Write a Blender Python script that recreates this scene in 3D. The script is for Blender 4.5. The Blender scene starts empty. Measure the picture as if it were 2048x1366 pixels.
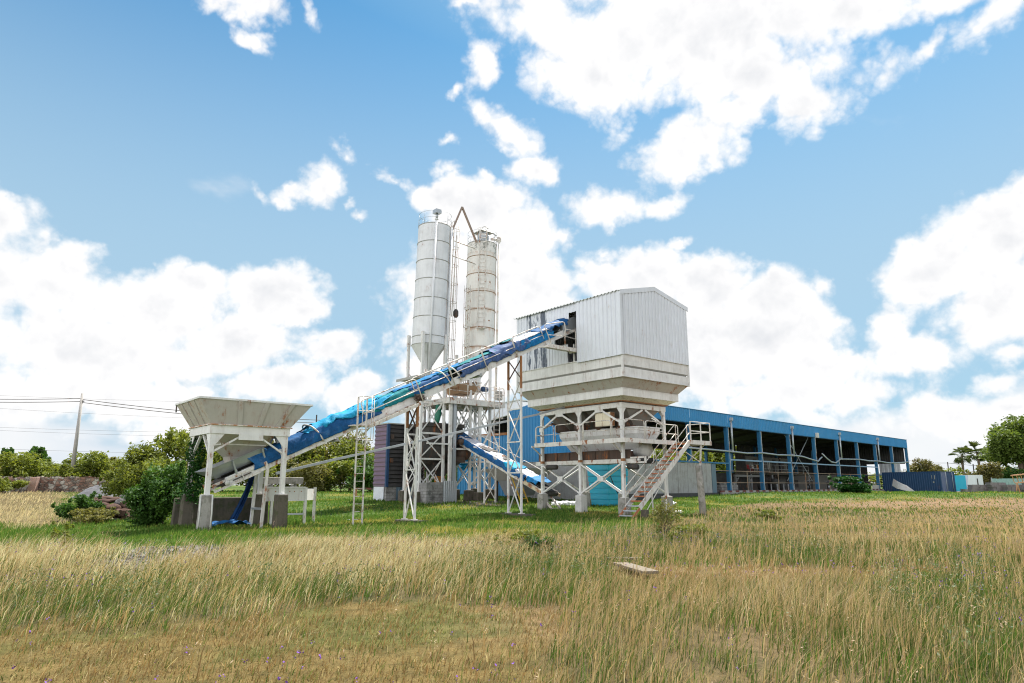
import bpy, bmesh, math, random
import numpy as np
from mathutils import Vector, Matrix
random.seed(7)
RNG = np.random.default_rng(11)
scene = bpy.context.scene
COL = scene.collection

# ------------------------------------------------------------------ camera
CAM_H = 1.6
FPX = 1365.0                      # focal length in pixels of a 2048 wide picture (a 24 mm lens)
PITCH = math.atan((970 - 683) / FPX)
CP, SP = math.cos(PITCH), math.sin(PITCH)
cam_d = bpy.data.cameras.new('camera')
cam_d.sensor_width = 36.0
cam_d.lens = 36.0 * FPX / 2048
cam_d.clip_start = 0.1
cam_d.clip_end = 5000
cam = bpy.data.objects.new('camera', cam_d)
COL.objects.link(cam)
cam.location = (0, 0, CAM_H)
cam.rotation_euler = (math.pi / 2 + PITCH, 0, 0)
scene.camera = cam

# ------------------------------------------------------------------ light
SUN_EL, SUN_AZ = math.radians(62), math.radians(28)   # azimuth from +Y towards +X: high, behind the plant
sun_d = bpy.data.lights.new('sun', 'SUN')
sun_d.energy = 4.9
sun_d.angle = math.radians(0.6)
sun_d.color = (1.0, 0.95, 0.87)
sun = bpy.data.objects.new('sun', sun_d)
COL.objects.link(sun)
sd = Vector((math.sin(SUN_AZ) * math.cos(SUN_EL), math.cos(SUN_AZ) * math.cos(SUN_EL), math.sin(SUN_EL)))
sun.rotation_euler = sd.to_track_quat('Z', 'Y').to_euler()
sun.location = sd * 200

scene.view_settings.view_transform = 'Standard'
scene.view_settings.look = 'None'
scene.view_settings.exposure = 1.12
scene.view_settings.gamma = 1.0
scene.view_settings.use_curve_mapping = False
scene.render.engine = 'CYCLES'
scene.cycles.max_bounces = 6
scene.cycles.diffuse_bounces = 3
scene.cycles.glossy_bounces = 2
scene.cycles.transmission_bounces = 3
scene.cycles.transparent_max_bounces = 6
scene.cycles.caustics_reflective = False
scene.cycles.caustics_refractive = False
scene.cycles.use_denoising = True
scene.cycles.denoiser = 'OPENIMAGEDENOISE'
scene.cycles.denoising_input_passes = 'RGB_ALBEDO_NORMAL'
scene.cycles.denoising_prefilter = 'NONE'
scene.cycles.filter_width = 1.1


def ray(x, y):
    u, v = (x - 1024) / FPX, (y - 683) / FPX
    return (u, CP + v * SP, SP - v * CP)


def at(x, y, Y):
    """world point seen at photo pixel x, y at forward distance Y"""
    d = ray(x, y)
    t = Y / d[1]
    return Vector((d[0] * t, Y, CAM_H + d[2] * t))


def azel(x, y):
    d = Vector(ray(x, y)).normalized()
    return math.atan2(d.x, d.y), math.asin(d.z)


# ------------------------------------------------------------------ world: sky with cumulus clouds
class NT:
    """small helper that writes node trees"""
    def __init__(self, tree):
        self.t = tree
        self.t.nodes.clear()

    def node(self, kind, **kw):
        n = self.t.nodes.new(kind)
        for k, v in kw.items():
            setattr(n, k, v)
        return n

    def put(self, sock, v):
        if isinstance(v, bpy.types.NodeSocket):
            self.t.links.new(v, sock)
        elif v is not None:
            sock.default_value = v

    def math(self, op, a, b=None, c=None, clamp=False):
        n = self.node('ShaderNodeMath', operation=op, use_clamp=clamp)
        self.put(n.inputs[0], a)
        self.put(n.inputs[1], b)
        if c is not None:
            self.put(n.inputs[2], c)
        return n.outputs[0]

    def vmath(self, op, a, b=None):
        n = self.node('ShaderNodeVectorMath', operation=op)
        self.put(n.inputs[0], a)
        if b is not None:
            self.put(n.inputs[1], b)
        return n.outputs['Value'] if op in ('LENGTH', 'DOT_PRODUCT') else n.outputs[0]

    def ramp(self, v, lo, hi, a=0.0, b=1.0, smooth=True):
        n = self.node('ShaderNodeMapRange')
        n.interpolation_type = 'SMOOTHSTEP' if smooth else 'LINEAR'
        self.put(n.inputs['Value'], v)
        n.inputs['From Min'].default_value = lo
        n.inputs['From Max'].default_value = hi
        n.inputs['To Min'].default_value = a
        n.inputs['To Max'].default_value = b
        return n.outputs[0]

    def mix(self, fac, a, b, mode='MIX'):
        n = self.node('ShaderNodeMix', data_type='RGBA', blend_type=mode)
        self.put(n.inputs[0], fac)
        for s, v in ((n.inputs[6], a), (n.inputs[7], b)):
            if isinstance(v, (tuple, list)) and len(v) == 3:
                v = tuple(v) + (1.0,)
            self.put(s, v)
        return n.outputs[2]

    def node_rgb(self, v):
        n = self.node('ShaderNodeCombineColor')
        for i in range(3):
            self.put(n.inputs[i], v)
        return n.outputs[0]

    def noise(self, vec, scale, detail=4.0, rough=0.55, dist=0.0, dim='3D'):
        n = self.node('ShaderNodeTexNoise', noise_dimensions=dim)
        self.put(n.inputs['Vector'], vec)
        n.inputs['Scale'].default_value = scale
        n.inputs['Detail'].default_value = detail
        n.inputs['Roughness'].default_value = rough
        n.inputs['Distortion'].default_value = dist
        return n.outputs[0]

    def mapping(self, vec, loc=(0, 0, 0), rot=(0, 0, 0), scale=(1, 1, 1), kind='POINT'):
        n = self.node('ShaderNodeMapping', vector_type=kind)
        self.put(n.inputs[0], vec)
        n.inputs[1].default_value = loc
        n.inputs[2].default_value = rot
        n.inputs[3].default_value = scale
        return n.outputs[0]


# cloud masses: centre and half axes (in photo pixels, turned into azimuth / elevation), tilt, thickness
CLOUDS = [
    (1400, -120, 480, 190, 0, 1.0), (1380, 40, 350, 130, 0, 1.0), (1190, 140, 130, 110, 20, .9), (1500, 130, 170, 80, 0, .9),
    (1090, 20, 90, 90, 0, .7), (1700, 20, 150, 60, 0, .8), (1395, 295, 120, 62, -10, .8), (1480, 235, 110, 55, -20, .7), (1610, 205, 70, 55, -30, .6),
    (1760, 160, 58, 48, 0, .28), (1865, 100, 60, 22, -30, .3), (1965, 50, 90, 50, -20, .5), (1900, -20, 170, 40, 0, .5),
    (970, 145, 38, 38, -20, .55), (915, 190, 24, 14, -20, .3), (1020, 268, 66, 38, 25, .6), (1065, 342, 46, 34, 0, .6), (905, 296, 22, 13, -20, .35),
    (645, 358, 40, 50, 20, .7), (572, 376, 34, 20, -10, .5), (530, 372, 24, 12, 40, .25), (690, 298, 28, 18, 30, .3), (790, 346, 50, 14, 10, .28),
    (880, 332, 34, 13, 0, .3), (690, 406, 16, 13, 0, .35), (718, 429, 16, 10, 0, .3), (1205, 413, 78, 42, 10, .65), (1356, 478, 24, 13, -20, .35),
    (1330, 412, 45, 18, -20, .3), (1130, 485, 26, 20, 0, .3), (975, 358, 24, 12, 0, .35), (300, 530, 16, 10, 0, .25), (1620, 580, 16, 10, 0, .3),
    (500, 10, 95, 34, 0, .55), (615, 30, 38, 24, 40, .45), (500, 66, 40, 20, 20, .45), (440, 6, 40, 16, 0, .3), (940, 0, 25, 12, 0, .3),
    (15, 432, 62, 48, 0, .9), (-60, 520, 150, 130, 0, 1), (110, 560, 140, 78, 0, 1), (160, 530, 70, 50, 0, .9), (310, 610, 160, 80, 0, 1),
    (375, 570, 80, 46, 0, .9), (545, 590, 96, 66, 0, 1), (600, 610, 56, 46, 0, .9), (470, 690, 140, 60, 0, .9), (180, 700, 280, 90, 0, 1),
    (655, 700, 66, 48, 0, .8), (560, 780, 150, 46, 0, .7), (710, 785, 80, 34, 0, .7), (230, 800, 330, 70, 0, .75),
    (885, 385, 62, 44, 0, 1), (955, 420, 95, 58, 0, 1), (1010, 490, 92, 78, 0, 1), (1070, 560, 82, 76, 0, 1), (960, 600, 160, 160, 0, 1),
    (930, 760, 130, 110, 0, .8), (1100, 620, 80, 60, 0, .9),
    (1210, 560, 62, 50, 0, .9), (1285, 548, 78, 60, 0, 1), (1410, 570, 100, 60, 0, 1), (1545, 600, 78, 60, 0, .9), (1500, 680, 170, 80, 0, 1),
    (1650, 640, 46, 18, -20, .45), (1650, 735, 110, 46, 0, .8), (1400, 700, 230, 130, 0, 1), (1600, 790, 230, 50, 0, .8), (1240, 660, 120, 100, 0, 1),
    (1890, 530, 150, 64, -8, 1), (1985, 470, 110, 84, 0, 1), (2060, 400, 80, 70, 0, 1), (1990, 610, 120, 80, 0, .9), (2120, 560, 140, 130, 0, 1),
    (1830, 702, 112, 42, 5, .8), (1780, 640, 46, 66, 20, .7), (2040, 690, 60, 30, 0, .6), (2020, 745, 60, 18, 0, .4), (1900, 820, 140, 46, 0, .75), (2040, 800, 70, 30, 0, .5),
]


def build_sky():
    w = bpy.data.worlds.new('World')
    scene.world = w
    w.use_nodes = True
    w.cycles.sampling_method = 'MANUAL'
    w.cycles.sample_map_resolution = 512
    N = NT(w.node_tree)
    tc = N.node('ShaderNodeTexCoord')
    d = N.vmath('NORMALIZE', tc.outputs['Generated'])
    sep = N.node('ShaderNodeSeparateXYZ')
    N.put(sep.inputs[0], d)
    az = N.math('ARCTAN2', sep.outputs[0], sep.outputs[1])
    el = N.math('ARCSINE', sep.outputs[2])
    sky = N.node('ShaderNodeTexSky', sky_type='NISHITA')
    sky.sun_disc = False
    sky.sun_elevation = SUN_EL
    sky.sun_rotation = SUN_AZ
    sky.altitude = 100
    sky.air_density = 1.0
    sky.dust_density = 0.6
    sky.ozone_density = 1.6
    # domain warp so that the masses get billowing outlines
    wn = N.node('ShaderNodeTexNoise')
    N.put(wn.inputs['Vector'], d)
    wn.inputs['Scale'].default_value = 9.0
    wn.inputs['Detail'].default_value = 5.0
    wn.inputs['Roughness'].default_value = 0.6
    warp = N.vmath('SUBTRACT', wn.outputs[1], (0.5, 0.5, 0.5))
    wsc = N.node('ShaderNodeVectorMath', operation='SCALE')
    N.put(wsc.inputs[0], warp)
    wsc.inputs['Scale'].default_value = 0.085
    cmb = N.node('ShaderNodeCombineXYZ')
    N.put(cmb.inputs[0], az)
    N.put(cmb.inputs[1], el)
    pos = N.vmath('ADD', cmb.outputs[0], wsc.outputs[0])
    flat = N.vmath('MULTIPLY', pos, (1, 1, 0))
    field = None
    blobs = [(azel(x, y), abs(azel(x + rx, y)[0] - azel(x - rx, y)[0]) / 2, abs(azel(x, y - ry)[1] - azel(x, y + ry)[1]) / 2, math.radians(-r), s)
             for x, y, rx, ry, r, s in CLOUDS]
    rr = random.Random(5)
    for i in range(18):       # the rest of the sky dome, outside this view: clouds added for fill light
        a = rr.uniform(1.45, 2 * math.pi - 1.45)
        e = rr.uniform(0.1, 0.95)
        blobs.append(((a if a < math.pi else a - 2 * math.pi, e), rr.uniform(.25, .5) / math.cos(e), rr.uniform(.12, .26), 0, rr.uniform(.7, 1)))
    for (ca, ce), ra, re, rot, s in blobs:
        if field is None:
            here = flat
        else:                 # evaluated one after the other: the shader's stack is small
            n = N.node('ShaderNodeVectorMath', operation='MULTIPLY_ADD')
            N.put(n.inputs[0], field)
            n.inputs[1].default_value = (1e-9, 1e-9, 1e-9)
            N.put(n.inputs[2], flat)
            here = n.outputs[0]
        m = N.mapping(here, (ca, ce, 0), (0, 0, rot), (ra, re, 1), 'TEXTURE')
        L = N.vmath('LENGTH', m)
        c = 0.16 + 0.9 * s
        f = N.math('MULTIPLY_ADD', L, -c, 1.22 * c)
        if field is None:
            field = f
        else:
            n = N.node('ShaderNodeMath', operation='SMOOTH_MAX')
            N.put(n.inputs[0], field)
            N.put(n.inputs[1], f)
            n.inputs[2].default_value = 0.16
            field = n.outputs[0]
    n1 = N.noise(d, 15.0, 7.0, 0.62, 0.1)

    def billow(v):
        n = N.node('ShaderNodeTexVoronoi', feature='F1')
        N.put(n.inputs['Vector'], v)
        n.inputs['Scale'].default_value = 20.0
        n.inputs['Detail'].default_value = 2.0
        n.inputs['Roughness'].default_value = 0.55
        n.inputs['Lacunarity'].default_value = 2.3
        return n.outputs['Distance']
    vw = N.node('ShaderNodeVectorMath', operation='MULTIPLY_ADD')
    N.put(vw.inputs[0], warp)
    vw.inputs[1].default_value = (0.06, 0.06, 0.06)
    N.put(vw.inputs[2], d)
    b1 = billow(vw.outputs[0])
    b2 = billow(N.vmath('ADD', vw.outputs[0], (0.003, 0.0, 0.014)))
    n3 = N.noise(N.mapping(d, (3, 1, 2), (0, 0, 0), (1, 1, 2.0)), 4.0, 5.0, 0.5, 0.1)
    puff = N.math('ADD', N.math('MULTIPLY', N.math('SUBTRACT', n1, 0.5), 1.35), N.math('MULTIPLY', N.math('SUBTRACT', 0.42, b1), 0.5))
    dens = N.math('ADD', N.math('MULTIPLY_ADD', puff, 0.95, 0.19), field)
    mask = N.ramp(dens, -0.12, 0.50)
    # low bank of far cloud just over the horizon
    low = N.math('ADD', N.ramp(el, 0.17, 0.015), N.math('MULTIPLY', N.math('SUBTRACT', n3, 0.5), 2.4))
    lowm = N.math('MULTIPLY', N.ramp(low, 0.34, 0.85), 0.9)
    # shading of the cloud: lit tops, greyer hearts and undersides
    relief = N.math('MULTIPLY', N.math('SUBTRACT', b2, b1), 1.2)
    heart = N.ramp(N.math('MULTIPLY_ADD', N.math('SUBTRACT', n3, 0.5), 1.5, dens), 0.1, 1.75)
    shade = N.math('SUBTRACT', N.math('MULTIPLY', heart, 0.85), N.math('MULTIPLY', relief, 0.5), clamp=True)
    lit = (CLOUD_LIT, CLOUD_LIT * .99, CLOUD_LIT * 0.985)
    gry = (CLOUD_LIT * .75, CLOUD_LIT * .765, CLOUD_LIT * .795)
    ccol = N.mix(shade, lit, gry)
    lcol = N.mix(N.ramp(n3, 0.35, 0.6), (CLOUD_LIT * .66, CLOUD_LIT * .73, CLOUD_LIT * .82), (CLOUD_LIT * .9, CLOUD_LIT * .9, CLOUD_LIT * .91))
    # unseen front-lit clouds away from the sun, boosted to fill shaded faces
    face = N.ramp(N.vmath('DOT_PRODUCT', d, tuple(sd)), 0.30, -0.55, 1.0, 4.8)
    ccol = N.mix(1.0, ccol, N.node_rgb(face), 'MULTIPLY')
    air = N.mix(N.math('MAXIMUM', N.math('MULTIPLY', N.ramp(el, 0.80, 0.24), 0.88), N.math('MULTIPLY', N.ramp(N.vmath('DOT_PRODUCT', d, tuple(sd)), 0.72, 0.98), 0.6)), N.mix(1.0, sky.outputs[0], SKY_TINT, 'MULTIPLY'), (CLOUD_LIT * .42, CLOUD_LIT * .60, CLOUD_LIT * .74))
    c1 = N.mix(lowm, air, lcol)
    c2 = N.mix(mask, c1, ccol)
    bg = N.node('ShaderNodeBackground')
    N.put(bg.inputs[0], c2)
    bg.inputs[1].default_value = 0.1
    out = N.node('ShaderNodeOutputWorld')
    w.node_tree.links.new(bg.outputs[0], out.inputs[0])


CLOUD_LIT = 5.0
SKY_TINT = (0.20, 0.58, 0.70)
build_sky()


# ------------------------------------------------------------------ ground height, frames
def sstep(a, b, x):
    t = np.clip((x - a) / (b - a), 0, 1)
    return t * t * (3 - 2 * t)


def gh(X, Y):
    """height of the ground: flat field, then a slow rise to the shed yard"""
    X = np.asarray(X, float)
    Y = np.asarray(Y, float)
    z = 0.9 * sstep(31, 62, Y) * (1 - 0.42 * sstep(32, 60, X) * sstep(55, 80, Y))
    z = z + 0.045 * np.sin(X * 0.31 + 1.3) * np.sin(Y * 0.23) + 0.03 * np.sin(X * 0.9) * np.sin(Y * 0.7 + 2)
    return z


SITE = ((-4.729, 31.887), math.radians(40.0))      # a along the belt conveyor, b to the back
SHED = ((18.2, 58.0), math.radians(44.5))           # s along the shed front, d into the shed
WORLD = ((0.0, 0.0), 0.0)


def fw(frame, p):
    (ox, oy), r = frame
    c, s = math.cos(r), math.sin(r)
    return Vector((ox + p[0] * c - p[1] * s, oy + p[0] * s + p[1] * c, p[2]))


def to_frame(frame, w):
    (ox, oy), r = frame
    c, s = math.cos(r), math.sin(r)
    x, y = w[0] - ox, w[1] - oy
    return Vector((x * c + y * s, -x * s + y * c, w[2]))


def gf(frame, a, b):
    p = fw(frame, (a, b, 0))
    return float(gh(p.x, p.y))


def on_b(x, y, b, frame=SITE):
    """point of the vertical plane b = const that the photo shows at pixel x, y"""
    d = ray(x, y)
    (ox, oy), r = frame
    W = (-math.sin(r), math.cos(r))
    t = (b + ox * W[0] + oy * W[1]) / (d[0] * W[0] + d[1] * W[1])
    return to_frame(frame, (d[0] * t, d[1] * t, CAM_H + d[2] * t))


def on_a(x, y, a, frame=SITE):
    d = ray(x, y)
    (ox, oy), r = frame
    U = (math.cos(r), math.sin(r))
    t = (a + ox * U[0] + oy * U[1]) / (d[0] * U[0] + d[1] * U[1])
    return to_frame(frame, (d[0] * t, d[1] * t, CAM_H + d[2] * t))


# ------------------------------------------------------------------ things, parts
BASE = {}


def tag(o, label=None, cat=None, group=None, kind=None):
    if label:
        o['label'] = label
    if cat:
        o['category'] = cat
    if group:
        o['group'] = group
    if kind:
        o['kind'] = kind
    return o


def thing(name, label, cat, frame=WORLD, base=(0, 0, 0), group=None):
    o = bpy.data.objects.new(name, None)
    o.empty_display_size = 0.3
    COL.objects.link(o)
    o.location = fw(frame, base)
    o.rotation_euler = (0, 0, frame[1])
    BASE[o] = (frame, Vector(base))
    return tag(o, label, cat, group)


def copy_tree(o, parent=None):
    c = o.copy()
    COL.objects.link(c)
    if parent is not None:
        c.parent = parent
    for k in list(o.children):
        copy_tree(k, c)
    return c


class MB:
    """collects solids; build() links them as one mesh object"""
    def __init__(self):
        self.v, self.f, self.sm = [], [], []

    def add(self, vs, fs, smooth=False):
        n = len(self.v)
        self.v.extend([tuple(p) for p in vs])
        self.f.extend([tuple(i + n for i in f) for f in fs])
        self.sm.extend([smooth] * len(fs))
        return self

    def box(self, x0, x1, y0, y1, z0, z1):
        vs = [(x, y, z) for z in (z0, z1) for y in (y0, y1) for x in (x0, x1)]
        return self.add(vs, [(0, 2, 3, 1), (4, 5, 7, 6), (0, 1, 5, 4), (2, 6, 7, 3), (0, 4, 6, 2), (1, 3, 7, 5)])

    def hexa(self, lo, hi):
        """solid between two quads of four points each"""
        vs = list(lo) + list(hi)
        return self.add(vs, [(3, 2, 1, 0), (4, 5, 6, 7), (0, 1, 5, 4), (1, 2, 6, 5), (2, 3, 7, 6), (3, 0, 4, 7)])

    def bar(self, p, q, w=0.1, h=None, up=(0, 0, 1)):
        p, q, up = Vector(p), Vector(q), Vector(up)
        h = w if h is None else h
        d = (q - p).normalized()
        if abs(d.dot(up)) > 0.98:
            up = Vector((0, 1, 0))
        s = d.cross(up).normalized() * (w / 2)
        t = s.cross(d).normalized() * (h / 2)
        return self.hexa([p - s - t, p + s - t, p + s + t, p - s + t], [q - s - t, q + s - t, q + s + t, q - s + t])

    def angle(self, p, q, w=0.1, th=0.012, up=(0, 0, 1)):
        """L section"""
        p, q, up = Vector(p), Vector(q), Vector(up)
        d = (q - p).normalized()
        if abs(d.dot(up)) > 0.98:
            up = Vector((0, 1, 0))
        s = d.cross(up).normalized()
        t = s.cross(d).normalized()
        self.bar(p + s * (w / 2), q + s * (w / 2), w, th, t)
        self.bar(p + t * (w / 2), q + t * (w / 2), th, w - th * 2, t)
        return self

    def chan(self, p, q, w=0.1, h=0.3, th=0.02, up=(0, 0, 1), side=1):
        """channel: web with two flanges"""
        p, q, up = Vector(p), Vector(q), Vector(up)
        d = (q - p).normalized()
        s = d.cross(up).normalized() * side
        t = up - d * up.dot(d)
        t.normalize()
        self.bar(p, q, th, h - 2 * th, t)
        for k in (-1, 1):
            o = t * (k * (h - th) / 2) + s * (w / 2 - th / 2)
            self.bar(p + o, q + o, w, th, t)
        return self

    def tube(self, path, r, n=8, closed=False, caps=True):
        P = [Vector(p) for p in path]
        m = len(P)
        rs = r if isinstance(r, (list, tuple)) else [r] * m
        up = None
        vs, fs = [], []
        for i in range(m):
            if closed:
                d = (P[(i + 1) % m] - P[i - 1])
            else:
                d = P[min(i + 1, m - 1)] - P[max(i - 1, 0)]
            d.normalize()
            if up is None:
                up = Vector((0, 0, 1)) if abs(d.z) < 0.9 else Vector((1, 0, 0))
            s = d.cross(up)
            if s.length < 1e-4:
                s = d.orthogonal()
            s.normalize()
            up = s.cross(d).normalized()
            for k in range(n):
                a = 2 * math.pi * k / n
                vs.append(P[i] + (s * math.cos(a) + up * math.sin(a)) * rs[i])
        L = m if closed else m - 1
        for i in range(L):
            j = (i + 1) % m
            for k in range(n):
                l = (k + 1) % n
                fs.append((i * n + k, i * n + l, j * n + l, j * n + k))
        if caps and not closed:
            fs.append(tuple(range(n - 1, -1, -1)))
            fs.append(tuple((m - 1) * n + k for k in range(n)))
        return self.add(vs, fs, n > 4)

    def lathe(self, prof, cx, cy, n=32, a0=0.0, a1=2 * math.pi):
        """prof: list of (radius, z)"""
        full = abs(a1 - a0 - 2 * math.pi) < 1e-6
        m = n if full else n + 1
        vs, fs = [], []
        for r, z in prof:
            for k in range(m):
                a = a0 + (a1 - a0) * k / n
                vs.append((cx + r * math.cos(a), cy + r * math.sin(a), z))
        for i in range(len(prof) - 1):
            for k in range(n):
                l = (k + 1) % m
                fs.append((i * m + k, i * m + l, (i + 1) * m + l, (i + 1) * m + k))
        return self.add(vs, fs, True)

    def ring(self, r, z, cx, cy, tr, n=28, a0=0, a1=2 * math.pi, tn=5):
        full = abs(a1 - a0 - 2 * math.pi) < 1e-6
        m = n if full else n + 1
        return self.tube([(cx + r * math.cos(a0 + (a1 - a0) * k / n), cy + r * math.sin(a0 + (a1 - a0) * k / n), z) for k in range(m)], tr, tn, closed=full)

    def quad_sheet(self, P, th=0.004, smooth=True):
        """grid of points (rows of Vectors) as a sheet with a little thickness below"""
        R, Cn = len(P), len(P[0])
        nrm = []
        for i in range(R):
            row = []
            for j in range(Cn):
                du = P[min(i + 1, R - 1)][j] - P[max(i - 1, 0)][j]
                dv = P[i][min(j + 1, Cn - 1)] - P[i][max(j - 1, 0)]
                c = du.cross(dv)
                row.append(c.normalized() if c.length > 1e-9 else Vector((0, 0, 1)))
            nrm.append(row)
        top = [P[i][j] for i in range(R) for j in range(Cn)]
        bot = [P[i][j] - nrm[i][j] * th for i in range(R) for j in range(Cn)]
        K = R * Cn
        fs = []
        for i in range(R - 1):
            for j in range(Cn - 1):
                a, b, c, d = i * Cn + j, (i + 1) * Cn + j, (i + 1) * Cn + j + 1, i * Cn + j + 1
                fs.append((a, b, c, d))
                fs.append((d + K, c + K, b + K, a + K))
        rim = [(0, j) for j in range(Cn)] + [(i, Cn - 1) for i in range(1, R)] + [(R - 1, j) for j in range(Cn - 2, -1, -1)] + [(i, 0) for i in range(R - 2, 0, -1)]
        idx = [i * Cn + j for i, j in rim]
        for k in range(len(idx)):
            a, b = idx[k], idx[(k + 1) % len(idx)]
            fs.append((b, a, a + K, b + K))
        return self.add(top + bot, fs, smooth)

    def corr(self, o, du, dn, L, lo, hi, pitch=0.25, dep=0.04, th=0.0, duty=0.4):
        """upright ribbed metal sheet: origin o, runs along du for L, ribs stand out along dn; lo/hi: z or functions of the run"""
        o, du, dn = Vector(o), Vector(du).normalized(), Vector(dn).normalized()
        flo = lo if callable(lo) else (lambda x: lo)
        fhi = hi if callable(hi) else (lambda x: hi)
        xs = []
        n = max(1, int(round(L / pitch)))
        pt = L / n
        for i in range(n):
            x = i * pt
            s = pt * 0.12
            xs += [(x, 0.0), (x + pt * (1 - duty) - s, 0.0), (x + pt * (1 - duty), dep), (x + pt - s, dep)]
        xs.append((L, 0.0))
        vs, fs = [], []
        for x, k in xs:
            p = o + du * x + dn * k
            vs.append((p.x, p.y, flo(x)))
            vs.append((p.x, p.y, fhi(x)))
        flip = du.cross(Vector((0, 0, 1))).dot(dn) < 0
        for i in range(len(xs) - 1):
            f = (2 * i, 2 * i + 2, 2 * i + 3, 2 * i + 1)
            fs.append(f[::-1] if flip else f)
        return self.add(vs, fs)

    def prism(self, poly, ext):
        """extrude a polygon (3D points) along ext"""
        n = len(poly)
        ext = Vector(ext)
        vs = [Vector(p) for p in poly] + [Vector(p) + ext for p in poly]
        fs = [tuple(range(n - 1, -1, -1)), tuple(range(n, 2 * n))] + [(i, (i + 1) % n, n + (i + 1) % n, n + i) for i in range(n)]
        return self.add(vs, fs)

    def build(self, name, mat, parent=None, frame=WORLD, base=None, bevel=0.0):
        me = bpy.data.meshes.new(name)
        root = parent
        if parent is not None:
            frame, base = BASE[parent]
            base = Vector(base)
        elif base is None:
            base = Vector((0, 0, 0))
        base = Vector(base)
        vs = [(p[0] - base.x, p[1] - base.y, p[2] - base.z) for p in self.v]
        me.from_pydata(vs, [], self.f)
        bm = bmesh.new()
        bm.from_mesh(me)
        bmesh.ops.recalc_face_normals(bm, faces=bm.faces) if not getattr(self, 'keep', False) else None
        bm.to_mesh(me)
        bm.free()
        me.polygons.foreach_set('use_smooth', self.sm)
        if isinstance(mat, (list, tuple)):
            for m in mat:
                me.materials.append(m)
        else:
            me.materials.append(mat)
        o = bpy.data.objects.new(name, me)
        COL.objects.link(o)
        if parent is not None:
            o.parent = parent
            BASE[o] = (frame, base)
        else:
            o.location = fw(frame, base)
            o.rotation_euler = (0, 0, frame[1])
            BASE[o] = (frame, base)
        if bevel:
            b = o.modifiers.new('edge', 'BEVEL')
            b.width = bevel
            b.segments = 1
            b.limit_method = 'ANGLE'
        return o


def part(name, mat, parent, fn, label=None, bevel=0.0):
    m = MB()
    fn(m)
    o = m.build(name, mat, parent, bevel=bevel)
    if label:
        o['label'] = label
    return o


def solo(name, mat, label, cat, frame, base, fn, group=None, bevel=0.0):
    m = MB()
    fn(m)
    o = m.build(name, mat, None, frame, base, bevel=bevel)
    return tag(o, label, cat, group)


# ------------------------------------------------------------------ materials
def new_mat(name):
    m = bpy.data.materials.new(name)
    m.use_nodes = True
    N = NT(m.node_tree)
    out = N.node('ShaderNodeOutputMaterial')
    b = N.node('ShaderNodeBsdfPrincipled')
    m.node_tree.links.new(b.outputs[0], out.inputs[0])
    return m, N, b


def paint(name, col, rust=0.25, grime=0.35, rough=0.55, metal=0.0, rustcol=(0.26, 0.09, 0.03), streak=0.4, scale=1.0, grimecol=(0.22, 0.2, 0.17), bump=0.15, spec=0.35, panel=0.0):
    m, N, b = new_mat(name)
    tc = N.node('ShaderNodeTexCoord')
    P = tc.outputs['Object']
    n1 = N.noise(P, 1.7 * scale, 5, 0.6)
    n2 = N.noise(P, 9.0 * scale, 6, 0.65)
    st = N.noise(N.mapping(P, (0, 0, 0), (0, 0, 0), (9 * scale, 9 * scale, 0.7 * scale)), 1.0, 4, 0.6)
    g = N.math('ADD', N.math('MULTIPLY', n1, 0.6), N.math('MULTIPLY', st, streak))
    c = N.mix(N.math('MULTIPLY', N.ramp(g, 0.38, 0.85), grime), col, grimecol)
    c = N.mix(N.math('MULTIPLY', N.ramp(n2, 0.35, 0.7), 0.14), c, tuple(min(1, k * 1.15) for k in col))
    if panel:        # each sheet weathers a little differently
        sp = N.node('ShaderNodeSeparateXYZ')
        N.put(sp.inputs[0], P)
        wn = N.node('ShaderNodeTexWhiteNoise', noise_dimensions='1D')
        N.put(wn.inputs['W'], N.math('FLOOR', N.math('DIVIDE', N.math('ADD', sp.outputs[0], sp.outputs[1]), panel)))
        c = N.mix(N.math('MULTIPLY', wn.outputs['Value'], .2), c, tuple(k * .55 for k in col))
        c = N.mix(N.math('MULTIPLY', N.ramp(N.noise(N.mapping(P, (0, 0, 0), (0, 0, 0), (14, 14, .35)), 1.0, 5, .7), .52, .75), .3), c, grimecol)
    if rust > 0:
        big = N.noise(N.mapping(P, (3.1, 1.7, 0.4), (0, 0, 0), (1, 1, 0.6)), 2.1 * scale, 7, 0.68)
        r = N.math('ADD', big, N.math('MULTIPLY', N.math('SUBTRACT', st, 0.5), 0.25))
        rm = N.ramp(r, 0.715 - 0.3 * rust, 0.80 - 0.27 * rust)
        rc = N.mix(n2, tuple(k * 0.55 for k in rustcol), tuple(k * 1.5 for k in rustcol))
        c = N.mix(rm, c, rc)
        halo = N.ramp(r, 0.60 - 0.3 * rust, 0.78 - 0.27 * rust)
        c = N.mix(N.math('MULTIPLY', halo, 0.22), c, rustcol)
    N.put(b.inputs['Base Color'], c)
    N.put(b.inputs['Roughness'], N.math('MULTIPLY_ADD', n2, 0.25, rough - 0.12, clamp=True))
    b.inputs['Metallic'].default_value = metal
    b.inputs['Specular IOR Level'].default_value = spec
    if bump:
        bp = N.node('ShaderNodeBump')
        bp.inputs['Strength'].default_value = bump
        bp.inputs['Distance'].default_value = 0.02
        N.put(bp.inputs['Height'], n2)
        N.put(b.inputs['Normal'], bp.outputs[0])
    return m


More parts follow.
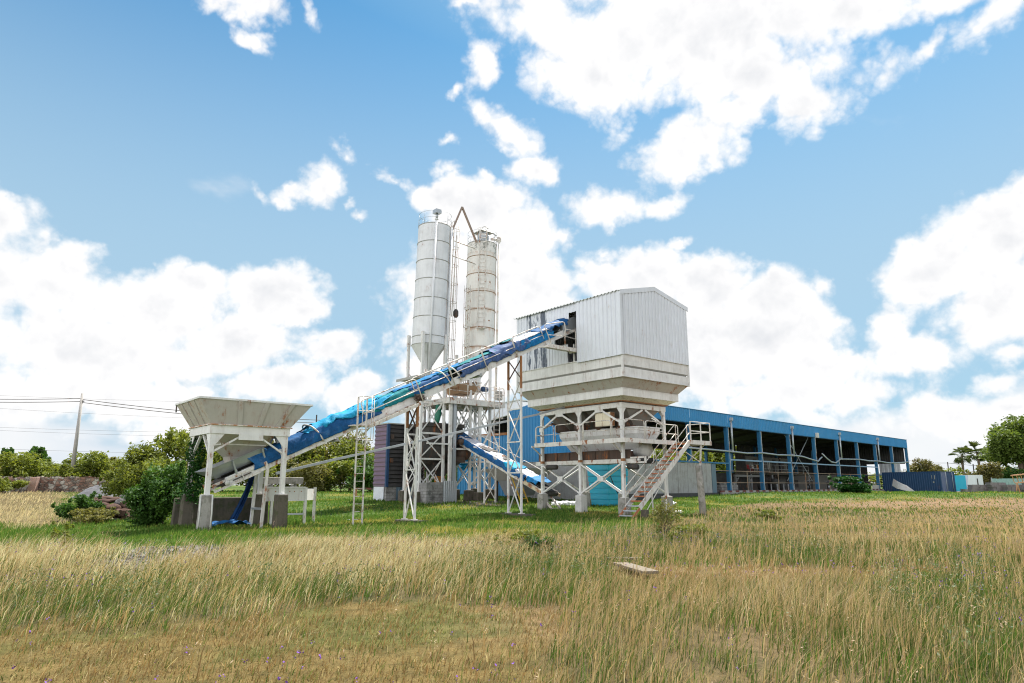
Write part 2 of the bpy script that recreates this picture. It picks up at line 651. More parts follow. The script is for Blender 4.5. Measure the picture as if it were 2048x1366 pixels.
def concrete(name, col, stain=(0.06, 0.055, 0.045), amt=0.6, scale=1.0, moss=0.0):
    m, N, b = new_mat(name)
    P = N.node('ShaderNodeTexCoord').outputs['Object']
    n1 = N.noise(P, 1.6 * scale, 6, 0.65)
    n2 = N.noise(P, 14 * scale, 5, 0.7)
    st = N.noise(N.mapping(P, (0, 0, 0), (0, 0, 0), (7, 7, 0.8)), 1.0, 5, 0.65)
    c = N.mix(n2, tuple(k * 0.75 for k in col), tuple(k * 1.2 for k in col))
    c = N.mix(N.math('MULTIPLY', N.ramp(N.math('ADD', N.math('MULTIPLY', n1, 0.6), N.math('MULTIPLY', st, 0.4)), 0.42, 0.68), amt), c, stain)
    if moss:
        c = N.mix(N.math('MULTIPLY', N.ramp(N.noise(P, 3.3, 6, .7), 0.5, 0.62), moss), c, (0.05, 0.07, 0.02))
    N.put(b.inputs['Base Color'], c)
    b.inputs['Roughness'].default_value = 0.92
    b.inputs['Specular IOR Level'].default_value = 0.2
    bp = N.node('ShaderNodeBump')
    bp.inputs['Strength'].default_value = 0.5
    bp.inputs['Distance'].default_value = 0.02
    N.put(bp.inputs['Height'], n2)
    N.put(b.inputs['Normal'], bp.outputs[0])
    return m


def cloth(name, col, col2=None, fade=(0.55, 0.6, 0.7), amt=0.25, rough=0.72):
    m, N, b = new_mat(name)
    P = N.node('ShaderNodeTexCoord').outputs['Object']
    n1 = N.noise(P, 1.3, 6, 0.65, 0.4)
    n2 = N.noise(P, 6.0, 6, 0.7, 0.6)
    c = N.mix(N.ramp(n2, 0.3, 0.7), tuple(k * 0.72 for k in col), tuple(k * 1.2 for k in col))
    if col2:
        c = N.mix(N.ramp(n1, 0.5, 0.62), c, col2)
    c = N.mix(N.math('MULTIPLY', N.ramp(N.noise(P, 3.2, 7, 0.75, 0.8), 0.5, 0.72), amt), c, fade)
    N.put(b.inputs['Base Color'], c)
    b.inputs['Roughness'].default_value = rough
    b.inputs['Specular IOR Level'].default_value = 0.22
    bp = N.node('ShaderNodeBump')
    bp.inputs['Strength'].default_value = 0.3
    bp.inputs['Distance'].default_value = 0.05
    N.put(bp.inputs['Height'], N.noise(P, 4.0, 6, 0.6, 1.2))
    N.put(b.inputs['Normal'], bp.outputs[0])
    return m


M = {}
M['white'] = paint('white_steel_paint', (0.70, 0.69, 0.67), 0.42, 0.4)
M['white_rusty'] = paint('rusty_white_paint', (0.66, 0.64, 0.60), 0.52, 0.5, scale=1.4)
M['rail'] = paint('rail_paint', (0.66, 0.63, 0.58), 0.58, 0.4, scale=2.2)
M['hopper'] = paint('grey_cream_hopper_paint', (0.42, 0.395, 0.355), 0.45, 0.4)
M['cream'] = paint('cream_hopper_paint', (0.74, 0.70, 0.57), 0.5, 0.3, scale=3.2, rustcol=(.13, .06, .035))
M['bin_white'] = paint('bin_white_paint', (0.71, 0.70, 0.68), 0.2, 0.4, streak=.55)
M['silo'] = paint('silo_paint', (0.67, 0.675, 0.69), 0.14, 0.42, streak=0.5, scale=.8, grimecol=(0.34, 0.34, 0.34))


def old_silo_paint():
    """white paint with rust bleeding down from every weld ring"""
    m = paint('weathered_silo_paint', (0.72, 0.70, 0.66), 0.26, 0.3, rustcol=(0.42, 0.17, 0.06))
    N = NT.__new__(NT)
    N.t = m.node_tree
    b = next(n for n in N.t.nodes if n.type == 'BSDF_PRINCIPLED')
    old = b.inputs['Base Color'].links[0].from_socket
    P = N.node('ShaderNodeTexCoord').outputs['Object']
    sep = N.node('ShaderNodeSeparateXYZ')
    N.put(sep.inputs[0], P)
    f = N.math('FRACT', N.math('DIVIDE', N.math('SUBTRACT', 18.35 + 14.6, sep.outputs[2]), 1.46))
    st = N.noise(N.mapping(P, (0, 0, 0), (0, 0, 0), (4.5, 4.5, .5)), 1.0, 6, .7)
    up = N.ramp(sep.outputs[2], 17.0, 9.0, .35, 1.0)
    low = N.math('MULTIPLY', N.ramp(N.math('MULTIPLY_ADD', N.math('SUBTRACT', st, .5), 1.2, N.math('SUBTRACT', .16, f)), -.06, .2), up)
    c = N.mix(N.math('MULTIPLY', low, .8), old, N.mix(st, (.30, .12, .04), (.58, .32, .16)))
    dark = N.math('MULTIPLY', N.ramp(N.noise(P, 2.4, 7, .75), .5, .62), N.ramp(sep.outputs[2], 17.9, 18.6))
    c = N.mix(N.math('MULTIPLY', dark, .7), c, (.10, .11, .09))
    N.put(b.inputs['Base Color'], c)
    return m


M['silo_old'] = old_silo_paint()
M['galv'] = paint('galvanised_steel', (0.42, 0.45, 0.48), 0.2, 0.4, 0.4, 0.5)
M['grey_steel'] = paint('grey_steel_paint', (0.38, 0.40, 0.42), 0.45, 0.5)
M['rust'] = paint('rusted_steel', (0.33, 0.15, 0.065), 0.5, 0.5, 0.85)
M['tread'] = paint('rusty_red_tread', (0.42, 0.15, 0.07), 0.5, 0.3, 0.85)
M['dark'] = paint('blackened_steel', (0.045, 0.042, 0.04), 0.35, 0.3, 0.75)
M['dark_brown'] = paint('dark_brown_dirty_steel', (0.075, 0.05, 0.04), 0.5, 0.3, 0.85)
M['clad'] = paint('pale_metal_cladding', (0.69, 0.715, 0.765), 0.06, 0.25, 0.45, streak=.6, grimecol=(.42, .41, .38), panel=1.04)
M['roof'] = paint('pale_metal_roof', (0.46, 0.48, 0.46), 0.2, 0.4, 0.5)
M['blue_clad'] = paint('blue_metal_cladding', (0.02, 0.225, 0.49), 0.0, 0.25, 0.42, streak=.6, grimecol=(.10, .22, .34), panel=1.2)
M['blue_steel'] = paint('blue_steel_paint', (0.02, 0.13, 0.27), 0.0, 0.25, 0.5, grimecol=(.10, .17, .22))
M['purple'] = paint('purple_metal_cladding', (0.16, 0.105, 0.155), 0.0, 0.35, 0.5, grimecol=(.2, .16, .17))
M['inner_dark'] = paint('dark_shed_shade', (0.055, 0.055, 0.055), 0.0, 0.3, 0.8)  # shade inside the shed put into the colour
M['teal'] = paint('turquoise_plastic', (0.02, 0.36, 0.54), 0.0, 0.25, 0.4, grimecol=(.16, .36, .36))
M['navy'] = paint('dark_blue_container_paint', (0.015, 0.05, 0.125), 0.1, 0.25, 0.5, grimecol=(.05, .07, .1))
M['offwhite'] = paint('off_white_wall_paint', (0.62, 0.61, 0.57), 0.0, 0.4, 0.8)
M['yellow'] = paint('yellow_paint', (0.55, 0.34, 0.03), 0.3, 0.3)
M['orange'] = paint('orange_paint', (0.60, 0.20, 0.03), 0.2, 0.3)
M['rubber'] = paint('black_rubber', (0.03, 0.03, 0.03), 0, 0.3, 0.85)
M['concrete'] = concrete('weathered_concrete', (0.36, 0.34, 0.31), amt=0.75, moss=.3)
M['concrete_dark'] = concrete('blackened_concrete', (0.115, 0.10, 0.08), amt=0.9, moss=.5)
M['plank_wall'] = concrete('grey_concrete_plank', (0.36, 0.36, 0.36), (0.17, 0.14, 0.12), amt=0.5)
M['tarp_blue'] = cloth('blue_tarpaulin', (0.008, 0.078, 0.22), (0.010, 0.115, 0.30), amt=.10)
M['tarp_bright'] = cloth('bright_blue_tarpaulin', (0.005, 0.155, 0.37), (0.007, 0.11, 0.30), amt=.07)
M['tarp_cyan'] = cloth('cyan_tarpaulin', (0.01, 0.27, 0.48), (0.012, 0.20, 0.42), amt=.08)
M['tarp_teal'] = cloth('teal_tarpaulin', (0.004, 0.17, 0.19), (0.005, 0.13, 0.17), amt=.04)
M['tarp_faded'] = cloth('faded_violet_blue_tarpaulin', (0.05, 0.095, 0.22), (0.012, 0.09, 0.26), (0.36, .38, .5), amt=.32)
M['tarp_white'] = cloth('dirty_white_tarpaulin', (0.62, 0.61, 0.64), (0.5, 0.46, 0.46), amt=.1)


# ------------------------------------------------------------------ feed hopper
from mathutils import noise as mnoise
ZB0, ZK = 5.45, 0.465
TH = math.atan(ZK)
CB = -0.65                        # centre line of the long belt conveyor


def zb(a):
    return ZB0 + ZK * a


def CV(a, b, h=0.0):
    """point on the long conveyor: run a, offset b, height h square to the slope"""
    return Vector((a - math.sin(TH) * h, CB + b, zb(a) + math.cos(TH) * h))


def rect(a0, a1, b0, b1, z):
    return [Vector((a0, b0, z)), Vector((a1, b0, z)), Vector((a1, b1, z)), Vector((a0, b1, z))]


def funnel(m, lo, hi, th=0.02):
    """four sloping walls between two rectangles, with thickness"""
    cl = sum(lo, Vector()) / 4
    ch = sum(hi, Vector()) / 4
    for i in range(4):
        j = (i + 1) % 4
        ins = lambda p, c: p + (Vector((c.x, c.y, p.z)) - p).normalized() * th
        m.hexa([lo[i], lo[j], ins(lo[j], cl), ins(lo[i], cl)], [hi[i], hi[j], ins(hi[j], ch), ins(hi[i], ch)])


def face_ribs(m, l0, l1, h0, h1, ts, w, th, out):
    out = Vector(out)
    for t in ts:
        p, q = l0.lerp(l1, t), h0.lerp(h1, t)
        s = (l1 - l0).normalized() * (w / 2)
        m.hexa([p - s, p + s, p + s + out * th, p - s + out * th], [q - s, q + s, q + s + out * th, q - s + out * th])


M['flange_rust'] = paint('heavily_rusted_white_paint', (.68, .64, .58), .86, .3, rustcol=(.42, .17, .06), scale=1.8)


def build_hopper():
    t = thing('aggregate_hopper', 'open pyramid feed hopper on four white steel legs over the foot of the long conveyor', 'hopper', SITE, (-7.9, -0.45, 0))
    A, B = (-9.25, -6.55), (-1.6, 0.7)
    for a in A:
        for b in B:
            def leg(m):
                m.box(a - .08, a + .08, b - .08, b + .08, 1.27, 3.42)
                m.box(a - .15, a + .15, b - .15, b + .15, 1.25, 1.275)
                da = 1 if a < -8 else -1
                db = 1 if b < 0 else -1
                m.prism([(a + .08 * da, b - .08, 3.42), (a + .42 * da, b - .08, 3.42), (a + .08 * da, b - .08, 2.98)], (0, .02, 0))
                m.prism([(a - .08, b + .08 * db, 3.42), (a - .08, b + .42 * db, 3.42), (a - .08, b + .08 * db, 2.98)], (.02, 0, 0))
            part('leg', M['white'], t, leg)

    def beams(m):
        for b in B:
            m.box(A[0] - .12, A[1] + .12, b - .12, b + .12, 3.42, 3.72)
        for a in A:
            m.box(a - .118, a + .118, B[0] + .12, B[1] - .12, 3.423, 3.717)
        m.box(-8.35, -7.45, B[0] - .13, B[0] - .12, 3.22, 3.45)
    part('ring_beam', M['white'], t, beams)
    for b in B:
        for a, am in ((A[0] + .08, -8.15), (A[1] - .08, -7.65)):
            part('brace', M['white'], t, lambda m: m.bar((a, b, 2.78), (am, b, 3.42), .085, .06))
    for a in A:
        for b, bm_ in ((B[0] + .08, -.62), (B[1] - .08, -.28)):
            part('brace', M['white'], t, lambda m: m.bar((a, b, 2.65), (a, bm_, 3.42), .09, .06))
    lo = rect(-9.35, -6.42, -1.72, 0.82, 3.74)
    hi = rect(-9.86, -5.72, -1.95, 1.12, 4.62)

    def upper(m):
        funnel(m, lo, hi)
        face_ribs(m, lo[0], lo[1], hi[0], hi[1], (.34, .58, .82), .17, .05, (0, -1, .2))
        face_ribs(m, lo[1], lo[2], hi[1], hi[2], (.3, .6), .16, .03, (1, 0, .2))
        face_ribs(m, lo[2], lo[3], hi[2], hi[3], (.3, .6), .16, .03, (0, 1, .2))
        face_ribs(m, lo[3], lo[0], hi[3], hi[0], (.22, .48, .74), .12, .05, (-1, 0, .2))
    part('upper_funnel', M['hopper'], t, upper)

    def flange(m):
        for i in range(4):
            m.bar(lo[i] + Vector((0, 0, 0)), lo[(i + 1) % 4], .16, .035)
    part('flange', M['flange_rust'], t, flange, 'rust streaked flange under the upper funnel')

    def rim(m):
        for i in range(4):
            d = (hi[(i + 1) % 4] - hi[i]).normalized() * .04
            m.bar(hi[i] - d + Vector((0, 0, .03)), hi[(i + 1) % 4] + d + Vector((0, 0, .03)), .09, .07)
    part('rim', M['white'], t, rim)
    l1 = rect(-9.1, -6.7, -1.4, .55, 3.7)
    l2 = rect(-8.72, -7.08, -1.05, .25, 3.06)
    l3 = rect(-8.32, -7.36, -.85, 0.0, 2.64)
    l4 = rect(-8.22, -7.55, -.8, -.1, 2.16)
    part('lower_funnel', M['hopper'], t, lambda m: (funnel(m, l2, l1), funnel(m, l3, l2)))
    part('band', M['white'], t, lambda m: [m.bar(l2[i] + Vector((0, 0, .1)), l2[(i + 1) % 4] + Vector((0, 0, .1)), .05, .2) for i in range(4)])
    part('chute', M['hopper'], t, lambda m: funnel(m, l4, l3))
    # concrete pedestals
    labs = {(0, 0): 'mossy concrete pedestal with white pipes under a hopper leg', (1, 0): 'blackened concrete pedestal in the grass under a hopper leg beside the posts',
            (0, 1): 'dark concrete pedestal under the vine covered hopper leg', (1, 1): 'dark concrete pedestal behind the conveyor foot under a hopper leg'}
    for i, a in enumerate(A):
        for j, b in enumerate(B):
            w = .19 if i == 0 else .205

            def ped(m):
                g = gf(SITE, a, b) - .3
                m.hexa(rect(a - w - .03, a + w + .03, b - w - .02, b + w + .03, g), rect(a - w, a + w - .01, b - w + .01, b + w, 1.25))
            solo('concrete_pedestal', M['concrete'] if (i, j) == (0, 0) else M['concrete_dark'], labs[(i, j)], 'pedestal', SITE, (a, b, 0), ped, 'concrete pedestals of the feed hopper', bevel=.025)
    for k, (da, db) in enumerate(((-.25, -.16), (.13, -.24))):
        solo('drain_pipe', M['offwhite'], ('white plastic pipe standing at the outer edge of the mossy hopper pedestal', 'white plastic pipe standing on the front face of the mossy hopper pedestal')[k],
             'pipe', SITE, (A[0] + da, B[0] + db, 0), lambda m: m.tube([(A[0] + da, B[0] + db, -.1), (A[0] + da + .02, B[0] + db, .6), (A[0] + da, B[0] + db, 1.27)], .028, 8))
    solo('retaining_wall', M['concrete_dark'], 'low blackened concrete wall behind the feed hopper legs', 'wall', SITE, (-8.2, 1.25, 0),
         lambda m: m.hexa(rect(-9.6, -5.9, 1.2, 1.45, -.3), rect(-9.55, -5.95, 1.22, 1.42, 1.12)), bevel=.03)


build_hopper()


# ------------------------------------------------------------------ long belt conveyor
def arc_pts(c, u, v, r, a0, a1, n=5):
    return [Vector(c) + Vector(u) * (r * math.cos(a0 + (a1 - a0) * k / n)) + Vector(v) * (r * math.sin(a0 + (a1 - a0) * k / n)) for k in range(n + 1)]


def rounded(path, r=0.15, n=4):
    """round the corners of a polyline"""
    P = [Vector(p) for p in path]
    out = [P[0]]
    for i in range(1, len(P) - 1):
        a, b, c = P[i - 1], P[i], P[i + 1]
        d1, d2 = (a - b), (c - b)
        k = min(r, d1.length * .45, d2.length * .45)
        p, q = b + d1.normalized() * k, b + d2.normalized() * k
        for s in range(n + 1):
            t = s / n
            out.append((p.lerp(b, t)).lerp(b.lerp(q, t), t))
    out.append(P[-1])
    return out


def rail_panel(m, p0, p1, up, h, r=.02, low=.0, mid=.5, close0=True, close1=True, n=8):
    p0, p1, up = Vector(p0), Vector(p1), Vector(up)
    path = []
    path += [p0 + up * low, p0 + up * h] if close0 else [p0 + up * h]
    path += [p1 + up * h, p1 + up * low] if close1 else [p1 + up * h]
    m.tube(rounded(path, .16), r, n)
    if mid:
        m.tube([p0 + up * (h * mid), p1 + up * (h * mid)], r * .9, n)


def build_conveyor():
    t = thing('belt_conveyor', 'long white inclined belt conveyor rising from the feed hopper to the storage bin', 'conveyor', SITE, (-8.6, CB, 1.2))
    n = Vector((-math.sin(TH), 0, math.cos(TH)))
    A0, A1 = -8.75, 10.2
    for s in (-1, 1):
        part('side_channel', M['white'], t, lambda m: m.chan(CV(A0 + .35, s * .5, .17), CV(A1, s * .5, .17), .09, .34, .018, n, s))

    def belt(m):
        P = []
        for i in range(2):
            a = A0 + .3 if i == 0 else A1
            P.append([CV(a, -.42, .46), CV(a, -.2, .36), CV(a, .2, .36), CV(a, .42, .46)])
        m.quad_sheet(P, .015, False)
        m.bar(CV(A0 + .3, 0, .06), CV(A1, 0, .06), .75, .015, n)
    part('belt', M['rubber'], t, belt)

    for k in range(17):
        a = A0 + .8 + k * 1.12

        def idler(m):
            m.bar(CV(a, -.47, .3), CV(a, .47, .3), .05, .05, n)
            m.tube([CV(a, -.17, .335), CV(a, .17, .335)], .045, 8)
            for s in (-1, 1):
                m.tube([CV(a, s * .18, .335), CV(a, s * .42, .42)], .045, 8)
                m.bar(CV(a, s * .45, .3), CV(a, s * .45, .47), .04, .04, (0, 1, 0))
        part('idler_roller', M['grey_steel'], t, idler)
    for a in (-4.2, -1.0, 3.2):
        part('return_roller', M['grey_steel'], t, lambda m: (m.tube([CV(a, -.52, -.1), CV(a, .52, -.1)], .06, 10), m.bar(CV(a, -.53, -.12), CV(a, -.53, .02), .07, .05, (0, 1, 0))))
    for k in range(7):
        a = A0 + 1.6 + k * 2.6
        part('cross_beam', M['white'], t, lambda m: m.bar(CV(a, -.5, .03), CV(a, .5, .03), .07, .05, n))

    def tail(m):
        for s in (-1, 1):
            m.bar(CV(A0 - .1, s * .53, .25), CV(A0 + 1.5, s * .53, .25), .03, .09, n)
            m.bar(CV(A0 - .1, s * .53, .02), CV(A0 + 1.5, s * .53, .02), .03, .09, n)
            m.bar(CV(A0 - .1, s * .53, -.02), CV(A0 - .1, s * .53, .3), .03, .08, (0, 1, 0))
            m.bar(CV(A0 + .9, s * .53, -.02), CV(A0 + .9, s * .53, .3), .03, .1, (0, 1, 0))
    part('tail_frame', M['white_rusty'], t, tail, 'rusty slotted tail frame of the conveyor')
    part('tail_pulley', M['dark'], t, lambda m: (m.tube([CV(A0 + .35, -.44, .18), CV(A0 + .35, .44, .18)], .17, 16),
                                                 m.tube([CV(A0 + .35, -.58, .14), CV(A0 + .35, .58, .14)], .05, 10), m.bar(CV(A0 + .55, -.56, .14), CV(A0 + 1.2, -.56, .14), .02, .04, n)))
    part('bearing', M['offwhite'], t, lambda m: m.tube([CV(A0 + .35, -.56, .14), CV(A0 + .35, -.62, .14)], .09, 12))

    def boot(m):
        lo = [CV(-8.6, -.3, .42), CV(-6.9, -.36, .42), CV(-6.9, .36, .42), CV(-8.6, .3, .42)]
        hi = [CV(-8.95, -.62, .86), CV(-6.85, -.58, .84), CV(-6.85, .58, .84), CV(-8.95, .62, .86)]
        funnel(m, lo, hi)
        for s in (-1, 1):
            for a in (-8.0, -6.95):
                m.bar(CV(a, s * .5, .3), CV(a, s * .62, .8), .06, .05, (0, 1, 0))
    part('feed_trough', M['galv'], t, boot)
    # hoops over the tarpaulin
    for a in (-4.75, 1.45, 2.05):
        def hoop(m):
            pts = [CV(a, -.56, .1), CV(a - .06, -.57, .5), CV(a - .2, -.45, .86), CV(a - .28, 0, .99), CV(a - .2, .45, .86), CV(a - .06, .57, .5), CV(a, .56, .1)]
            m.tube(rounded(pts, .2, 3), .035, 6)
        part('hoop', M['rail'], t, hoop)
    # legs near the foot
    for a in (-7.1,):
        for s in (-1, 1):
            part('leg', M['white_rusty'], t, lambda m: (m.bar((a, CB + s * .55, gf(SITE, a, CB) - .1), CV(a + .1, s * .55, 0), .1, .1), m.bar(CV(a + .1, s * .55, -.02), CV(a + .1, s * .55, .3), .11, .11, (0, 1, 0))))
        part('leg_tie', M['galv'], t, lambda m: m.bar((a, CB - .5, .72), (a, CB + .5, .72), .06, .08))
    # walkway with ladder on the near side
    b0, b1 = -.52, -1.02

    def walk(m):
        for b in (b0 - .02, b1):
            m.bar(CV(-3.0, b, -.06), CV(-.55, b, -.06), .035, .14, n)
        k = -2.95
        while k < -.6:
            m.box(k - .1, k + .1, CB + b1 + .03, CB + b0 - .06, zb(k) - .07, zb(k) - .045)
            k += .21
    part('walkway', M['rail'], t, walk)
    part('landing', M['rail'], t, lambda m: (m.box(-3.75, -2.9, CB + b1, CB + b0 - .03, zb(-3.1) - .02, zb(-3.1) + .03), m.bar((-3.0, CB + b1, zb(-3.1) - .05), (-3.0, CB + b0, zb(-3.1) - .3), .05)))
    la, lz = -3.42, zb(-3.1)

    def ladder(m):
        for s in (-.2, .2):
            m.bar((la + s, CB + b1 - .1, -.12), (la + s, CB + b1 - .1, lz + 1.15), .05, .06, (0, 1, 0))
        z = .25
        while z < lz:
            m.tube([(la - .2, CB + b1 - .1, z), (la + .2, CB + b1 - .1, z)], .014, 6)
            z += .3
    lad = part('ladder', M['rail'], t, ladder)

    def cage(m):
        cy = CB + b1 - .1
        for z in (lz - .62, lz + .55, lz + 1.13):
            m.tube(rounded([(la - .2, cy, z), (la - .36, cy - .25, z), (la - .3, cy - .62, z), (la + .05, cy - .72, z), (la + .3, cy - .5, z), (la + .2, cy, z)], .15), .017, 6)
        for p in ((-.36, -.25), (-.3, -.6), (.05, -.71), (.28, -.48)):
            m.tube([(la + p[0], cy + p[1], lz - .62), (la + p[0], cy + p[1], lz + 1.13)], .014, 6)
    c = part('safety_cage', M['rail'], lad, cage)
    # handrails: one panel between each two posts
    runs = [(-3.05, -.4), (-.36, 1.62), (1.66, 3.58), (3.62, 5.53), (5.57, 7.5)]
    for i, (a0, a1) in enumerate(runs):
        b = (b1 if i == 0 else -.57)
        bb = (b1 if i == 0 else -.6)

        def pan(m):
            m.tube(rounded([CV(a0, b, .5), CV(a0, b, 1.08), CV(a1, b, 1.08), CV(a1, bb, -.02)], .2, 5), .026, 8)
            m.tube([CV(a0 - (.4 if i else 0), b, .55), CV(a1, b, .55)], .022, 8)
        part('handrail', M['rail'], t, pan)
    # far side rail
    part('far_handrail', M['rail'], t, lambda m: [m.tube(rounded([CV(a0, .58, .0), CV(a0, .58, 1.0), CV(a1, .58, 1.0), CV(a1, .58, 0)], .2), .022, 6) for a0, a1 in runs[2:4]])
    # head platform, level, into the bin
    zp = 8.86

    def plat(m):
        m.box(7.35, 9.32, CB - 1.02, CB - .55, zp - .1, zp + .02)
        m.box(7.35, 9.34, CB - 1.06, CB - 1.025, zp - .16, zp + .05)
        m.bar((7.4, CB - 1.0, zp - .1), (7.0, CB - .52, zb(7.0) + .05), .06)
        m.box(9.32, 9.36, CB - 1.06, CB - .5, zp - .17, zp + .06)
    part('head_platform', M['rail'], t, plat)

    def prails(m):
        b = CB - 1.03
        m.tube(rounded([CV(7.5, -1.0, .0), CV(7.45, -1.0, 1.1), (8.5, b, zp + 1.42), (8.55, b, zp + .75)], .2), .026, 8)
        m.tube(rounded([(8.5, b, zp), (8.5, b, zp + 1.02), (9.33, b, zp + 1.02), (9.33, b, zp)], .18), .026, 8)
        m.tube([CV(7.5, -1.0, .5), (8.5, b, zp + .62), (9.33, b, zp + .56)], .022, 8)
        m.tube(rounded([(9.33, b, zp + .6), (9.33, b, zp + 1.02), (9.33, CB - .45, zp + 1.02)], .1), .024, 8)
    part('head_railing', M['rail'], t, prails)
    part('head_drum_cover', M['galv'], t, lambda m: (m.hexa([CV(9.0, -.55, .2), CV(10.2, -.55, .2), CV(10.2, .55, .2), CV(9.0, .55, .2)], [CV(9.1, -.5, .75), CV(10.2, -.5, .8), CV(10.2, .5, .8), CV(9.1, .5, .75)])))
    part('twig_nest', M['dark_brown'], t, lambda m: [m.tube([Vector((-.42, CB - .75, zb(-.42) + .12)) + Vector((random.uniform(-.3, .3), random.uniform(-.15, .15), random.uniform(-.1, .22))) for _ in range(2)], .006, 4) for _ in range(150)])
    return t


build_conveyor()


def prof(t, peak):
    """cross section of the covered belt: t 0..1 from the near edge to the far edge"""
    pts = [(-.565, .16), (-.56, .42), (-.47, .68), (-.25, peak * .96), (0, peak), (.25, peak * .96), (.47, .68), (.56, .42), (.565, .16)]
    x = t * (len(pts) - 1)
    i = min(int(x), len(pts) - 2)
    f = x - i
    f = f * f * (3 - 2 * f) * .5 + f * .5
    return pts[i][0] + (pts[i + 1][0] - pts[i][0]) * f, pts[i][1] + (pts[i + 1][1] - pts[i][1]) * f


def tarp(a0, a1, t0, t1, mat, label, lift=0.0, peak=.78, wr=.05, seed=0.0, name='tarpaulin', ragged=.12, hem=0.0):
    m = MB()
    nx = max(8, int((a1 - a0) / .07))
    ny = max(8, int((t1 - t0) * 34))
    P = []
    for i in range(nx + 1):
        row = []
        u = i / nx
        for j in range(ny + 1):
            v = j / ny
            a = a0 + (a1 - a0) * u
            rag = ragged * mnoise.noise(Vector((v * 5 + seed, seed * 2, u))) * (1 if 0 < i < nx else 2)
            a += rag * (1 - abs(2 * u - 1)) * .3 + (rag if i in (0, nx) else rag * abs(2 * u - 1) ** 4)
            t = t0 + (t1 - t0) * v
            edge = mnoise.noise(Vector((a * 1.7, seed, 3.1))) * .5 + mnoise.noise(Vector((a * 5.1, seed, 1.1))) * .25
            t += edge * hem * (1 - v)
            b, h = prof(min(1, max(0, t)), peak)
            w = mnoise.fractal(Vector((a * 1.4 + h * .6 + seed, b * 2.2, h * 2.0 + seed)), 1.0, 2.0, 4) * wr
            rid = abs(mnoise.noise(Vector((a * 2.6 - h * 2.4 + seed * 3, h * 1.2, seed)))) * wr * 1.2
            k = w + rid + lift
            nb = (b / .57) * .8
            row.append(CV(a, b + nb * k, h + k * .8))
        P.append(row)
    m.quad_sheet(P, .006, True)
    o = m.build(name, mat, None, SITE, (0.5 * (a0 + a1), CB, zb(.5 * (a0 + a1))))
    return tag(o, label, 'tarpaulin', 'tarpaulins tied over the conveyors')


tarp(-7.45, -2.1, 0.0, 1.0, M['tarp_blue'], 'dark blue tarpaulin wrapped round the lowest third of the long conveyor', peak=.76, wr=.035, seed=1.0)
tarp(-5.0, -2.35, .2, .75, M['tarp_cyan'], 'crumpled bright cyan tarpaulin bunched up on the dark blue cover beside the ladder cage', .05, .84, .10, 2.3, ragged=.25, hem=.25)
tarp(-2.7, .1, .06, 1.0, M['tarp_teal'], 'smooth teal green tarpaulin above the stepped walkway of the conveyor', .025, .80, .03, 3.7, hem=.1)
tarp(-3.15, -1.75, .1, .62, M['tarp_cyan'], 'small cyan tarpaulin rag folded over the lower end of the teal cover', .07, .85, .1, 4.1, ragged=.4, hem=.25)
tarp(-.95, 2.5, .33, 1.0, M['tarp_bright'], 'bright blue tarpaulin lying over the upper end of the teal cover', .05, .82, .04, 5.2, ragged=.3, hem=.12)
tarp(-.5, 1.5, .04, .5, M['tarp_blue'], 'sun bleached blue tarpaulin hanging below the bright blue cover', .02, .78, .03, 6.6, hem=.1)
tarp(1.1, 4.7, .3, 1.0, M['tarp_teal'], 'dark teal tarpaulin on the middle of the conveyor in front of the rusty silo', .035, .80, .03, 7.5, ragged=.3, hem=.15)
tarp(2.0, 5.2, .03, .6, M['tarp_faded'], 'torn violet blue tarpaulin sagging under the teal cover on the conveyor side', .015, .74, .045, 8.8, ragged=.3, hem=.15)
tarp(4.2, 6.6, .03, .95, M['tarp_faded'], 'faded violet tarpaulin knotted round the conveyor just below the bin', .06, .84, .07, 9.4, ragged=.3, hem=.2)
tarp(5.0, 6.1, .4, .8, M['tarp_teal'], 'scrap of teal tarpaulin caught on top of the conveyor just below the bin', .17, .86, .1, 10.1, ragged=.4)
tarp(5.6, 8.4, .22, 1.0, M['tarp_white'], 'dirty white tarpaulin stretched over the upper conveyor', .09, .84, .03, 11.3, hem=.1)
tarp(5.9, 8.3, .0, .3, M['tarp_bright'], 'blue tarpaulin hanging down the conveyor side under the white cover', .05, .8, .035, 12.2, hem=.12)
tarp(7.3, 9.6, .2, 1.0, M['tarp_blue'], 'ragged dark blue tarpaulin running into the hole in the bin wall', .11, .86, .06, 13.1, ragged=.3, hem=.3)


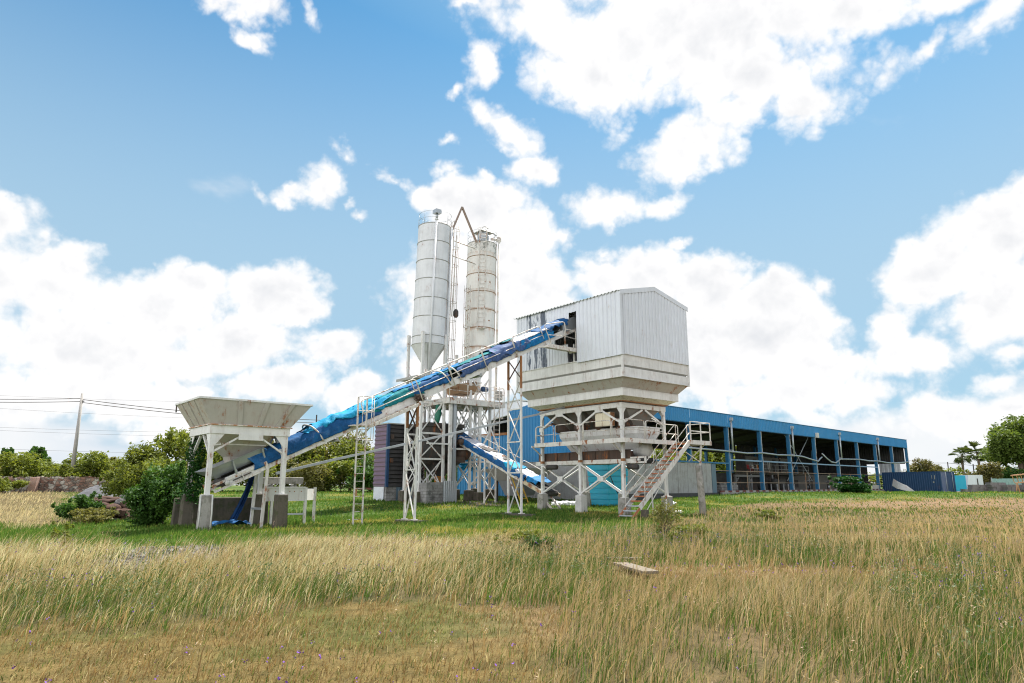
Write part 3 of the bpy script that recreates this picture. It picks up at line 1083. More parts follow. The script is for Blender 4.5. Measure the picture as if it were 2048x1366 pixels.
# ------------------------------------------------------------------ lattice supports of the conveyor
def lattice(label, a, b0, b1, z1, nodes, padlabel, rusty, w=.085):
    g = gf(SITE, a, CB)
    z0 = g + .14
    t = thing('lattice_support', label, 'support', SITE, (a, .5 * (b0 + b1), z0), 'lattice supports of the long conveyor')
    lean = .0
    for b in (b0, b1):
        part('leg', M['white'], t, lambda m: (m.box(a - w / 2, a + w / 2, b - w / 2, b + w / 2, z0, z1 - rusty), m.box(a - .12, a + .12, b - .12, b + .12, z0 - .02, z0 + .015)))
        part('leg_top', M['rust'], t, lambda m: m.box(a - w / 2 - .004, a + w / 2 + .004, b - w / 2 - .004, b + w / 2 + .004, z1 - rusty, z1), 'rusted brown upper end of the support leg')
    zs = [z0 + .1] + nodes + [z1 - .1]
    for i in range(len(zs) - 1):
        p, q = zs[i], zs[i + 1]
        top = i == len(zs) - 2
        mt = M['dark_brown'] if top else M['white']
        part('diagonal', mt, t, lambda m: m.bar((a - .045, b0, p), (a - .045, b1, q), .025, .065, (1, 0, 0)))
        part('diagonal', mt, t, lambda m: m.bar((a + .045, b1, p), (a + .045, b0, q), .025, .065, (1, 0, 0)))
        if 0 < i < 4 and (i < 3 or len(nodes) > 3) and not (len(nodes) == 2 and i == 2):
            part('cross_bar', M['white'], t, lambda m: m.bar((a - .06, b0, p), (a - .06, b1, p), .06, .08, (1, 0, 0)))
    solo('concrete_pad', M['concrete_dark'], padlabel, 'concrete pad', SITE, (a, CB, g), lambda m: m.hexa(rect(a - .35, a + .35, b0 - .75, b1 + .35, g - .2), rect(a - .33, a + .33, b0 - .7, b1 + .3, g + .12)), bevel=.03)


lattice('lattice support with orange rusted leg tops in front of the purple cabin', -.3, CB - .42, CB + .42, zb(-.3), [2.27, 4.1], 'dark concrete pad under the lattice support by the ladder', 1.15)
lattice('taller lattice support holding the conveyor next to the storage bin', 5.8, CB - .52, CB + .5, zb(5.8), [2.2, 3.74, 5.4, 7.0], 'concrete pad under the taller lattice support near the bin', 1.7)
solo('conduit_pipe', M['galv'], 'thin grey conduit pipe rising behind the conveyor supports from hopper to bin', 'pipe', SITE, (0, .45, 3.4),
     lambda m: [m.bar(p, q, .075, .1) for p, q in zip(*(lambda L: (L[:-1], L[1:]))([on_b(x, y, .45) for x, y in ((552, 947), (665, 920), (820, 886), (1015, 842), (1075, 829), (1150, 808))]))])


# ------------------------------------------------------------------ storage bin on its frame
BA0, BA1, BB0, BB1 = 9.4, 15.0, -4.9, 3.4
LEG_A, LEG_B = (10.7, 14.2), (-3.6, -.5, 2.6)


def build_bin():
    t = thing('storage_bin', 'big white storage bin with corrugated cladding and gable roof on a braced steel frame', 'storage bin', SITE, (12.4, -.75, 1.0))
    zw, ze, zr = 8.2, 11.5, 12.15
    am = 12.15
    # cladding of the face the conveyor enters
    hole0, hole1 = -1.72, .02
    part('wall_sheet', M['clad'], t, lambda m: m.corr((BA0 - .05, hole0, 0), (0, -1, 0), (-1, 0, 0), hole0 - BB0, zw - .1, ze, .28, .05, duty=.72))
    part('wall_sheet', M['clad'], t, lambda m: m.corr((BA0, BB1, 0), (0, -1, 0), (-1, 0, 0), .95, zw, ze, .26, .05, duty=.72))
    part('wall_sheet', M['clad_worn'], t, lambda m: m.corr((BA0, BB1 - .95, 0), (0, -1, 0), (-1, 0, 0), 1.75, zw, ze, .25, .035), 'cladding sheet with black peeled streaks')
    part('wall_sheet', M['clad'], t, lambda m: m.corr((BA0, BB1 - 2.7, 0), (0, -1, 0), (-1, 0, 0), BB1 - 2.7 - hole1, zw, ze, .23, .035))
    part('wall_sheet', M['clad'], t, lambda m: m.corr((BA0, hole1, 0), (0, -1, 0), (-1, 0, 0), hole1 - hole0, lambda x: 10.62 if x < 1.12 else 11.02, ze, .25, .035), 'short stepped sheet above the hole')
    part('wall_sheet', M['clad'], t, lambda m: m.corr((BA0, hole1, 0), (0, -1, 0), (-1, 0, 0), 1.0, zw, 9.25, .25, .035), 'short sheet below the hole')
    part('frame_post', M['offwhite'], t, lambda m: m.box(BA0 + .05, BA0 + .13, hole0 + .3, hole0 + .38, zw, 9.2))
    # gable faces
    slope = (zr - ze) / (am - BA0)

    def gab(x):
        return ze + slope * min(x, (am - BA0)) if x < am - BA0 else zr - (zr - ze) * (x - (am - BA0)) / (BA1 - am)
    part('gable_wall', M['clad'], t, lambda m: m.corr((BA0, BB0, 0), (1, 0, 0), (0, -1, 0), BA1 - BA0, zw - .04, lambda x: gab(x) - .02, .28, .055, duty=.75))
    part('gable_wall', M['clad'], t, lambda m: m.corr((BA0, BB1, 0), (1, 0, 0), (0, 1, 0), BA1 - BA0, zw, lambda x: gab(x) - .02, .28, .055, duty=.75))
    part('rear_wall', M['clad'], t, lambda m: m.corr((BA1, BB0, 0), (0, 1, 0), (1, 0, 0), BB1 - BB0, zw, ze - .02, .25, .035))

    def roof(m):
        for (a0, z0, a1, z1) in ((BA0 - .17, ze - slope * .17 + .02, am, zr + .02), (BA1 + .14, ze - .02, am, zr + .02)):
            n = 33
            L = BB1 - BB0 + .2
            P0, P1 = [], []
            for i in range(n):
                y = BB0 - .06 + L * i / n
                for f, k in ((0, 0), (.55, 0), (.62, .05), (.93, .05)):
                    P0.append(Vector((a0, y + f * L / n, z0 + k)))
                    P1.append(Vector((a1, y + f * L / n, z1 + k)))
            m.quad_sheet([P0, P1], .012, False)
    part('roof', M['roof'], t, roof)

    def trim(m):
        b = BB0 - .05
        for (p, q) in (((BA0 - .1, b, ze - .02), (am, b, zr - .0)), ((am, b, zr - .0), (BA1 + .1, b, ze - .02))):
            m.hexa([Vector(p) + Vector(o) for o in ((0, -.03, -.2), (0, .0, -.2), (0, .0, .05), (0, -.03, .05))], [Vector(q) + Vector(o) for o in ((0, -.03, -.2), (0, .0, -.2), (0, .0, .05), (0, -.03, .05))])
        m.box(BA0 - .1, BA0 + .12, BB0 - .055, BB0 - .04, zw - .08, ze - .2)
        m.box(BA0 - .105, BA0 - .09, BB0 - .055, BB0 + .12, zw - .08, ze)
    part('edge_trim', M['clad'], t, trim)

    # stepped hopper body
    def r(e, z):
        return rect(BA0 + e, BA1 - e * 1.0, BB0 + e, BB1 - e, z)
    part('upper_band', M['bin_white'], t, lambda m: (funnel(m, r(.05, 7.62), r(.03, 8.2)), funnel(m, r(.02, 7.02), r(.02, 7.5)), [m.bar(r(.03, 8.2)[i], r(.03, 8.2)[(i + 1) % 4], .1, .05) for i in range(4)],
                                                 [m.box(a - .05, a + .05, b - .05, b + .05, 7.0, 8.24) for a, b in ((BA0 + .03, BB0 + .03), (BA1 - .03, BB0 + .03), (BA0 + .03, BB1 - .03))],
                                                 [m.bar(r(0, 7.0)[i], r(0, 7.0)[(i + 1) % 4], .1, .03) for i in range(4)]))
    part('recessed_band', M['galv_dirty'], t, lambda m: funnel(m, r(.14, 7.5), r(.06, 7.62)))
    part('upper_slope', M['hopper'], t, lambda m: funnel(m, r(.5, 6.5), r(.06, 7.0)))
    part('lower_band', M['bin_white'], t, lambda m: (funnel(m, r(.46, 6.12), r(.46, 6.5)), [m.bar(r(.48, 6.5)[i], r(.48, 6.5)[(i + 1) % 4], .09, .03) for i in range(4)]))
    lo = rect(10.55, 14.35, -3.75, 2.75, 5.95)
    part('lower_slope', M['cream'], t, lambda m: (funnel(m, lo, r(.5, 6.14)), ), 'cream slope spotted with rust')
    part('flange', M['rust'], t, lambda m: [m.bar(lo[i], lo[(i + 1) % 4], .16, .05) for i in range(4)], 'rusted flange above the frame')
    # outlets under the bin
    for b in (-2.9, -1.3, .3, 1.9):
        part('outlet_cone', M['grimy'], t, lambda m: funnel(m, rect(12.05, 12.85, b - .35, b + .35, 4.75), rect(10.8, 14.1, b - .78, b + .78, 5.88)))  # cones take the tone darkened for shadow under the bin
        part('outlet_gate', M['dark_brown'], t, lambda m: (m.tube([(11.3, b, 4.86), (13.2, b, 4.86)], .26, 14), m.box(11.95, 12.9, b - .36, b + .36, 4.6, 4.8), m.tube([(11.0, b + .2, 5.15), (11.9, b + .1, 5.0)], .06, 8)))
    # frame
    zf = 5.88

    def ringb(m):
        for a in LEG_A:
            m.box(a - .11, a + .11, LEG_B[0] - .1, LEG_B[-1] + .1, zf - .26, zf)
        for b in (LEG_B[0], LEG_B[-1]):
            m.box(LEG_A[0] + .11, LEG_A[1] - .11, b - .1, b + .1, zf - .257, zf - .003)
    part('ring_beam', M['white'], t, ringb)
    for a in LEG_A:
        for b in LEG_B:
            g = gf(SITE, a, b)

            def leg(m):
                m.box(a - .08, a + .08, b - .075, b + .075, g + .93, zf - .26)
                m.box(a - .15, a + .15, b - .14, b + .14, g + .905, g + .935)
                for s in (-1, 1):
                    if (b, s) not in ((LEG_B[0], -1), (LEG_B[-1], 1)):
                        m.prism([(a - .08, b + s * .075, zf - .26), (a - .08, b + s * .27, zf - .26), (a - .08, b + s * .075, zf - .55)], (.015, 0, 0))
                if b == LEG_B[0]:
                    s = 1 if a == LEG_A[0] else -1
                    m.prism([(a + s * .08, b - .075, zf - .26), (a + s * .28, b - .075, zf - .26), (a + s * .08, b - .075, zf - .55)], (0, .015, 0))
                m.box(a - .1, a - .082, b - .14, b + .14, 4.66, 4.98)
            part('leg', M['white'], t, leg)
            part('rust_collar', M['rust'], t, lambda m: m.box(a - .09, a + .09, b - .085, b + .085, 2.82, 2.96))
            lb = {-3.6: 'beside the staircase', -.5: 'in the middle of the bin frame', 2.6: 'by the descending conveyor'}[b]
            la = 'grey concrete plinth under a front bin leg ' if a == LEG_A[0] else 'dark concrete plinth under a rear bin leg '
            if (a, b) == (LEG_A[0], -.5):
                la = 'whitewashed cracked plinth under a front bin leg '

            def pl(m):
                m.hexa(rect(a - .26, a + .26, b - .25, b + .26, g - .3), rect(a - .23, a + .23, b - .225, b + .225, g + .905))
            solo('concrete_plinth', M['concrete_pale'] if (a, b) == (LEG_A[0], -.5) else M['concrete'], la + lb, 'plinth', SITE, (a, b, g), pl, 'concrete plinths of the storage bin', bevel=.02)
    # knee braces and cross braces

    def brace(m, p, q, w=.13):
        m.bar(p, q, w, .07)
    for a, off in ((LEG_A[0], -.05), (LEG_A[1], .05)):
        for k in range(2):
            b0, b1 = LEG_B[k], LEG_B[k + 1]
            bm_ = .5 * (b0 + b1)
            for bl in (b0, b1):
                part('knee_brace', M['white'], t, lambda m: m.bar((a + off, bl, 4.8), (a + off, bm_ + (.12 if bl > bm_ else -.12), zf - .3), .1, .06, (1, 0, 0)))
            part('gusset', M['white'], t, lambda m: m.box(a + off - .045, a + off - .03, bm_ - .3, bm_ + .3, zf - .42, zf - .2))
            g = 1.12
            c = Vector((a + off, bm_, .5 * (g + 2.75)))
            for bl, z in ((b0, g), (b1, 2.75), (b1, g), (b0, 2.75)):
                part('cross_brace', M['white'], t, lambda m: m.bar((a + off, bl, z), c + (Vector((a + off, bl, z)) - c).normalized() * .1, .08, .06, (1, 0, 0)))
            part('gusset', M['white'], t, lambda m: m.box(a + off - .06, a + off - .045, bm_ - .2, bm_ + .2, c.z - .14, c.z + .14))
    for b in (LEG_B[0], LEG_B[-1]):
        amid = .5 * (LEG_A[0] + LEG_A[1])
        o = -.05 if b < 0 else .05
        for al in LEG_A:
            part('knee_brace', M['white'], t, lambda m: m.bar((al, b + o, 4.8), (amid + (.12 if al > amid else -.12), b + o, zf - .3), .1, .06, (0, 1, 0)))
        c = Vector((amid, b + o, 1.9))
        for al, z in ((LEG_A[0], 1.12), (LEG_A[1], 2.75), (LEG_A[1], 1.12), (LEG_A[0], 2.75)):
            part('cross_brace', M['white'], t, lambda m: m.bar((al, b + o, z), c + (Vector((al, b + o, z)) - c).normalized() * .1, .08, .06, (0, 1, 0)))
    # platform
    zp = 3.88
    pa, pb = 9.85, -4.5

    def deck(m):
        m.box(pa, 10.58, pb, 2.25, zp - .04, zp)
        m.box(10.58, 15.75, pb, -3.72, zp - .041, zp - .001)
        m.box(13.95, 15.75, -5.5, pb - .001, zp - .042, zp - .002)
    part('platform_deck', M['galv_dirty'], t, deck)

    def fascia(m):
        m.box(pa - .06, pa, pb - .06, 2.3, zp - .16, zp + .07)
        m.box(pa, 13.9, pb - .06, pb, zp - .158, zp + .068)
        m.box(pa, 10.6, 2.25, 2.3, zp - .158, zp + .068)
        m.box(13.9, 15.8, -5.56, -5.5, zp - .158, zp + .068)
        m.box(15.75, 15.8, -5.5, -3.7, zp - .156, zp + .066)
        m.box(13.9, 13.95, -5.5, -5.46, zp - .156, zp + .066)
        for b in LEG_B:
            m.bar((pa, b, zp - .1), (10.6, b, zp - .1), .07, .1)
            m.bar((pa + .1, b, zp - .15), (10.6, b, zp - .6), .06, .06)
    part('platform_edge', M['white_rusty'], t, fascia)
    up = (0, 0, 1)
    rails = [((pa, 2.2, zp), (pa, .75, zp)), ((pa, .6, zp), (pa, -1.55, zp)), ((pa, -1.6, zp), (pa, -3.55, zp)), ((pa, -3.65, zp), (pa, pb, zp)), ((pa, pb, zp), (11.4, pb, zp)), ((11.5, pb, zp), (13.0, pb, zp)),
             ((pa, 2.25, zp), (10.5, 2.25, zp)), ((13.3, -3.8, zp), (15.2, -3.8, zp))]
    for p, q in rails:
        part('handrail', M['rail'], t, lambda m: rail_panel(m, p, q, up, 1.02, .023))

    def landrail(m):
        z = zp
        for h in (1.05, .55):
            m.tube([(13.98, -5.52, z + h), (15.76, -5.52, z + h), (15.76, -4.0, z + h)], .024, 6)
        for p in ((13.98, -5.52), (15.76, -5.52), (15.76, -4.0), (14.9, -5.52)):
            m.bar((p[0], p[1], z), (p[0], p[1], z + 1.05), .045)
        m.bar((15.4, -5.4, z - .1), (15.4, -4.3, 2.9), .05)
    part('landing_railing', M['white_rusty'], t, landrail)
    part('landing_post', M['white_rusty'], t, lambda m: (m.bar((14.95, -5.45, zp - .1), (14.75, -5.48, 2.6), .07), m.bar((13.6, -5.45, zp - .6), (14.9, -5.46, 2.75), .04)))
    # electric cabinet hung on the frame
    c = solo('electric_cabinet', M['cabinet'], 'cream rusty electric cabinet with two doors hanging under the storage bin', 'cabinet', SITE, (10.9, -2.0, 4.9),
             lambda m: (m.box(10.75, 11.1, -2.75, -1.65, 4.72, 5.45), m.box(10.735, 10.75, -2.19, -1.68, 4.75, 5.42), m.box(10.735, 10.75, -2.72, -2.21, 4.75, 5.42), m.box(10.728, 10.735, -2.1, -1.9, 5.22, 5.36)))
    part('side_panel', M['rust'], c, lambda m: m.box(10.76, 11.09, -2.756, -2.75, 4.73, 5.44), 'rust brown side panel')
    # floodlight, hose
    return t


M['clad_worn'] = None


def worn():
    m, N, b = new_mat('peeled_metal_cladding')
    P = N.node('ShaderNodeTexCoord').outputs['Object']
    st = N.noise(N.mapping(P, (0, 0, 0), (0, 0, 0), (3.2, 3.2, .55)), 1.5, 7, .72, .3)
    b2 = N.noise(N.mapping(P, (0, 0, 0), (0, 0, 0), (1, 2.6, .08)), 1.0, 2, .5)
    k = N.ramp(N.math('ADD', st, N.math('MULTIPLY', N.math('SUBTRACT', b2, .5), .9)), .47, .56)
    c = N.mix(k, (0.60, 0.62, 0.66), N.mix(N.noise(P, 9, 4, .6), (.03, .04, .06), (.16, .19, .24)))
    N.put(b.inputs['Base Color'], c)
    b.inputs['Roughness'].default_value = .6
    return m


M['clad_worn'] = worn()
M['cabinet'] = paint('cream_cabinet_paint', (.70, .63, .48), .3, .3)
M['grimy'] = paint('grimy_shaded_steel', (.17, .155, .135), .4, .5, .8)  # base colour darkened to deepen the shadow beneath the bin, plus grime
M['galv_dirty'] = paint('dirty_grey_steel', (0.34, 0.34, 0.32), 0.25, 0.55, 0.6)
M['concrete_pale'] = concrete('whitewashed_concrete', (0.55, 0.54, 0.51), amt=.45)
build_bin()


def build_weigh():
    t = thing('weighing_trough', 'long white weighing trough hanging inside the bin frame above the platform', 'trough', SITE, (12.3, -1.1, 3.6))

    def body(m):
        hi = rect(11.45, 13.3, -4.05, 1.95, 4.62)
        mid = rect(11.47, 13.28, -4.0, 1.9, 4.3)
        lo = rect(12.0, 12.8, -3.6, 1.5, 3.5)
        funnel(m, mid, hi)
        funnel(m, lo, mid)
        for i in range(4):
            m.bar(hi[i], hi[(i + 1) % 4], .1, .06)
    part('body', M['white'], t, body)
    part('rounded_end', M['offwhite'], t, lambda m: m.tube([(12.4, -3.9, 3.5), (12.4, -3.2, 3.38)], .42, 16))
    t = thing('discharge_conveyor', 'dark brown belt conveyor hanging low between the legs of the storage bin', 'conveyor', SITE, (11.6, -.8, 2.8))
    part('skirt', M['dark_brown'], t, lambda m: [m.box(a, a + .04, -3.9, 3.2, 2.95, 3.42) for a in (10.95, 12.3)] + [m.bar((10.93, b, 2.95), (10.93, b, 3.4), .07, .05) for b in (-3.4, -2.4, -1.4, -.4, .6, 1.6, 2.6)])
    part('side_beam', M['white_rusty'], t, lambda m: [m.box(a, a + .08, -4.3, 3.4, 2.72, 2.94) for a in (10.88, 12.34)])
    part('belt', M['rubber'], t, lambda m: (m.box(11.0, 12.3, -4.3, 3.4, 2.96, 2.98), m.tube([(10.97, -4.25, 2.85), (12.33, -4.25, 2.85)], .16, 14)))
    part('tail_frame', M['white_rusty'], t, lambda m: (m.box(10.85, 10.93, -4.9, -3.95, 2.95, 3.03), m.box(10.85, 10.93, -4.9, -3.95, 2.7, 2.78), m.box(10.85, 10.93, -4.95, -4.87, 2.7, 3.03), m.tube([(10.8, -4.5, 2.87), (10.95, -4.5, 2.87)], .07, 10)))
    part('motor', M['dark'], t, lambda m: (m.tube([(10.6, 1.3, 2.6), (10.6, 2.1, 2.6)], .14, 12), m.tube([(10.75, -3.9, 2.55), (10.75, -4.5, 2.5)], .14, 12)))


build_weigh()


def build_stairs():
    t = thing('steel_staircase', 'steep white steel staircase with rusty red treads climbing to the bin platform', 'staircase', SITE, (9.1, -5.0, .1))
    g = gf(SITE, 9.1, -5)
    p0, p1 = Vector((9.05, 0, g + .02)), Vector((13.98, 0, 3.86))
    d = p1 - p0
    bl, br = -4.58, -5.46
    for b, s in ((bl, 1), (br, -1)):
        k = .12
        part('stringer', M['white_rusty'], t, lambda m: m.chan((p0.x + d.x * k, b, p0.z + d.z * k), (p1.x, b, p1.z), .07, .24, .015, (0, 0, 1), s))
        part('stringer_foot', M['tread'], t, lambda m: m.bar((p0.x, b, p0.z), (p0.x + d.x * k, b, p0.z + d.z * k), .05, .1), 'rust eaten lower end of the stringer')
    n = 17
    for i in range(n):
        f = (i + .6) / n
        c = p0 + d * f
        mt = M['tread'] if i > 2 else M['galv']
        part('tread', mt, t, lambda m: (m.box(c.x - .12, c.x + .12, br + .04, bl - .04, c.z - .012, c.z + .012), m.box(c.x - .125, c.x - .115, br + .04, bl - .04, c.z - .05, c.z + .012)))
    for b in (bl + .03, br - .03):
        def rl(m):
            q = lambda f, h: Vector((p0.x + d.x * f, b, p0.z + d.z * f + h))
            m.tube(rounded([q(.13, .05), q(.13, .95), q(.62, .95), q(.66, .1)] if b > -5 else [q(.2, .05), q(.2, .98), q(.98, 1.02), q(1, .5)], .15), .022, 8)
            m.tube([q(.13, .5), q(.64, .5)] if b > -5 else [q(.2, .5), q(1, .52)], .02, 8)
            if b > -5:
                m.tube(rounded([q(.6, .05), q(.6, 1.0), q(1, 1.02), q(1.0, 0)], .15), .022, 8)
                m.tube([q(.6, .5), q(1, .5)], .02, 8)
            else:
                for f in (.45, .75):
                    m.bar(q(f, .05), q(f, .98), .03)
        part('handrail', M['rail'], t, rl)
    part('prop', M['white_rusty'], t, lambda m: (m.bar((11.7, br, 1.95), (11.75, br + .02, gf(SITE, 11.7, br)), .06), m.bar((11.7, bl, 1.95), (11.75, bl, gf(SITE, 11.7, bl)), .06), m.bar((9.9, br, g + .1), (11.6, br, 1.85), .03)))
    solo('concrete_block', M['concrete_dark'], 'small dark concrete block under the foot of the staircase', 'block', SITE, (9.9, -5.5, g), lambda m: m.box(9.75, 10.05, -5.7, -5.4, g - .2, g + .42), bevel=.02)
    gp = gf(SITE, 14.6, -5.5)
    p = [Vector((14.72, -5.52, gp - .3)), Vector((14.66, -5.5, 1.4)), Vector((14.6, -5.48, 2.62))]
    solo('concrete_post', M['concrete'], 'thick leaning concrete post, dark on one side, under the stair landing', 'post', SITE, (14.7, -5.5, gp), lambda m: m.tube(p, [.19, .18, .18], 14))


build_stairs()


# ------------------------------------------------------------------ silos
def lean_mb(m, k, z0):
    """the silos stand a little out of plumb (towards world +X)"""
    c, s = math.cos(SITE[1]), math.sin(SITE[1])
    m.v = [(x + c * k * (z - z0), y - s * k * (z - z0), z) if z > z0 else (x, y, z) for x, y, z in m.v]
    m.v = [(x, y, 11.1 + (z - 11.1) * .955) if z > 11.1 else (x, y, z) for x, y, z in m.v]


def build_silo(label, ca, cb, R, rings, ztop, zc, ztip, mat, k, old):
    z0 = 8.0
    t = thing('cement_silo', label, 'silo', SITE, (ca, cb, .5), 'cement silos')

    def p(name, mt, fn, parent=None, label=None):
        m = MB()
        fn(m)
        lean_mb(m, k, z0)
        o = m.build(name, mt, parent or t)
        if label:
            o['label'] = label
        return o
    sh = p('shell', mat, lambda m: m.lathe([(R, zc), (R, ztop - .02)], ca, cb, 48))
    for z in rings:
        p('weld_ring', M['rust_soft'] if old else M['galv_dirty'], lambda m: m.ring(R + .012, z, ca, cb, .028, 40), label='rust lined weld ring' if old else None)
    p('roof_cap', M['galv_dirty'], lambda m: m.lathe([(R + .02, ztop - .05), (R + .02, ztop + .02), (R * .5, ztop + .22), (0.02, ztop + .28)], ca, cb, 40))
    p('cone', mat, lambda m: m.lathe([(.18, ztip), (.2, ztip + .05), (R, zc), (R + .02, zc + .03), (R + .02, zc + .06), (R, zc + .06)], ca, cb, 40))

    def seams(m):
        for a in (-2.2, -1.0, .3):
            m.bar((ca + R * math.cos(a), cb + R * math.sin(a), zc), (ca + .2 * math.cos(a), cb + .2 * math.sin(a), ztip + .06), .03, .02)
    p('cone_seam', M['galv_dirty'], seams)
    p('seam', M['rust_soft'], lambda m: m.bar((ca + (R + .004) * math.cos(-.95), cb + (R + .004) * math.sin(-.95), zc), (ca + (R + .004) * math.cos(-.95), cb + (R + .004) * math.sin(-.95), ztop - .05), .02, .012))

    def rail(m):
        for h in (.45, .95):
            m.ring(R, ztop + h, ca, cb, .013, 32)
        for i in range(8):
            a = i * math.pi / 4 + .3
            m.tube([(ca + R * math.cos(a), cb + R * math.sin(a), ztop), (ca + R * math.cos(a), cb + R * math.sin(a), ztop + .95)], .013, 5)
    p('guard_rail', M['galv'], rail)
    return t, p


RING_A = [18.95, 17.5, 16.05, 14.6, 13.2, 11.75, 11.15]
RING_B = [18.85, 17.4, 15.95, 14.5, 13.05, 11.55]
M['rust_soft'] = paint('soft_brown_rust', (.30, .19, .11), .5, .4, .8)
CA1, CA2, CBS = 8.78, 13.3, 12.36


def silo_legs(t, p, ca, cb, h, z1, zn):
    for sa in (-1, 1):
        for sb in (-1, 1):
            a, b = ca + sa * h, cb + sb * h
            g = gf(SITE, a, b)

            def leg(m):
                m.box(a - .08, a + .08, b - .08, b + .08, g + .75, z1)
                m.box(a - .17, a + .17, b - .17, b + .17, g + .72, g + .755)
            part('leg', M['white'], t, leg)
            w = ('front' if sb < 0 else 'rear', 'white' if ca < 10 else 'rust stained')
            solo('concrete_footing', M['concrete_dark'], 'dark concrete footing under the %s %s legs of the %s silo' % (w[0], ('outer', 'inner')[int((sa > 0) == (ca < 10))], w[1]), 'footing', SITE, (a, b, g),
                 lambda m: m.hexa(rect(a - .32, a + .32, b - .32, b + .32, g - .3), rect(a - .28, a + .28, b - .28, b + .28, g + .73)), 'concrete footings of the silo legs', bevel=.02)
    for sb in (-1, 1):
        b = cb + sb * h - .06 * sb
        for i in range(len(zn) - 1):
            for k in (-1, 1):
                part('cross_brace', M['white'], t, lambda m: m.bar((ca - k * h, b + .03 * k, zn[i]), (ca + k * h, b + .03 * k, zn[i + 1]), .08, .03, (0, 1, 0)))
        for z in zn[1:-1]:
            part('cross_bar', M['white'], t, lambda m: m.bar((ca - h, b, z), (ca + h, b, z), .1, .12))
    for sa in (-1, 1):
        a = ca + sa * h - .06 * sa
        for i in range(len(zn) - 1):
            for k in (-1, 1):
                part('cross_brace', M['white'], t, lambda m: m.bar((a + .03 * k, cb - k * h, zn[i]), (a + .03 * k, cb + k * h, zn[i + 1]), .08, .03, (1, 0, 0)))


t1, p1 = build_silo('tall pale clean cement silo with grey weld rings and a cone bottom', CA1, CBS, 1.18, RING_A, 20.35, 11.1, 9.45, M['silo'], .026, False)
silo_legs(t1, p1, CA1 - .1, CBS - .1, .92, 11.1, [1.4, 3.3, 5.0, 7.2, 9.2])


for sa in (-1, 1):       # leg brackets on the shell
    for sb in (-1, 1):
        part('leg_bracket', M['white'], t1, lambda m: m.box(CA1 - .1 + sa * .92 - .1, CA1 - .1 + sa * .92 + .1, CBS - .1 + sb * .92 - .1, CBS - .1 + sb * .92 + .1, 11.1, 11.9))


def fill1(m):
    a, b = CA1 - .59, CBS - 1.10
    m.tube([(a, b, 8.2), (a, b, 20.55)], .075, 10)
    m.tube([(a, b, 20.5), (a, b, 20.62)], .13, 12)


p1('fill_pipe', M['silo'], fill1)
p1('pipe_filter', M['green_grey'] if 'green_grey' in M else M['galv'], lambda m: (m.tube([(CA1 - .62, CBS - 1.16, 20.62), (CA1 - .62, CBS - 1.16, 20.95)], .09, 10), m.box(CA1 - .85, CA1 - .39, CBS - 1.4, CBS - .93, 20.95, 21.25)))


def fill1b(m):
    a, b = CA1 + .96, CBS - .82
    m.tube([(a, b, 7.5), (a, b, 20.35)], .09, 10)


p1('vent_pipe', M['silo'], fill1b)
p1('knife_valve', M['white_rusty'], lambda m: (m.tube([(CA1, CBS, 9.5), (CA1, CBS, 8.9)], .2, 12), m.box(CA1 - .3, CA1 + .3, CBS - .25, CBS + .25, 9.05, 9.2)))


def silo_platform(m):
    for q in ((-1.25, .9), (-1.25, -1.0)):
        pass
    m.box(CA1 - 1.5, CA1 + 1.4, CBS - 1.1, CBS + 1.5, 8.7, 8.76)
    m.box(CA1 - 1.55, CA1 + 1.45, CBS - 1.15, CBS - 1.1, 8.62, 8.8)
    m.box(CA1 - 1.55, CA1 - 1.5, CBS - 1.1, CBS + 1.5, 8.62, 8.8)


p1('cone_platform', M['galv_dirty'], silo_platform)

t2, p2 = build_silo('rust stained cement silo with a filter turret and rusty weld rings', CA2, CBS, 1.12, RING_B, 20.05, 10.6, 9.3, M['silo_old'], .016, True)
silo_legs(t2, p2, CA2 - .55, CBS - .1, .88, 11.0, [1.4, 3.2, 5.0, 7.2, 9.2])
p2('filter_turret', M['rose_grey'] if 'rose_grey' in M else M['galv'], lambda m: (m.lathe([(.42, 20.1), (.42, 20.95)], CA2 - .15, CBS - .3, 20)))
p2('filter_lid', M['galv_dirty'], lambda m: (m.hexa(rect(CA2 - .75, CA2 + .45, CBS - .85, CBS + .3, 20.95), rect(CA2 - .5, CA2 + .2, CBS - .6, CBS + .05, 21.2)), m.bar((CA2 + .35, CBS - .8, 20.95), (CA2 + .75, CBS - .8, 20.8), .06), m.tube([(CA2 - .5, CBS - .6, 21.2), (CA2 - .3, CBS - .6, 21.45), (CA2 + .2, CBS - .6, 21.25)], .03, 6)))
p2('fill_pipe', M['silo_old'], lambda m: (m.tube([(CA2 + 1.02, CBS - .78, 7.8), (CA2 + 1.02, CBS - .78, 20.35)], .08, 10), m.tube([(CA2 + .4, CBS - .6, 20.5), (CA2 + 1.02, CBS - .78, 20.55)], .1, 10), m.lathe([(.02, 20.85), (.17, 20.75), (.17, 20.4), (.08, 20.3)], CA2 + 1.02, CBS - .78, 12)))
p2('manhole_marks', M['rust'], lambda m: [m.tube([(CA2 + R_ * math.cos(an), CBS + R_ * math.sin(an), z), (CA2 + (R_ + .02) * math.cos(an), CBS + (R_ + .02) * math.sin(an), z)], .06, 8) for R_ in (1.115,) for z, an in ((16.7, -1.95), (16.7, -1.6), (13.6, -1.95), (13.6, -1.6))], label='four round rust spots')
p2('screw_tube', M['silo_old'], lambda m: (m.tube([(CA2 - .3, CBS - .2, 9.4), (CA2 - .3, CBS - .2, 8.2)], .27, 16), m.tube([(CA2 - .3, CBS - .2, 8.95), (CA2 - .3, CBS - .2, 8.88)], .36, 16)))


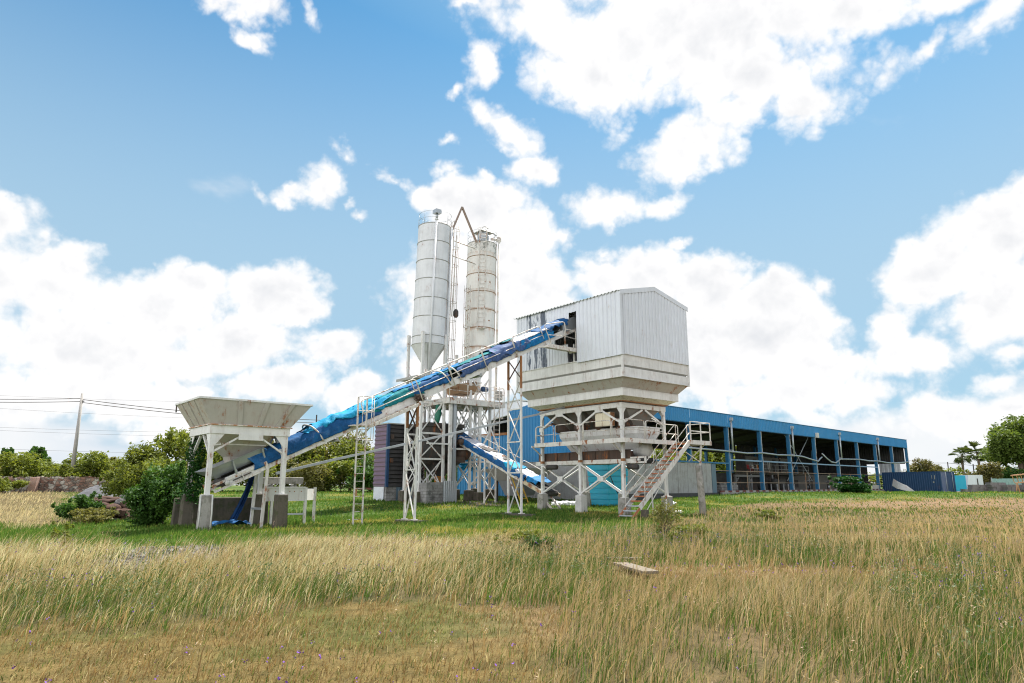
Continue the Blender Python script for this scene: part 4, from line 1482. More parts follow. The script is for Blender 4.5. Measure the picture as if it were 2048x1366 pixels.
def cladder(m, a, b, z0, z1, du, dn, w=.42, cage0=None, rod=.016, step=.34, cr=.36):
    du, dn = Vector(du).normalized(), Vector(dn).normalized()
    o = Vector((a, b, 0))
    for s in (-1, 1):
        q = o + du * (s * w / 2)
        m.bar((q.x, q.y, z0), (q.x, q.y, z1), .045, .045, (0, 1, 0))
    z = z0 + .2
    while z < z1:
        p, q = o - du * (w / 2), o + du * (w / 2)
        m.tube([(p.x, p.y, z), (q.x, q.y, z)], rod * .8, 5)
        z += step
    if cage0 is not None:
        def cp(k, z):
            an = math.pi * k
            v = o + du * (cr * math.cos(an)) + dn * (cr * 1.5 * math.sin(an) + .0)
            return (v.x, v.y, z)
        zz = cage0
        while zz <= z1 + .05:
            m.tube([(o - du * (-w / 2))[:2] + (zz,) if False else cp(k / 8, zz) for k in range(9)], rod, 5)
            zz += 1.45
        for k in (.1, .35, .65, .9):
            m.tube([cp(k, cage0), cp(k, z1)], rod * .8, 5)


lm = MB()
cladder(lm, CA1 + 1.45, CBS - .2, 7.4, 21.2, (.2, 1, 0), (1, -.35, 0), .44, 8.9, .022)
lean_mb(lm, .026, 8.0)
lm.build('caged_ladder', M['rail'], t1)
lm = MB()
cladder(lm, CA2 - .72, CBS - 1.02, 12.9, 20.9, (.8, -.6, 0), (-.6, -.8, 0), .5, None, .02)
lm.box(CA2 - 1.0, CA2 - .45, CBS - 1.45, CBS - .95, 12.85, 12.9)
lm.ring(.4, 20.9, CA2 - .8, CBS - 1.1, .014, 16)
lm.ring(.4, 20.3, CA2 - .8, CBS - 1.1, .014, 16)
for an in (0, 1.2, 2.4, 3.6, 4.8):
    lm.tube([(CA2 - .8 + .4 * math.cos(an), CBS - 1.1 + .4 * math.sin(an), 19.9), (CA2 - .8 + .4 * math.cos(an), CBS - 1.1 + .4 * math.sin(an), 20.9)], .013, 5)
lean_mb(lm, .016, 8.0)
lm.build('ladder', M['rail'], t2)
lm = MB()
cladder(lm, CA2 - 1.45, CBS - .5, 7.4, 16.2, (.2, 1, 0), (-1, -.3, 0), .42, 8.6, .022)
lean_mb(lm, .016, 8.0)
lm.build('caged_ladder', M['rail'], t2)
# bars tying the two silos together
sp = MB()
k1, k2 = CA1 + 1.25 + .2, CA2 - 1.1 + .12
sp.bar((k1 - .05, CBS - .8, 20.35), (10.9, CBS - .95, 22.35), .12, .12)
sp.bar((10.9, CBS - .95, 22.35), (k2, CBS - .9, 19.8), .12, .12)
lean_mb(sp, 0, 8.0)
M['tie'] = paint('brown_grey_steel', (.27, .20, .16), .3, .4)
tie = sp.build('tie_arch', M['tie'], None, SITE, (11, CBS, 20))
tag(tie, 'brown angled pipe peaking between the tops of the two silos', 'pipe')
sp = MB()
for z in (19.6, 18.35):
    sp.tube([(CA1 + 1.3, CBS - .6, z), (CA2 - .95, CBS - .7, z - .25)], .04, 6)
sp.bar((CA1 + 1.5, CBS - .75, 13.5), (CA1 + 1.78, CBS - .8, 20.0), .06)
lean_mb(sp, 0, 8.0)
tag(sp.build('tie_bars', M['rail'], None, SITE, (11, CBS, 18)), 'two thin level bars tying the silo tops together', 'tie bar')
solo('hanging_lamp', M['dark'], 'small black lamp hanging on a cable between the two silos', 'lamp', SITE, (10.7, CBS - .6, 13.5),
     lambda m: (m.lathe([(.02, 14.05), (.12, 14.0), (.19, 13.85), (.19, 13.55), (.1, 13.42), (.02, 13.4)], 10.75, CBS - .6, 14), m.tube([(10.75, CBS - .6, 14), (10.75, CBS - .6, 18.2)], .012, 5)))


# ------------------------------------------------------------------ mixing tower between the silo legs
def build_tower():
    t = thing('mixing_tower', 'white braced mixing tower with rusty deck under the two silos', 'tower', SITE, (11.2, 12.4, .5))
    zd = 7.45
    for a in (9.85, 12.35):
        for b in (10.9, 14.2):
            g = gf(SITE, a, b)
            part('leg', M['white'], t, lambda m: m.box(a - .1, a + .1, b - .09, b + .09, g + .6, zd - .3))
            solo('concrete_footing', M['concrete_dark'], 'square concrete footing under the mixing tower, %s %s' % ('front' if b < 12 else 'rear', 'beside the block enclosure' if a < 11 else 'below the descending conveyor'), 'footing', SITE, (a, b, g),
                 lambda m: m.hexa(rect(a - .38, a + .38, b - .36, b + .36, g - .3), rect(a - .34, a + .34, b - .33, b + .33, g + .6)), 'concrete footings of the mixing tower', bevel=.02)

    def deck(m):
        m.box(9.5, 14.3, 10.6, 14.4, zd - .06, zd)
        for b in (10.6, 14.4):
            m.box(9.45, 14.35, b - .05, b + .05, zd - .42, zd - .062)
        for a in (9.5, 11.0, 12.4, 14.3):
            m.box(a - .05, a + .05, 10.66, 14.34, zd - .4, zd - .064)
    part('deck', M['white_rusty'], t, deck)
    for z0, z1 in ((4.7, 7.0), (2.6, 4.6), (1.2, 2.6)):
        for b in (10.9, 14.2):
            for k in (0, 1):
                if b < 12 and z1 < 5:
                    continue
                part('diagonal', M['white'], t, lambda m: m.bar((9.85 if k else 12.35, b - .12, z0), (11.1, b - .12, z1), .1, .05, (0, 1, 0)))
    for b in (10.9, 14.2):
        part('diagonal', M['white'], t, lambda m: m.bar((12.4, b - .1, 4.0), (14.1, b - .1, 7.0), .09, .05, (0, 1, 0)))
        part('diagonal', M['white'], t, lambda m: m.bar((14.1, b - .12, 4.0), (12.4, b - .12, 7.0), .09, .05, (0, 1, 0)))
    part('grey_trunking', M['galv'], t, lambda m: m.box(10.02, 10.25, 10.75, 10.95, 1.4, 7.6))
    part('cross_bar', M['white'], t, lambda m: (m.bar((9.8, 10.85, 4.0), (12.4, 10.85, 4.0), .1, .1), m.bar((8.0, 10.9, 4.3), (9.8, 10.9, 4.3), .1, .1)))
    for p, q in (((9.5, 10.55, zd), (11.0, 10.55, zd)), ((11.05, 10.55, zd), (12.6, 10.55, zd)), ((12.7, 10.55, zd), (14.3, 10.55, zd)), ((14.3, 10.6, zd), (14.3, 12.4, zd)), ((9.5, 14.4, zd), (11.8, 14.4, zd)), ((11.9, 14.4, zd), (14.3, 14.4, zd))):
        part('handrail', M['rail'], t, lambda m: rail_panel(m, p, q, (0, 0, 1), 1.0, .02))
    m = MB()
    cladder(m, 13.45, 10.35, 2.2, 8.5, (1, 0, 0), (0, -1, 0), .5, 6.2, .016, .3)
    m.build('caged_ladder', M['rail'], t)
    # cement weigher on the deck
    part('weigher', M['rust_soft'], t, lambda m: (m.hexa(rect(10.9, 12.2, 11.4, 12.8, 7.9), rect(10.7, 12.4, 11.2, 13.0, 8.5)), m.tube([(10.3, 11.5, 8.3), (12.5, 11.6, 8.75)], .16, 12)))
    part('motor', M['navy'], t, lambda m: m.tube([(12.6, 11.0, 8.3), (13.05, 11.0, 8.3)], .18, 12))
    part('control_box', M['galv_dirty'], t, lambda m: m.box(13.75, 14.25, 10.7, 10.95, 7.6, 8.25))
    # mixer under the deck
    mx = thing('concrete_mixer', 'big dark grimy mixing drum hanging inside the tower above the block enclosure', 'mixer', SITE, (10.4, 12.5, 3.0))
    part('drum', M['dark'], mx, lambda m: (m.tube([(8.3, 12.6, 3.9), (11.6, 12.6, 3.9)], .95, 22), m.box(8.6, 11.4, 11.6, 13.6, 4.3, 5.5)))
    part('lid', M['dark'], mx, lambda m: m.box(8.4, 11.5, 11.5, 13.7, 5.5, 5.75))
    part('gearbox', M['dark_brown'], mx, lambda m: (m.tube([(10.9, 11.3, 3.9), (11.6, 11.3, 3.6)], .38, 14), m.box(10.5, 11.2, 11.0, 11.6, 3.1, 3.5), m.tube([(10.6, 10.95, 4.5), (11.3, 10.95, 4.5)], .2, 10)))
    part('discharge_chute', M['dark'], mx, lambda m: m.hexa(rect(9.6, 10.4, 12.2, 13, 2.2), rect(9.2, 10.8, 11.9, 13.3, 3.1)))
    part('green_hose', M['green'], mx, lambda m: m.tube([(9.6, 12.0, 7.0), (9.5, 11.9, 6.4), (9.3, 11.8, 5.7)], [.2, .24, .18], 10))
    # block enclosure
    e = thing('block_enclosure', 'low enclosure of grey concrete blocks and corrugated sheet under the mixing tower', 'enclosure', SITE, (8.7, 11, .4))
    g = gf(SITE, 8.7, 10.6) - .2
    part('block_wall', M['block'], e, lambda m: (m.box(7.9, 9.2, 10.35, 10.55, g, 1.78), m.box(7.7, 7.9, 10.35, 12.0, g, 1.75)))
    part('corrugated_sheet', M['galv'], e, lambda m: m.corr((8.95, 10.3, 0), (1, .12, 0), (0, -1, 0), 1.2, g + .2, 1.85, .18, .03))


def blocks(name, col, mortar, bw=.4, bh=.2, dark=.4):
    m, N, b = new_mat(name)
    tc = N.node('ShaderNodeTexCoord')
    sep = N.node('ShaderNodeSeparateXYZ')
    N.put(sep.inputs[0], tc.outputs['Object'])
    cmb = N.node('ShaderNodeCombineXYZ')
    N.put(cmb.inputs[0], N.math('ADD', sep.outputs[0], sep.outputs[1]))
    N.put(cmb.inputs[1], sep.outputs[2])
    br = N.node('ShaderNodeTexBrick')
    N.put(br.inputs['Vector'], cmb.outputs[0])
    br.inputs['Color1'].default_value = tuple(col) + (1,)
    br.inputs['Color2'].default_value = tuple(k * .75 for k in col) + (1,)
    br.inputs['Mortar'].default_value = tuple(mortar) + (1,)
    br.inputs['Scale'].default_value = 1
    br.inputs['Mortar Size'].default_value = .012
    br.inputs['Brick Width'].default_value = bw
    br.inputs['Row Height'].default_value = bh
    n = N.noise(tc.outputs['Object'], 2.5, 7, .7)
    N.put(b.inputs['Base Color'], N.mix(N.math('MULTIPLY', N.ramp(n, .45, .7), dark), br.outputs[0], (.04, .04, .035)))
    b.inputs['Roughness'].default_value = .95
    return m


M['block'] = blocks('grey_concrete_blocks', (.30, .29, .28), (.14, .13, .12), dark=.8)
M['green'] = paint('green_paint', (.03, .2, .13), .1, .3)
build_tower()

# ------------------------------------------------------------------ purple cabin
M['louvre'] = paint('dark_weathered_boards', (.045, .042, .042), 0, .5, .8, grimecol=(.1, .09, .08))


def build_cabin():
    a0, a1, b0, b1 = 6.85, 9.75, 14.0, 15.75
    g = gf(SITE, a0, b0)
    t = thing('control_cabin', 'tall purple corrugated cabin with dark louvred front behind the conveyor ladder', 'cabin', SITE, (8.3, 15, g))
    zl, zt = 1.5, 5.7

    def hor_corr(m, o, du, L, z0, z1, dn, pitch=.29, dep=.05):
        o, du, dn = Vector(o), Vector(du), Vector(dn)
        n = int((z1 - z0) / pitch)
        P = []
        for i in range(n):
            for f, k in ((0, 0), (.35, 0), (.55, 1), (.8, 1), (.98, .1)):
                z = z0 + (z1 - z0) * (i + f) / n
                P.append([Vector((o.x, o.y, z)) + dn * (dep * k), Vector((o.x, o.y, z)) + du * L + dn * (dep * k)])
        m.quad_sheet(P, .003, False)
    part('purple_wall', M['purple'], t, lambda m: hor_corr(m, (a0, b1, 0), (0, -1, 0), b1 - b0, zl, zt, (-1, 0, 0)))
    part('purple_wall', M['purple'], t, lambda m: hor_corr(m, (a1, b0, 0), (0, 1, 0), b1 - b0, zl, zt, (1, 0, 0)))
    part('rear_wall', M['purple'], t, lambda m: m.box(a0 + .05, a1 - .05, b1 - .05, b1, zl, zt))
    part('roof', M['galv_dirty'], t, lambda m: m.box(a0 - .1, a1 + .1, b0 - .1, b1 + .1, zt, zt + .08))
    part('corner_trim', M['navy'], t, lambda m: (m.box(a0 - .06, a0 + .12, b0 - .07, b0 - .03, zl - .02, zt), m.box(a0 - .07, a0 - .06, b0 - .07, b0 + .1, zl - .02, zt)))

    def louv(m):
        m.box(a0 + .1, a1, b0 + .1, b0 + .14, zl, zt)
        n = 15
        for i in range(n):
            z = zl + (zt - zl) * i / n
            h = (zt - zl) / n
            m.hexa([Vector((a0 + .12, b0 - .04, z)), Vector((a1, b0 - .04, z)), Vector((a1, b0, z)), Vector((a0 + .12, b0, z))],
                   [Vector((a0 + .12, b0 + .06, z + h * .82)), Vector((a1, b0 + .06, z + h * .82)), Vector((a1, b0 + .1, z + h * .82)), Vector((a0 + .12, b0 + .1, z + h * .82))])
    part('louvred_front', M['louvre'], t, louv)
    for z in (3.1, 4.7):
        part('vent_plate', M['dark_brown'], t, lambda m: m.box(a0 + .22, a0 + .42, b0 - .1, b0 - .05, z, z + .3))
    part('base_wall', M['block'], t, lambda m: (m.box(a0 + .05, a1 - .05, b0 + .08, b0 + .25, g - .2, zl), m.box(a0 + .08, a0 + .25, b0 + .25, b1 - .05, g - .2, zl)))
    part('base_sheet', M['clad'], t, lambda m: m.corr((a0 + .02, b1, 0), (0, -1, 0), (-1, 0, 0), b1 - b0 - .35, g, zl - .02, .12, .02))
    part('base_sheet', M['slate'], t, lambda m: m.corr((a0 + .8, b0 + .03, 0), (1, 0, 0), (0, -1, 0), 1.3, g, zl - .04, .3, .03), 'slate blue base sheet')


M['slate'] = paint('slate_blue_sheet', (.10, .16, .21), 0, .4, .5)
build_cabin()


# ------------------------------------------------------------------ second conveyor, bin to tower
Z2, K2, CA3 = 1.12, .392, 11.5
TH2 = math.atan(K2)


def z2(b):
    return Z2 + K2 * (b - 3.3)


def C2(b, a, h):
    return Vector((CA3 + a, b - math.sin(TH2) * h, z2(b) + math.cos(TH2) * h))


def build_conv2():
    t = thing('mixer_conveyor', 'second belt conveyor with blue and white covers climbing from under the bin to the tower', 'conveyor', SITE, (CA3, 8, 1))
    n = Vector((0, -math.sin(TH2), math.cos(TH2)))
    for s in (-1, 1):
        part('side_channel', M['white_rusty'], t, lambda m: m.chan(C2(3.0, s * .48, .14), C2(13.9, s * .48, .14), .08, .28, .018, n, -s))
    part('belt', M['rubber'], t, lambda m: (m.bar(C2(2.8, 0, .36), C2(13.9, 0, .36), .8, .02, n), m.bar(C2(2.8, 0, .02), C2(13.9, 0, .02), .7, .02, n)))
    part('tail_pulley', M['dark'], t, lambda m: m.tube([C2(2.9, -.5, .18), C2(2.9, .5, .18)], .18, 14))
    part('tail_frame', M['yellow_white'], t, lambda m: [m.bar(C2(2.6, s * .54, .15), C2(4.6, s * .54, .15), .04, .2, n) for s in (-1, 1)])
    for b, z in ((8.9, .4), (8.2, .4)):
        pass
    for s in (-1, 1):
        part('leg', M['white'], t, lambda m: m.bar((CA3 + s * .46, 8.6, gf(SITE, CA3, 8.6) - .1), C2(8.6, s * .46, .05), .085, .085, (0, 1, 0)))
    for i in range(2):
        z0, z1 = .55 + i * 1.3, .55 + (i + 1) * 1.25
        for k in (-1, 1):
            part('leg_brace', M['white'], t, lambda m: m.bar((CA3 - k * .46, 8.55 + .03 * k, z0), (CA3 + k * .46, 8.55 + .03 * k, min(z1, z2(8.6))), .05, .03, (0, 1, 0)))
    for b0, b1 in ((4.0, 6.3), (6.4, 8.8), (8.9, 11.2)):
        part('handrail', M['rail'], t, lambda m: m.tube(rounded([C2(b0, .6, 0), C2(b0, .6, .95), C2(b1, .6, .95), C2(b1, .6, 0)], .18), .02, 7) or m.tube([C2(b0, .6, .5), C2(b1, .6, .5)], .018, 7))
    part('foot_rail', M['rail'], t, lambda m: (m.bar((11.0, 3.2, 1.1), (10.75, 1.9, .25), .07, .12), m.bar((11.7, 3.2, 1.1), (11.45, 1.9, .25), .07, .12), [m.bar((11.0 - .25 * f, 3.2 - 1.3 * f, 1.1 - .85 * f), (11.7 - .25 * f, 3.2 - 1.3 * f, 1.1 - .85 * f), .12, .03) for f in (.15, .35, .55, .75, .95)]))


M['yellow_white'] = paint('dirty_yellowish_paint', (.55, .48, .34), .6, .4)
build_conv2()


def tarp2(b0, b1, t0, t1, mat, label, lift, peak, wr, seed):
    m = MB()
    nx, ny = max(8, int((b1 - b0) / .08)), max(8, int((t1 - t0) * 30))
    P = []
    for i in range(nx + 1):
        row = []
        for j in range(ny + 1):
            u, v = i / nx, j / ny
            b = b1 - (b1 - b0) * u
            t = t0 + (t1 - t0) * v + .1 * (1 - v) * mnoise.noise(Vector((b * 2, seed, 0)))
            x, h = prof(min(1, max(0, t)), peak)
            b += .2 * mnoise.noise(Vector((v * 4, seed, u))) * (1 if i in (0, nx) else .2)
            k = mnoise.fractal(Vector((b * 1.5 + seed, x * 2.2, h * 2)), 1.0, 2.0, 4) * wr + lift
            row.append(C2(b, x + (x / .57) * .8 * k, h * .85 + k * .8))
        P.append(row)
    m.quad_sheet(P, .006, True)
    tag(m.build('tarpaulin', mat, None, SITE, (CA3, .5 * (b0 + b1), z2(.5 * (b0 + b1)))), label, 'tarpaulin', 'tarpaulins tied over the conveyors')


tarp2(11.2, 13.8, 0.03, 1, M['tarp_blue'], 'dark blue tarpaulin at the tower end of the second conveyor', 0, .75, .06, 21)
tarp2(3.9, 11.6, .17, 1, M['tarp_white'], 'dirty white tarpaulin along the top of the second conveyor', .03, .66, .07, 22)
tarp2(4.6, 11.4, .0, .22, M['tarp_blue'], 'dark blue strip of tarpaulin down the side of the second conveyor', .05, .66, .06, 23)
tarp2(5.7, 6.7, .15, .8, M['tarp_cyan'], 'light blue tarpaulin patch across the middle of the second conveyor', .09, .67, .06, 24)
tarp2(3.5, 4.4, .1, .8, M['tarp_bright'], 'blue tarpaulin scrap at the foot of the second conveyor', .09, .64, .08, 25)
tarp2(8.6, 9.6, .3, .7, M['dark'], 'black rubber flap torn open on top of the second conveyor', .08, .66, .08, 26)
tarp2(7.2, 8.0, .35, .75, M['dark'], 'smaller black rubber flap lower on the second conveyor', .07, .66, .06, 27)


def junk():
    g = gf(SITE, 13.5, 8)
    solo('yellow_steps', M['yellow'], 'yellow steel step ladder leaning under the second conveyor', 'ladder', SITE, (13.0, 7.2, g),
         lambda m: (m.bar((12.6, 6.7, g), (12.6, 7.9, g + 2.1), .06), m.bar((13.2, 6.7, g), (13.2, 7.9, g + 2.1), .06), [m.bar((12.6, 6.7 + 1.2 * f, g + 2.1 * f), (13.2, 6.7 + 1.2 * f, g + 2.1 * f), .16, .03) for f in (.15, .32, .49, .66, .83, .98)]))
    h = thing('gravel_loader', 'grey sloping loading chute on dark legs behind the foot of the second conveyor', 'chute', SITE, (14, 9, g))
    part('chute', M['galv_dirty'], h, lambda m: m.hexa(rect(13.2, 15.2, 7.4, 10.2, 1.9), rect(12.6, 15.6, 6.8, 10.8, 2.7)))
    for a in (13.3, 15.1):
        for b in (7.5, 10.1):
            part('leg', M['dark'], h, lambda m: m.bar((a, b, g - .1), (a, b, 1.95), .14))
    part('lower_bin', M['galv'], h, lambda m: m.hexa(rect(13.6, 15.0, 8.2, 9.6, .9), rect(13.3, 15.1, 7.6, 10.0, 1.9)))
    for k, (a, b, s, lb) in enumerate(((11.5, 14.9, 1, 'crumpled bright blue tarpaulin hanging behind the mixing tower'), (13.6, 13.9, .8, 'bunched cyan tarpaulin over pipes behind the mixing tower'))):
        m = MB()
        P = []
        for i in range(22):
            P.append([Vector((a + (j / 11 - .5) * 2.4 * s + .15 * mnoise.noise(Vector((i * .3, j * .3, k))), b - .4 + .35 * mnoise.noise(Vector((i * .35, j * .4, k + 3))) , 3.6 - .55 * s * (i / 21) * 2 + .35 * mnoise.noise(Vector((j * .5, k, 1))))) for j in range(12)])
        m.quad_sheet(P, .006)
        tag(m.build('tarpaulin', M['tarp_cyan'] if k else M['tarp_bright'], None, SITE, (a, b, 3)), lb, 'tarpaulin')
    solo('orange_drum', M['orange'], 'orange plastic panel standing behind the mixing tower legs', 'panel', SITE, (12.6, 16.5, .6), lambda m: m.box(12.4, 13.3, 16.4, 16.55, .6, 2.3), bevel=.03)


junk()

# ------------------------------------------------------------------ smaller things round the feed hopper and the bin
def extras():
    # white panel frame beside the feed hopper
    t = thing('panel_frame', 'white riveted steel panel frame standing beside the feed hopper', 'steel frame', SITE, (-5.2, .9, 0))
    part('front_panel', M['white'], t, lambda m: (m.box(-6.3, -4.6, .72, .76, .98, 1.48), m.box(-6.3, -4.6, .66, .82, 1.48, 1.53), m.box(-6.3, -4.6, .7, .8, .95, .98)))
    part('rear_panel', M['white'], t, lambda m: (m.box(-6.2, -3.72, 1.62, 1.66, .95, 1.45)))
    part('end_panel', M['white'], t, lambda m: m.bar((-4.6, .75, 1.2), (-3.8, 1.62, 1.2), .03, .46))
    for a, b in ((-4.57, .75), (-3.76, 1.64), (-6.0, .76)):
        part('leg', M['white'], t, lambda m: m.box(a - .05, a + .05, b - .05, b + .05, -.15, 1.5))
    part('tie_bar', M['galv'], t, lambda m: m.bar((-6.0, .76, .42), (-4.6, .76, .42), .05, .07))
    part('rivets', M['rust'], t, lambda m: [m.box(x, x + .04, .705, .72, 1.32, 1.36) for x in (-5.9, -5.75, -5.3, -5.1, -4.8)], 'rusty rivet heads')
    solo('concrete_beam', M['concrete'], 'stained concrete beam lying across the white panel frame', 'beam', SITE, (-5.4, 1.2, 1.6), lambda m: (m.box(-6.3, -4.55, 1.1, 1.3, 1.64, 1.92), m.box(-5.9, -5.84, 1.1, 1.62, 1.46, 1.64), m.box(-4.9, -4.84, 1.1, 1.62, 1.46, 1.64)), bevel=.02)
    # tarpaulins under the hopper
    m = MB()
    P = [[Vector((-8.6 + 1.5 * i / 20, -.3 + .9 * j / 10, .12 + .16 * mnoise.noise(Vector((i * .25, j * .3, 2))) + .12 * math.sin(i / 20 * 3.1))) for j in range(11)] for i in range(21)]
    m.quad_sheet(P, .006)
    tag(m.build('tarpaulin', M['tarp_blue'], None, SITE, (-7.9, 0, .1)), 'blue tarpaulin lying crumpled in the grass under the feed hopper', 'tarpaulin')
    m = MB()
    P = []
    for i in range(25):
        u = i / 24
        P.append([Vector((-6.75 - .75 * u ** 1.6 + (j / 8 - .5) * (.12 + .16 * u), .95 - .1 * u + .08 * math.sin(j * 2.2 + u), 2.5 - 2.35 * u + .05 * mnoise.noise(Vector((i * .4, j, 0))))) for j in range(9)])
    m.quad_sheet(P, .006)
    tag(m.build('tarpaulin', M['tarp_dark'], None, SITE, (-7, .5, 1.2)), 'dark blue tarpaulin hanging from the conveyor foot down to the ground', 'tarpaulin')
    # tank behind the bin
    c = to_frame(SITE, at(1217, 1002, 44.4))
    g = gf(SITE, c.x, c.y)
    t = thing('water_tank', 'square ribbed turquoise plastic water tank behind the bin legs', 'tank', SITE, (c.x, c.y, g))

    def tank(m):
        prof_ = []
        n = 7
        z = 0
        for i in range(n):
            w = .78 + .2 * i / n
            prof_ += [(w, z), (w + .02, z + .06), (w + .03, z + .3), (w + .02, z + .335), (w - .035, z + .345), (w - .035, z + .36)]
            z += .36
        m0 = []
        for w, zz in prof_:
            ch = .08
            m0.append([Vector((c.x + x, c.y + y, g + zz)) for x, y in ((-w + ch, -w), (w - ch, -w), (w, -w + ch), (w, w - ch), (w - ch, w), (-w + ch, w), (-w, w - ch), (-w, -w + ch))])
        vs = [p for r in m0 for p in r]
        fs = [(i * 8 + k, i * 8 + (k + 1) % 8, (i + 1) * 8 + (k + 1) % 8, (i + 1) * 8 + k) for i in range(len(m0) - 1) for k in range(8)]
        fs.append(tuple(len(vs) - 8 + k for k in range(8)))
        m.add(vs, fs)
    part('body', M['teal'], t, tank)
    part('lid', M['teal'], t, lambda m: m.hexa(rect(c.x - 1.0, c.x + 1.0, c.y - 1.0, c.y + 1.0, g + 2.5), rect(c.x - .96, c.x + .96, c.y - .96, c.y + .96, g + 2.6)))
    part('inlet_elbow', M['offwhite'], t, lambda m: m.tube(rounded([(c.x + .3, c.y - .9, g + 2.55), (c.x + .3, c.y - .9, g + 2.78), (c.x + .55, c.y - 1.05, g + 2.8)], .1), .07, 8))
    part('hose', M['rubber'], t, lambda m: m.tube(rounded([(c.x - .9, c.y - 1.02, g + 1.8), (c.x - .5, c.y - 1.1, g + .9), (c.x + .1, c.y - 1.15, g + .3), (c.x + .9, c.y - 1.2, g + .12)], .4), .03, 6))
    # litter in the grass
    for k, (x, y, Y, s, lb) in enumerate(((1134, 999, 44, .3, 'row of crumpled white plastic bags in the grass behind the bin plinths'), (1357, 1011, 38.5, .16, 'white crumpled plastic bag in the grass beside the staircase'), (1343, 994, 44, .22, 'white plastic sack lying by the concrete plank wall'),
                                     (698, 1021, 33, .07, 'small scrap of white paper in the grass near the ladder'))):
        p = at(x, y, Y)
        m = MB()
        for q in range(5 if k == 0 else 1):
            ce = Vector((p.x + (q - 2) * .3 * (k == 0), Y + .1 * (q % 2), float(gh(p.x, Y)) + s * .35))
            bm = bmesh.new()
            bmesh.ops.create_icosphere(bm, subdivisions=3, radius=s)
            vs = [ce + Vector((v.co.x * 1.3, v.co.y, v.co.z * .6)) * (1 + .35 * mnoise.noise(v.co / s * 2.2 + Vector((q, k, 0)))) for v in bm.verts]
            bm.verts.index_update()
            m.add(vs, [tuple(v.index for v in f.verts) for f in bm.faces], False)
            bm.free()
        tag(m.build('plastic_bag', M['bag'], None, WORLD, (p.x, Y, 0)), lb, 'plastic bag')
    for x0, y0, x1, y1, w, lb in ((1240, 1128, 1302, 1146, .3, 'pale weathered board lying aslant in the tall grass'), (1214, 1118, 1284, 1118, .1, 'thin pale plank lying level in the grass beside the board')):
        v = [Vector(ray(x, y)) for x, y in ((x0, y0), (x1, y1))]
        q = [Vector((d.x * (1.52 / -d.z), d.y * (1.52 / -d.z), .09)) for d in v]
        solo('wooden_board', M['wood'], lb, 'board', WORLD, q[0], lambda m: m.bar(q[0], q[1], w, .05), bevel=.006)


M['tarp_dark'] = cloth('dark_navy_tarpaulin', (0.006, 0.035, 0.11), (0.008, 0.05, 0.16), amt=.05)
M['bag'] = paint('white_plastic_bag', (.75, .75, .76), 0, .2, .5)
M['wood'] = paint('weathered_board', (.17, .14, .105), 0, .6, .85, streak=.3)
extras()


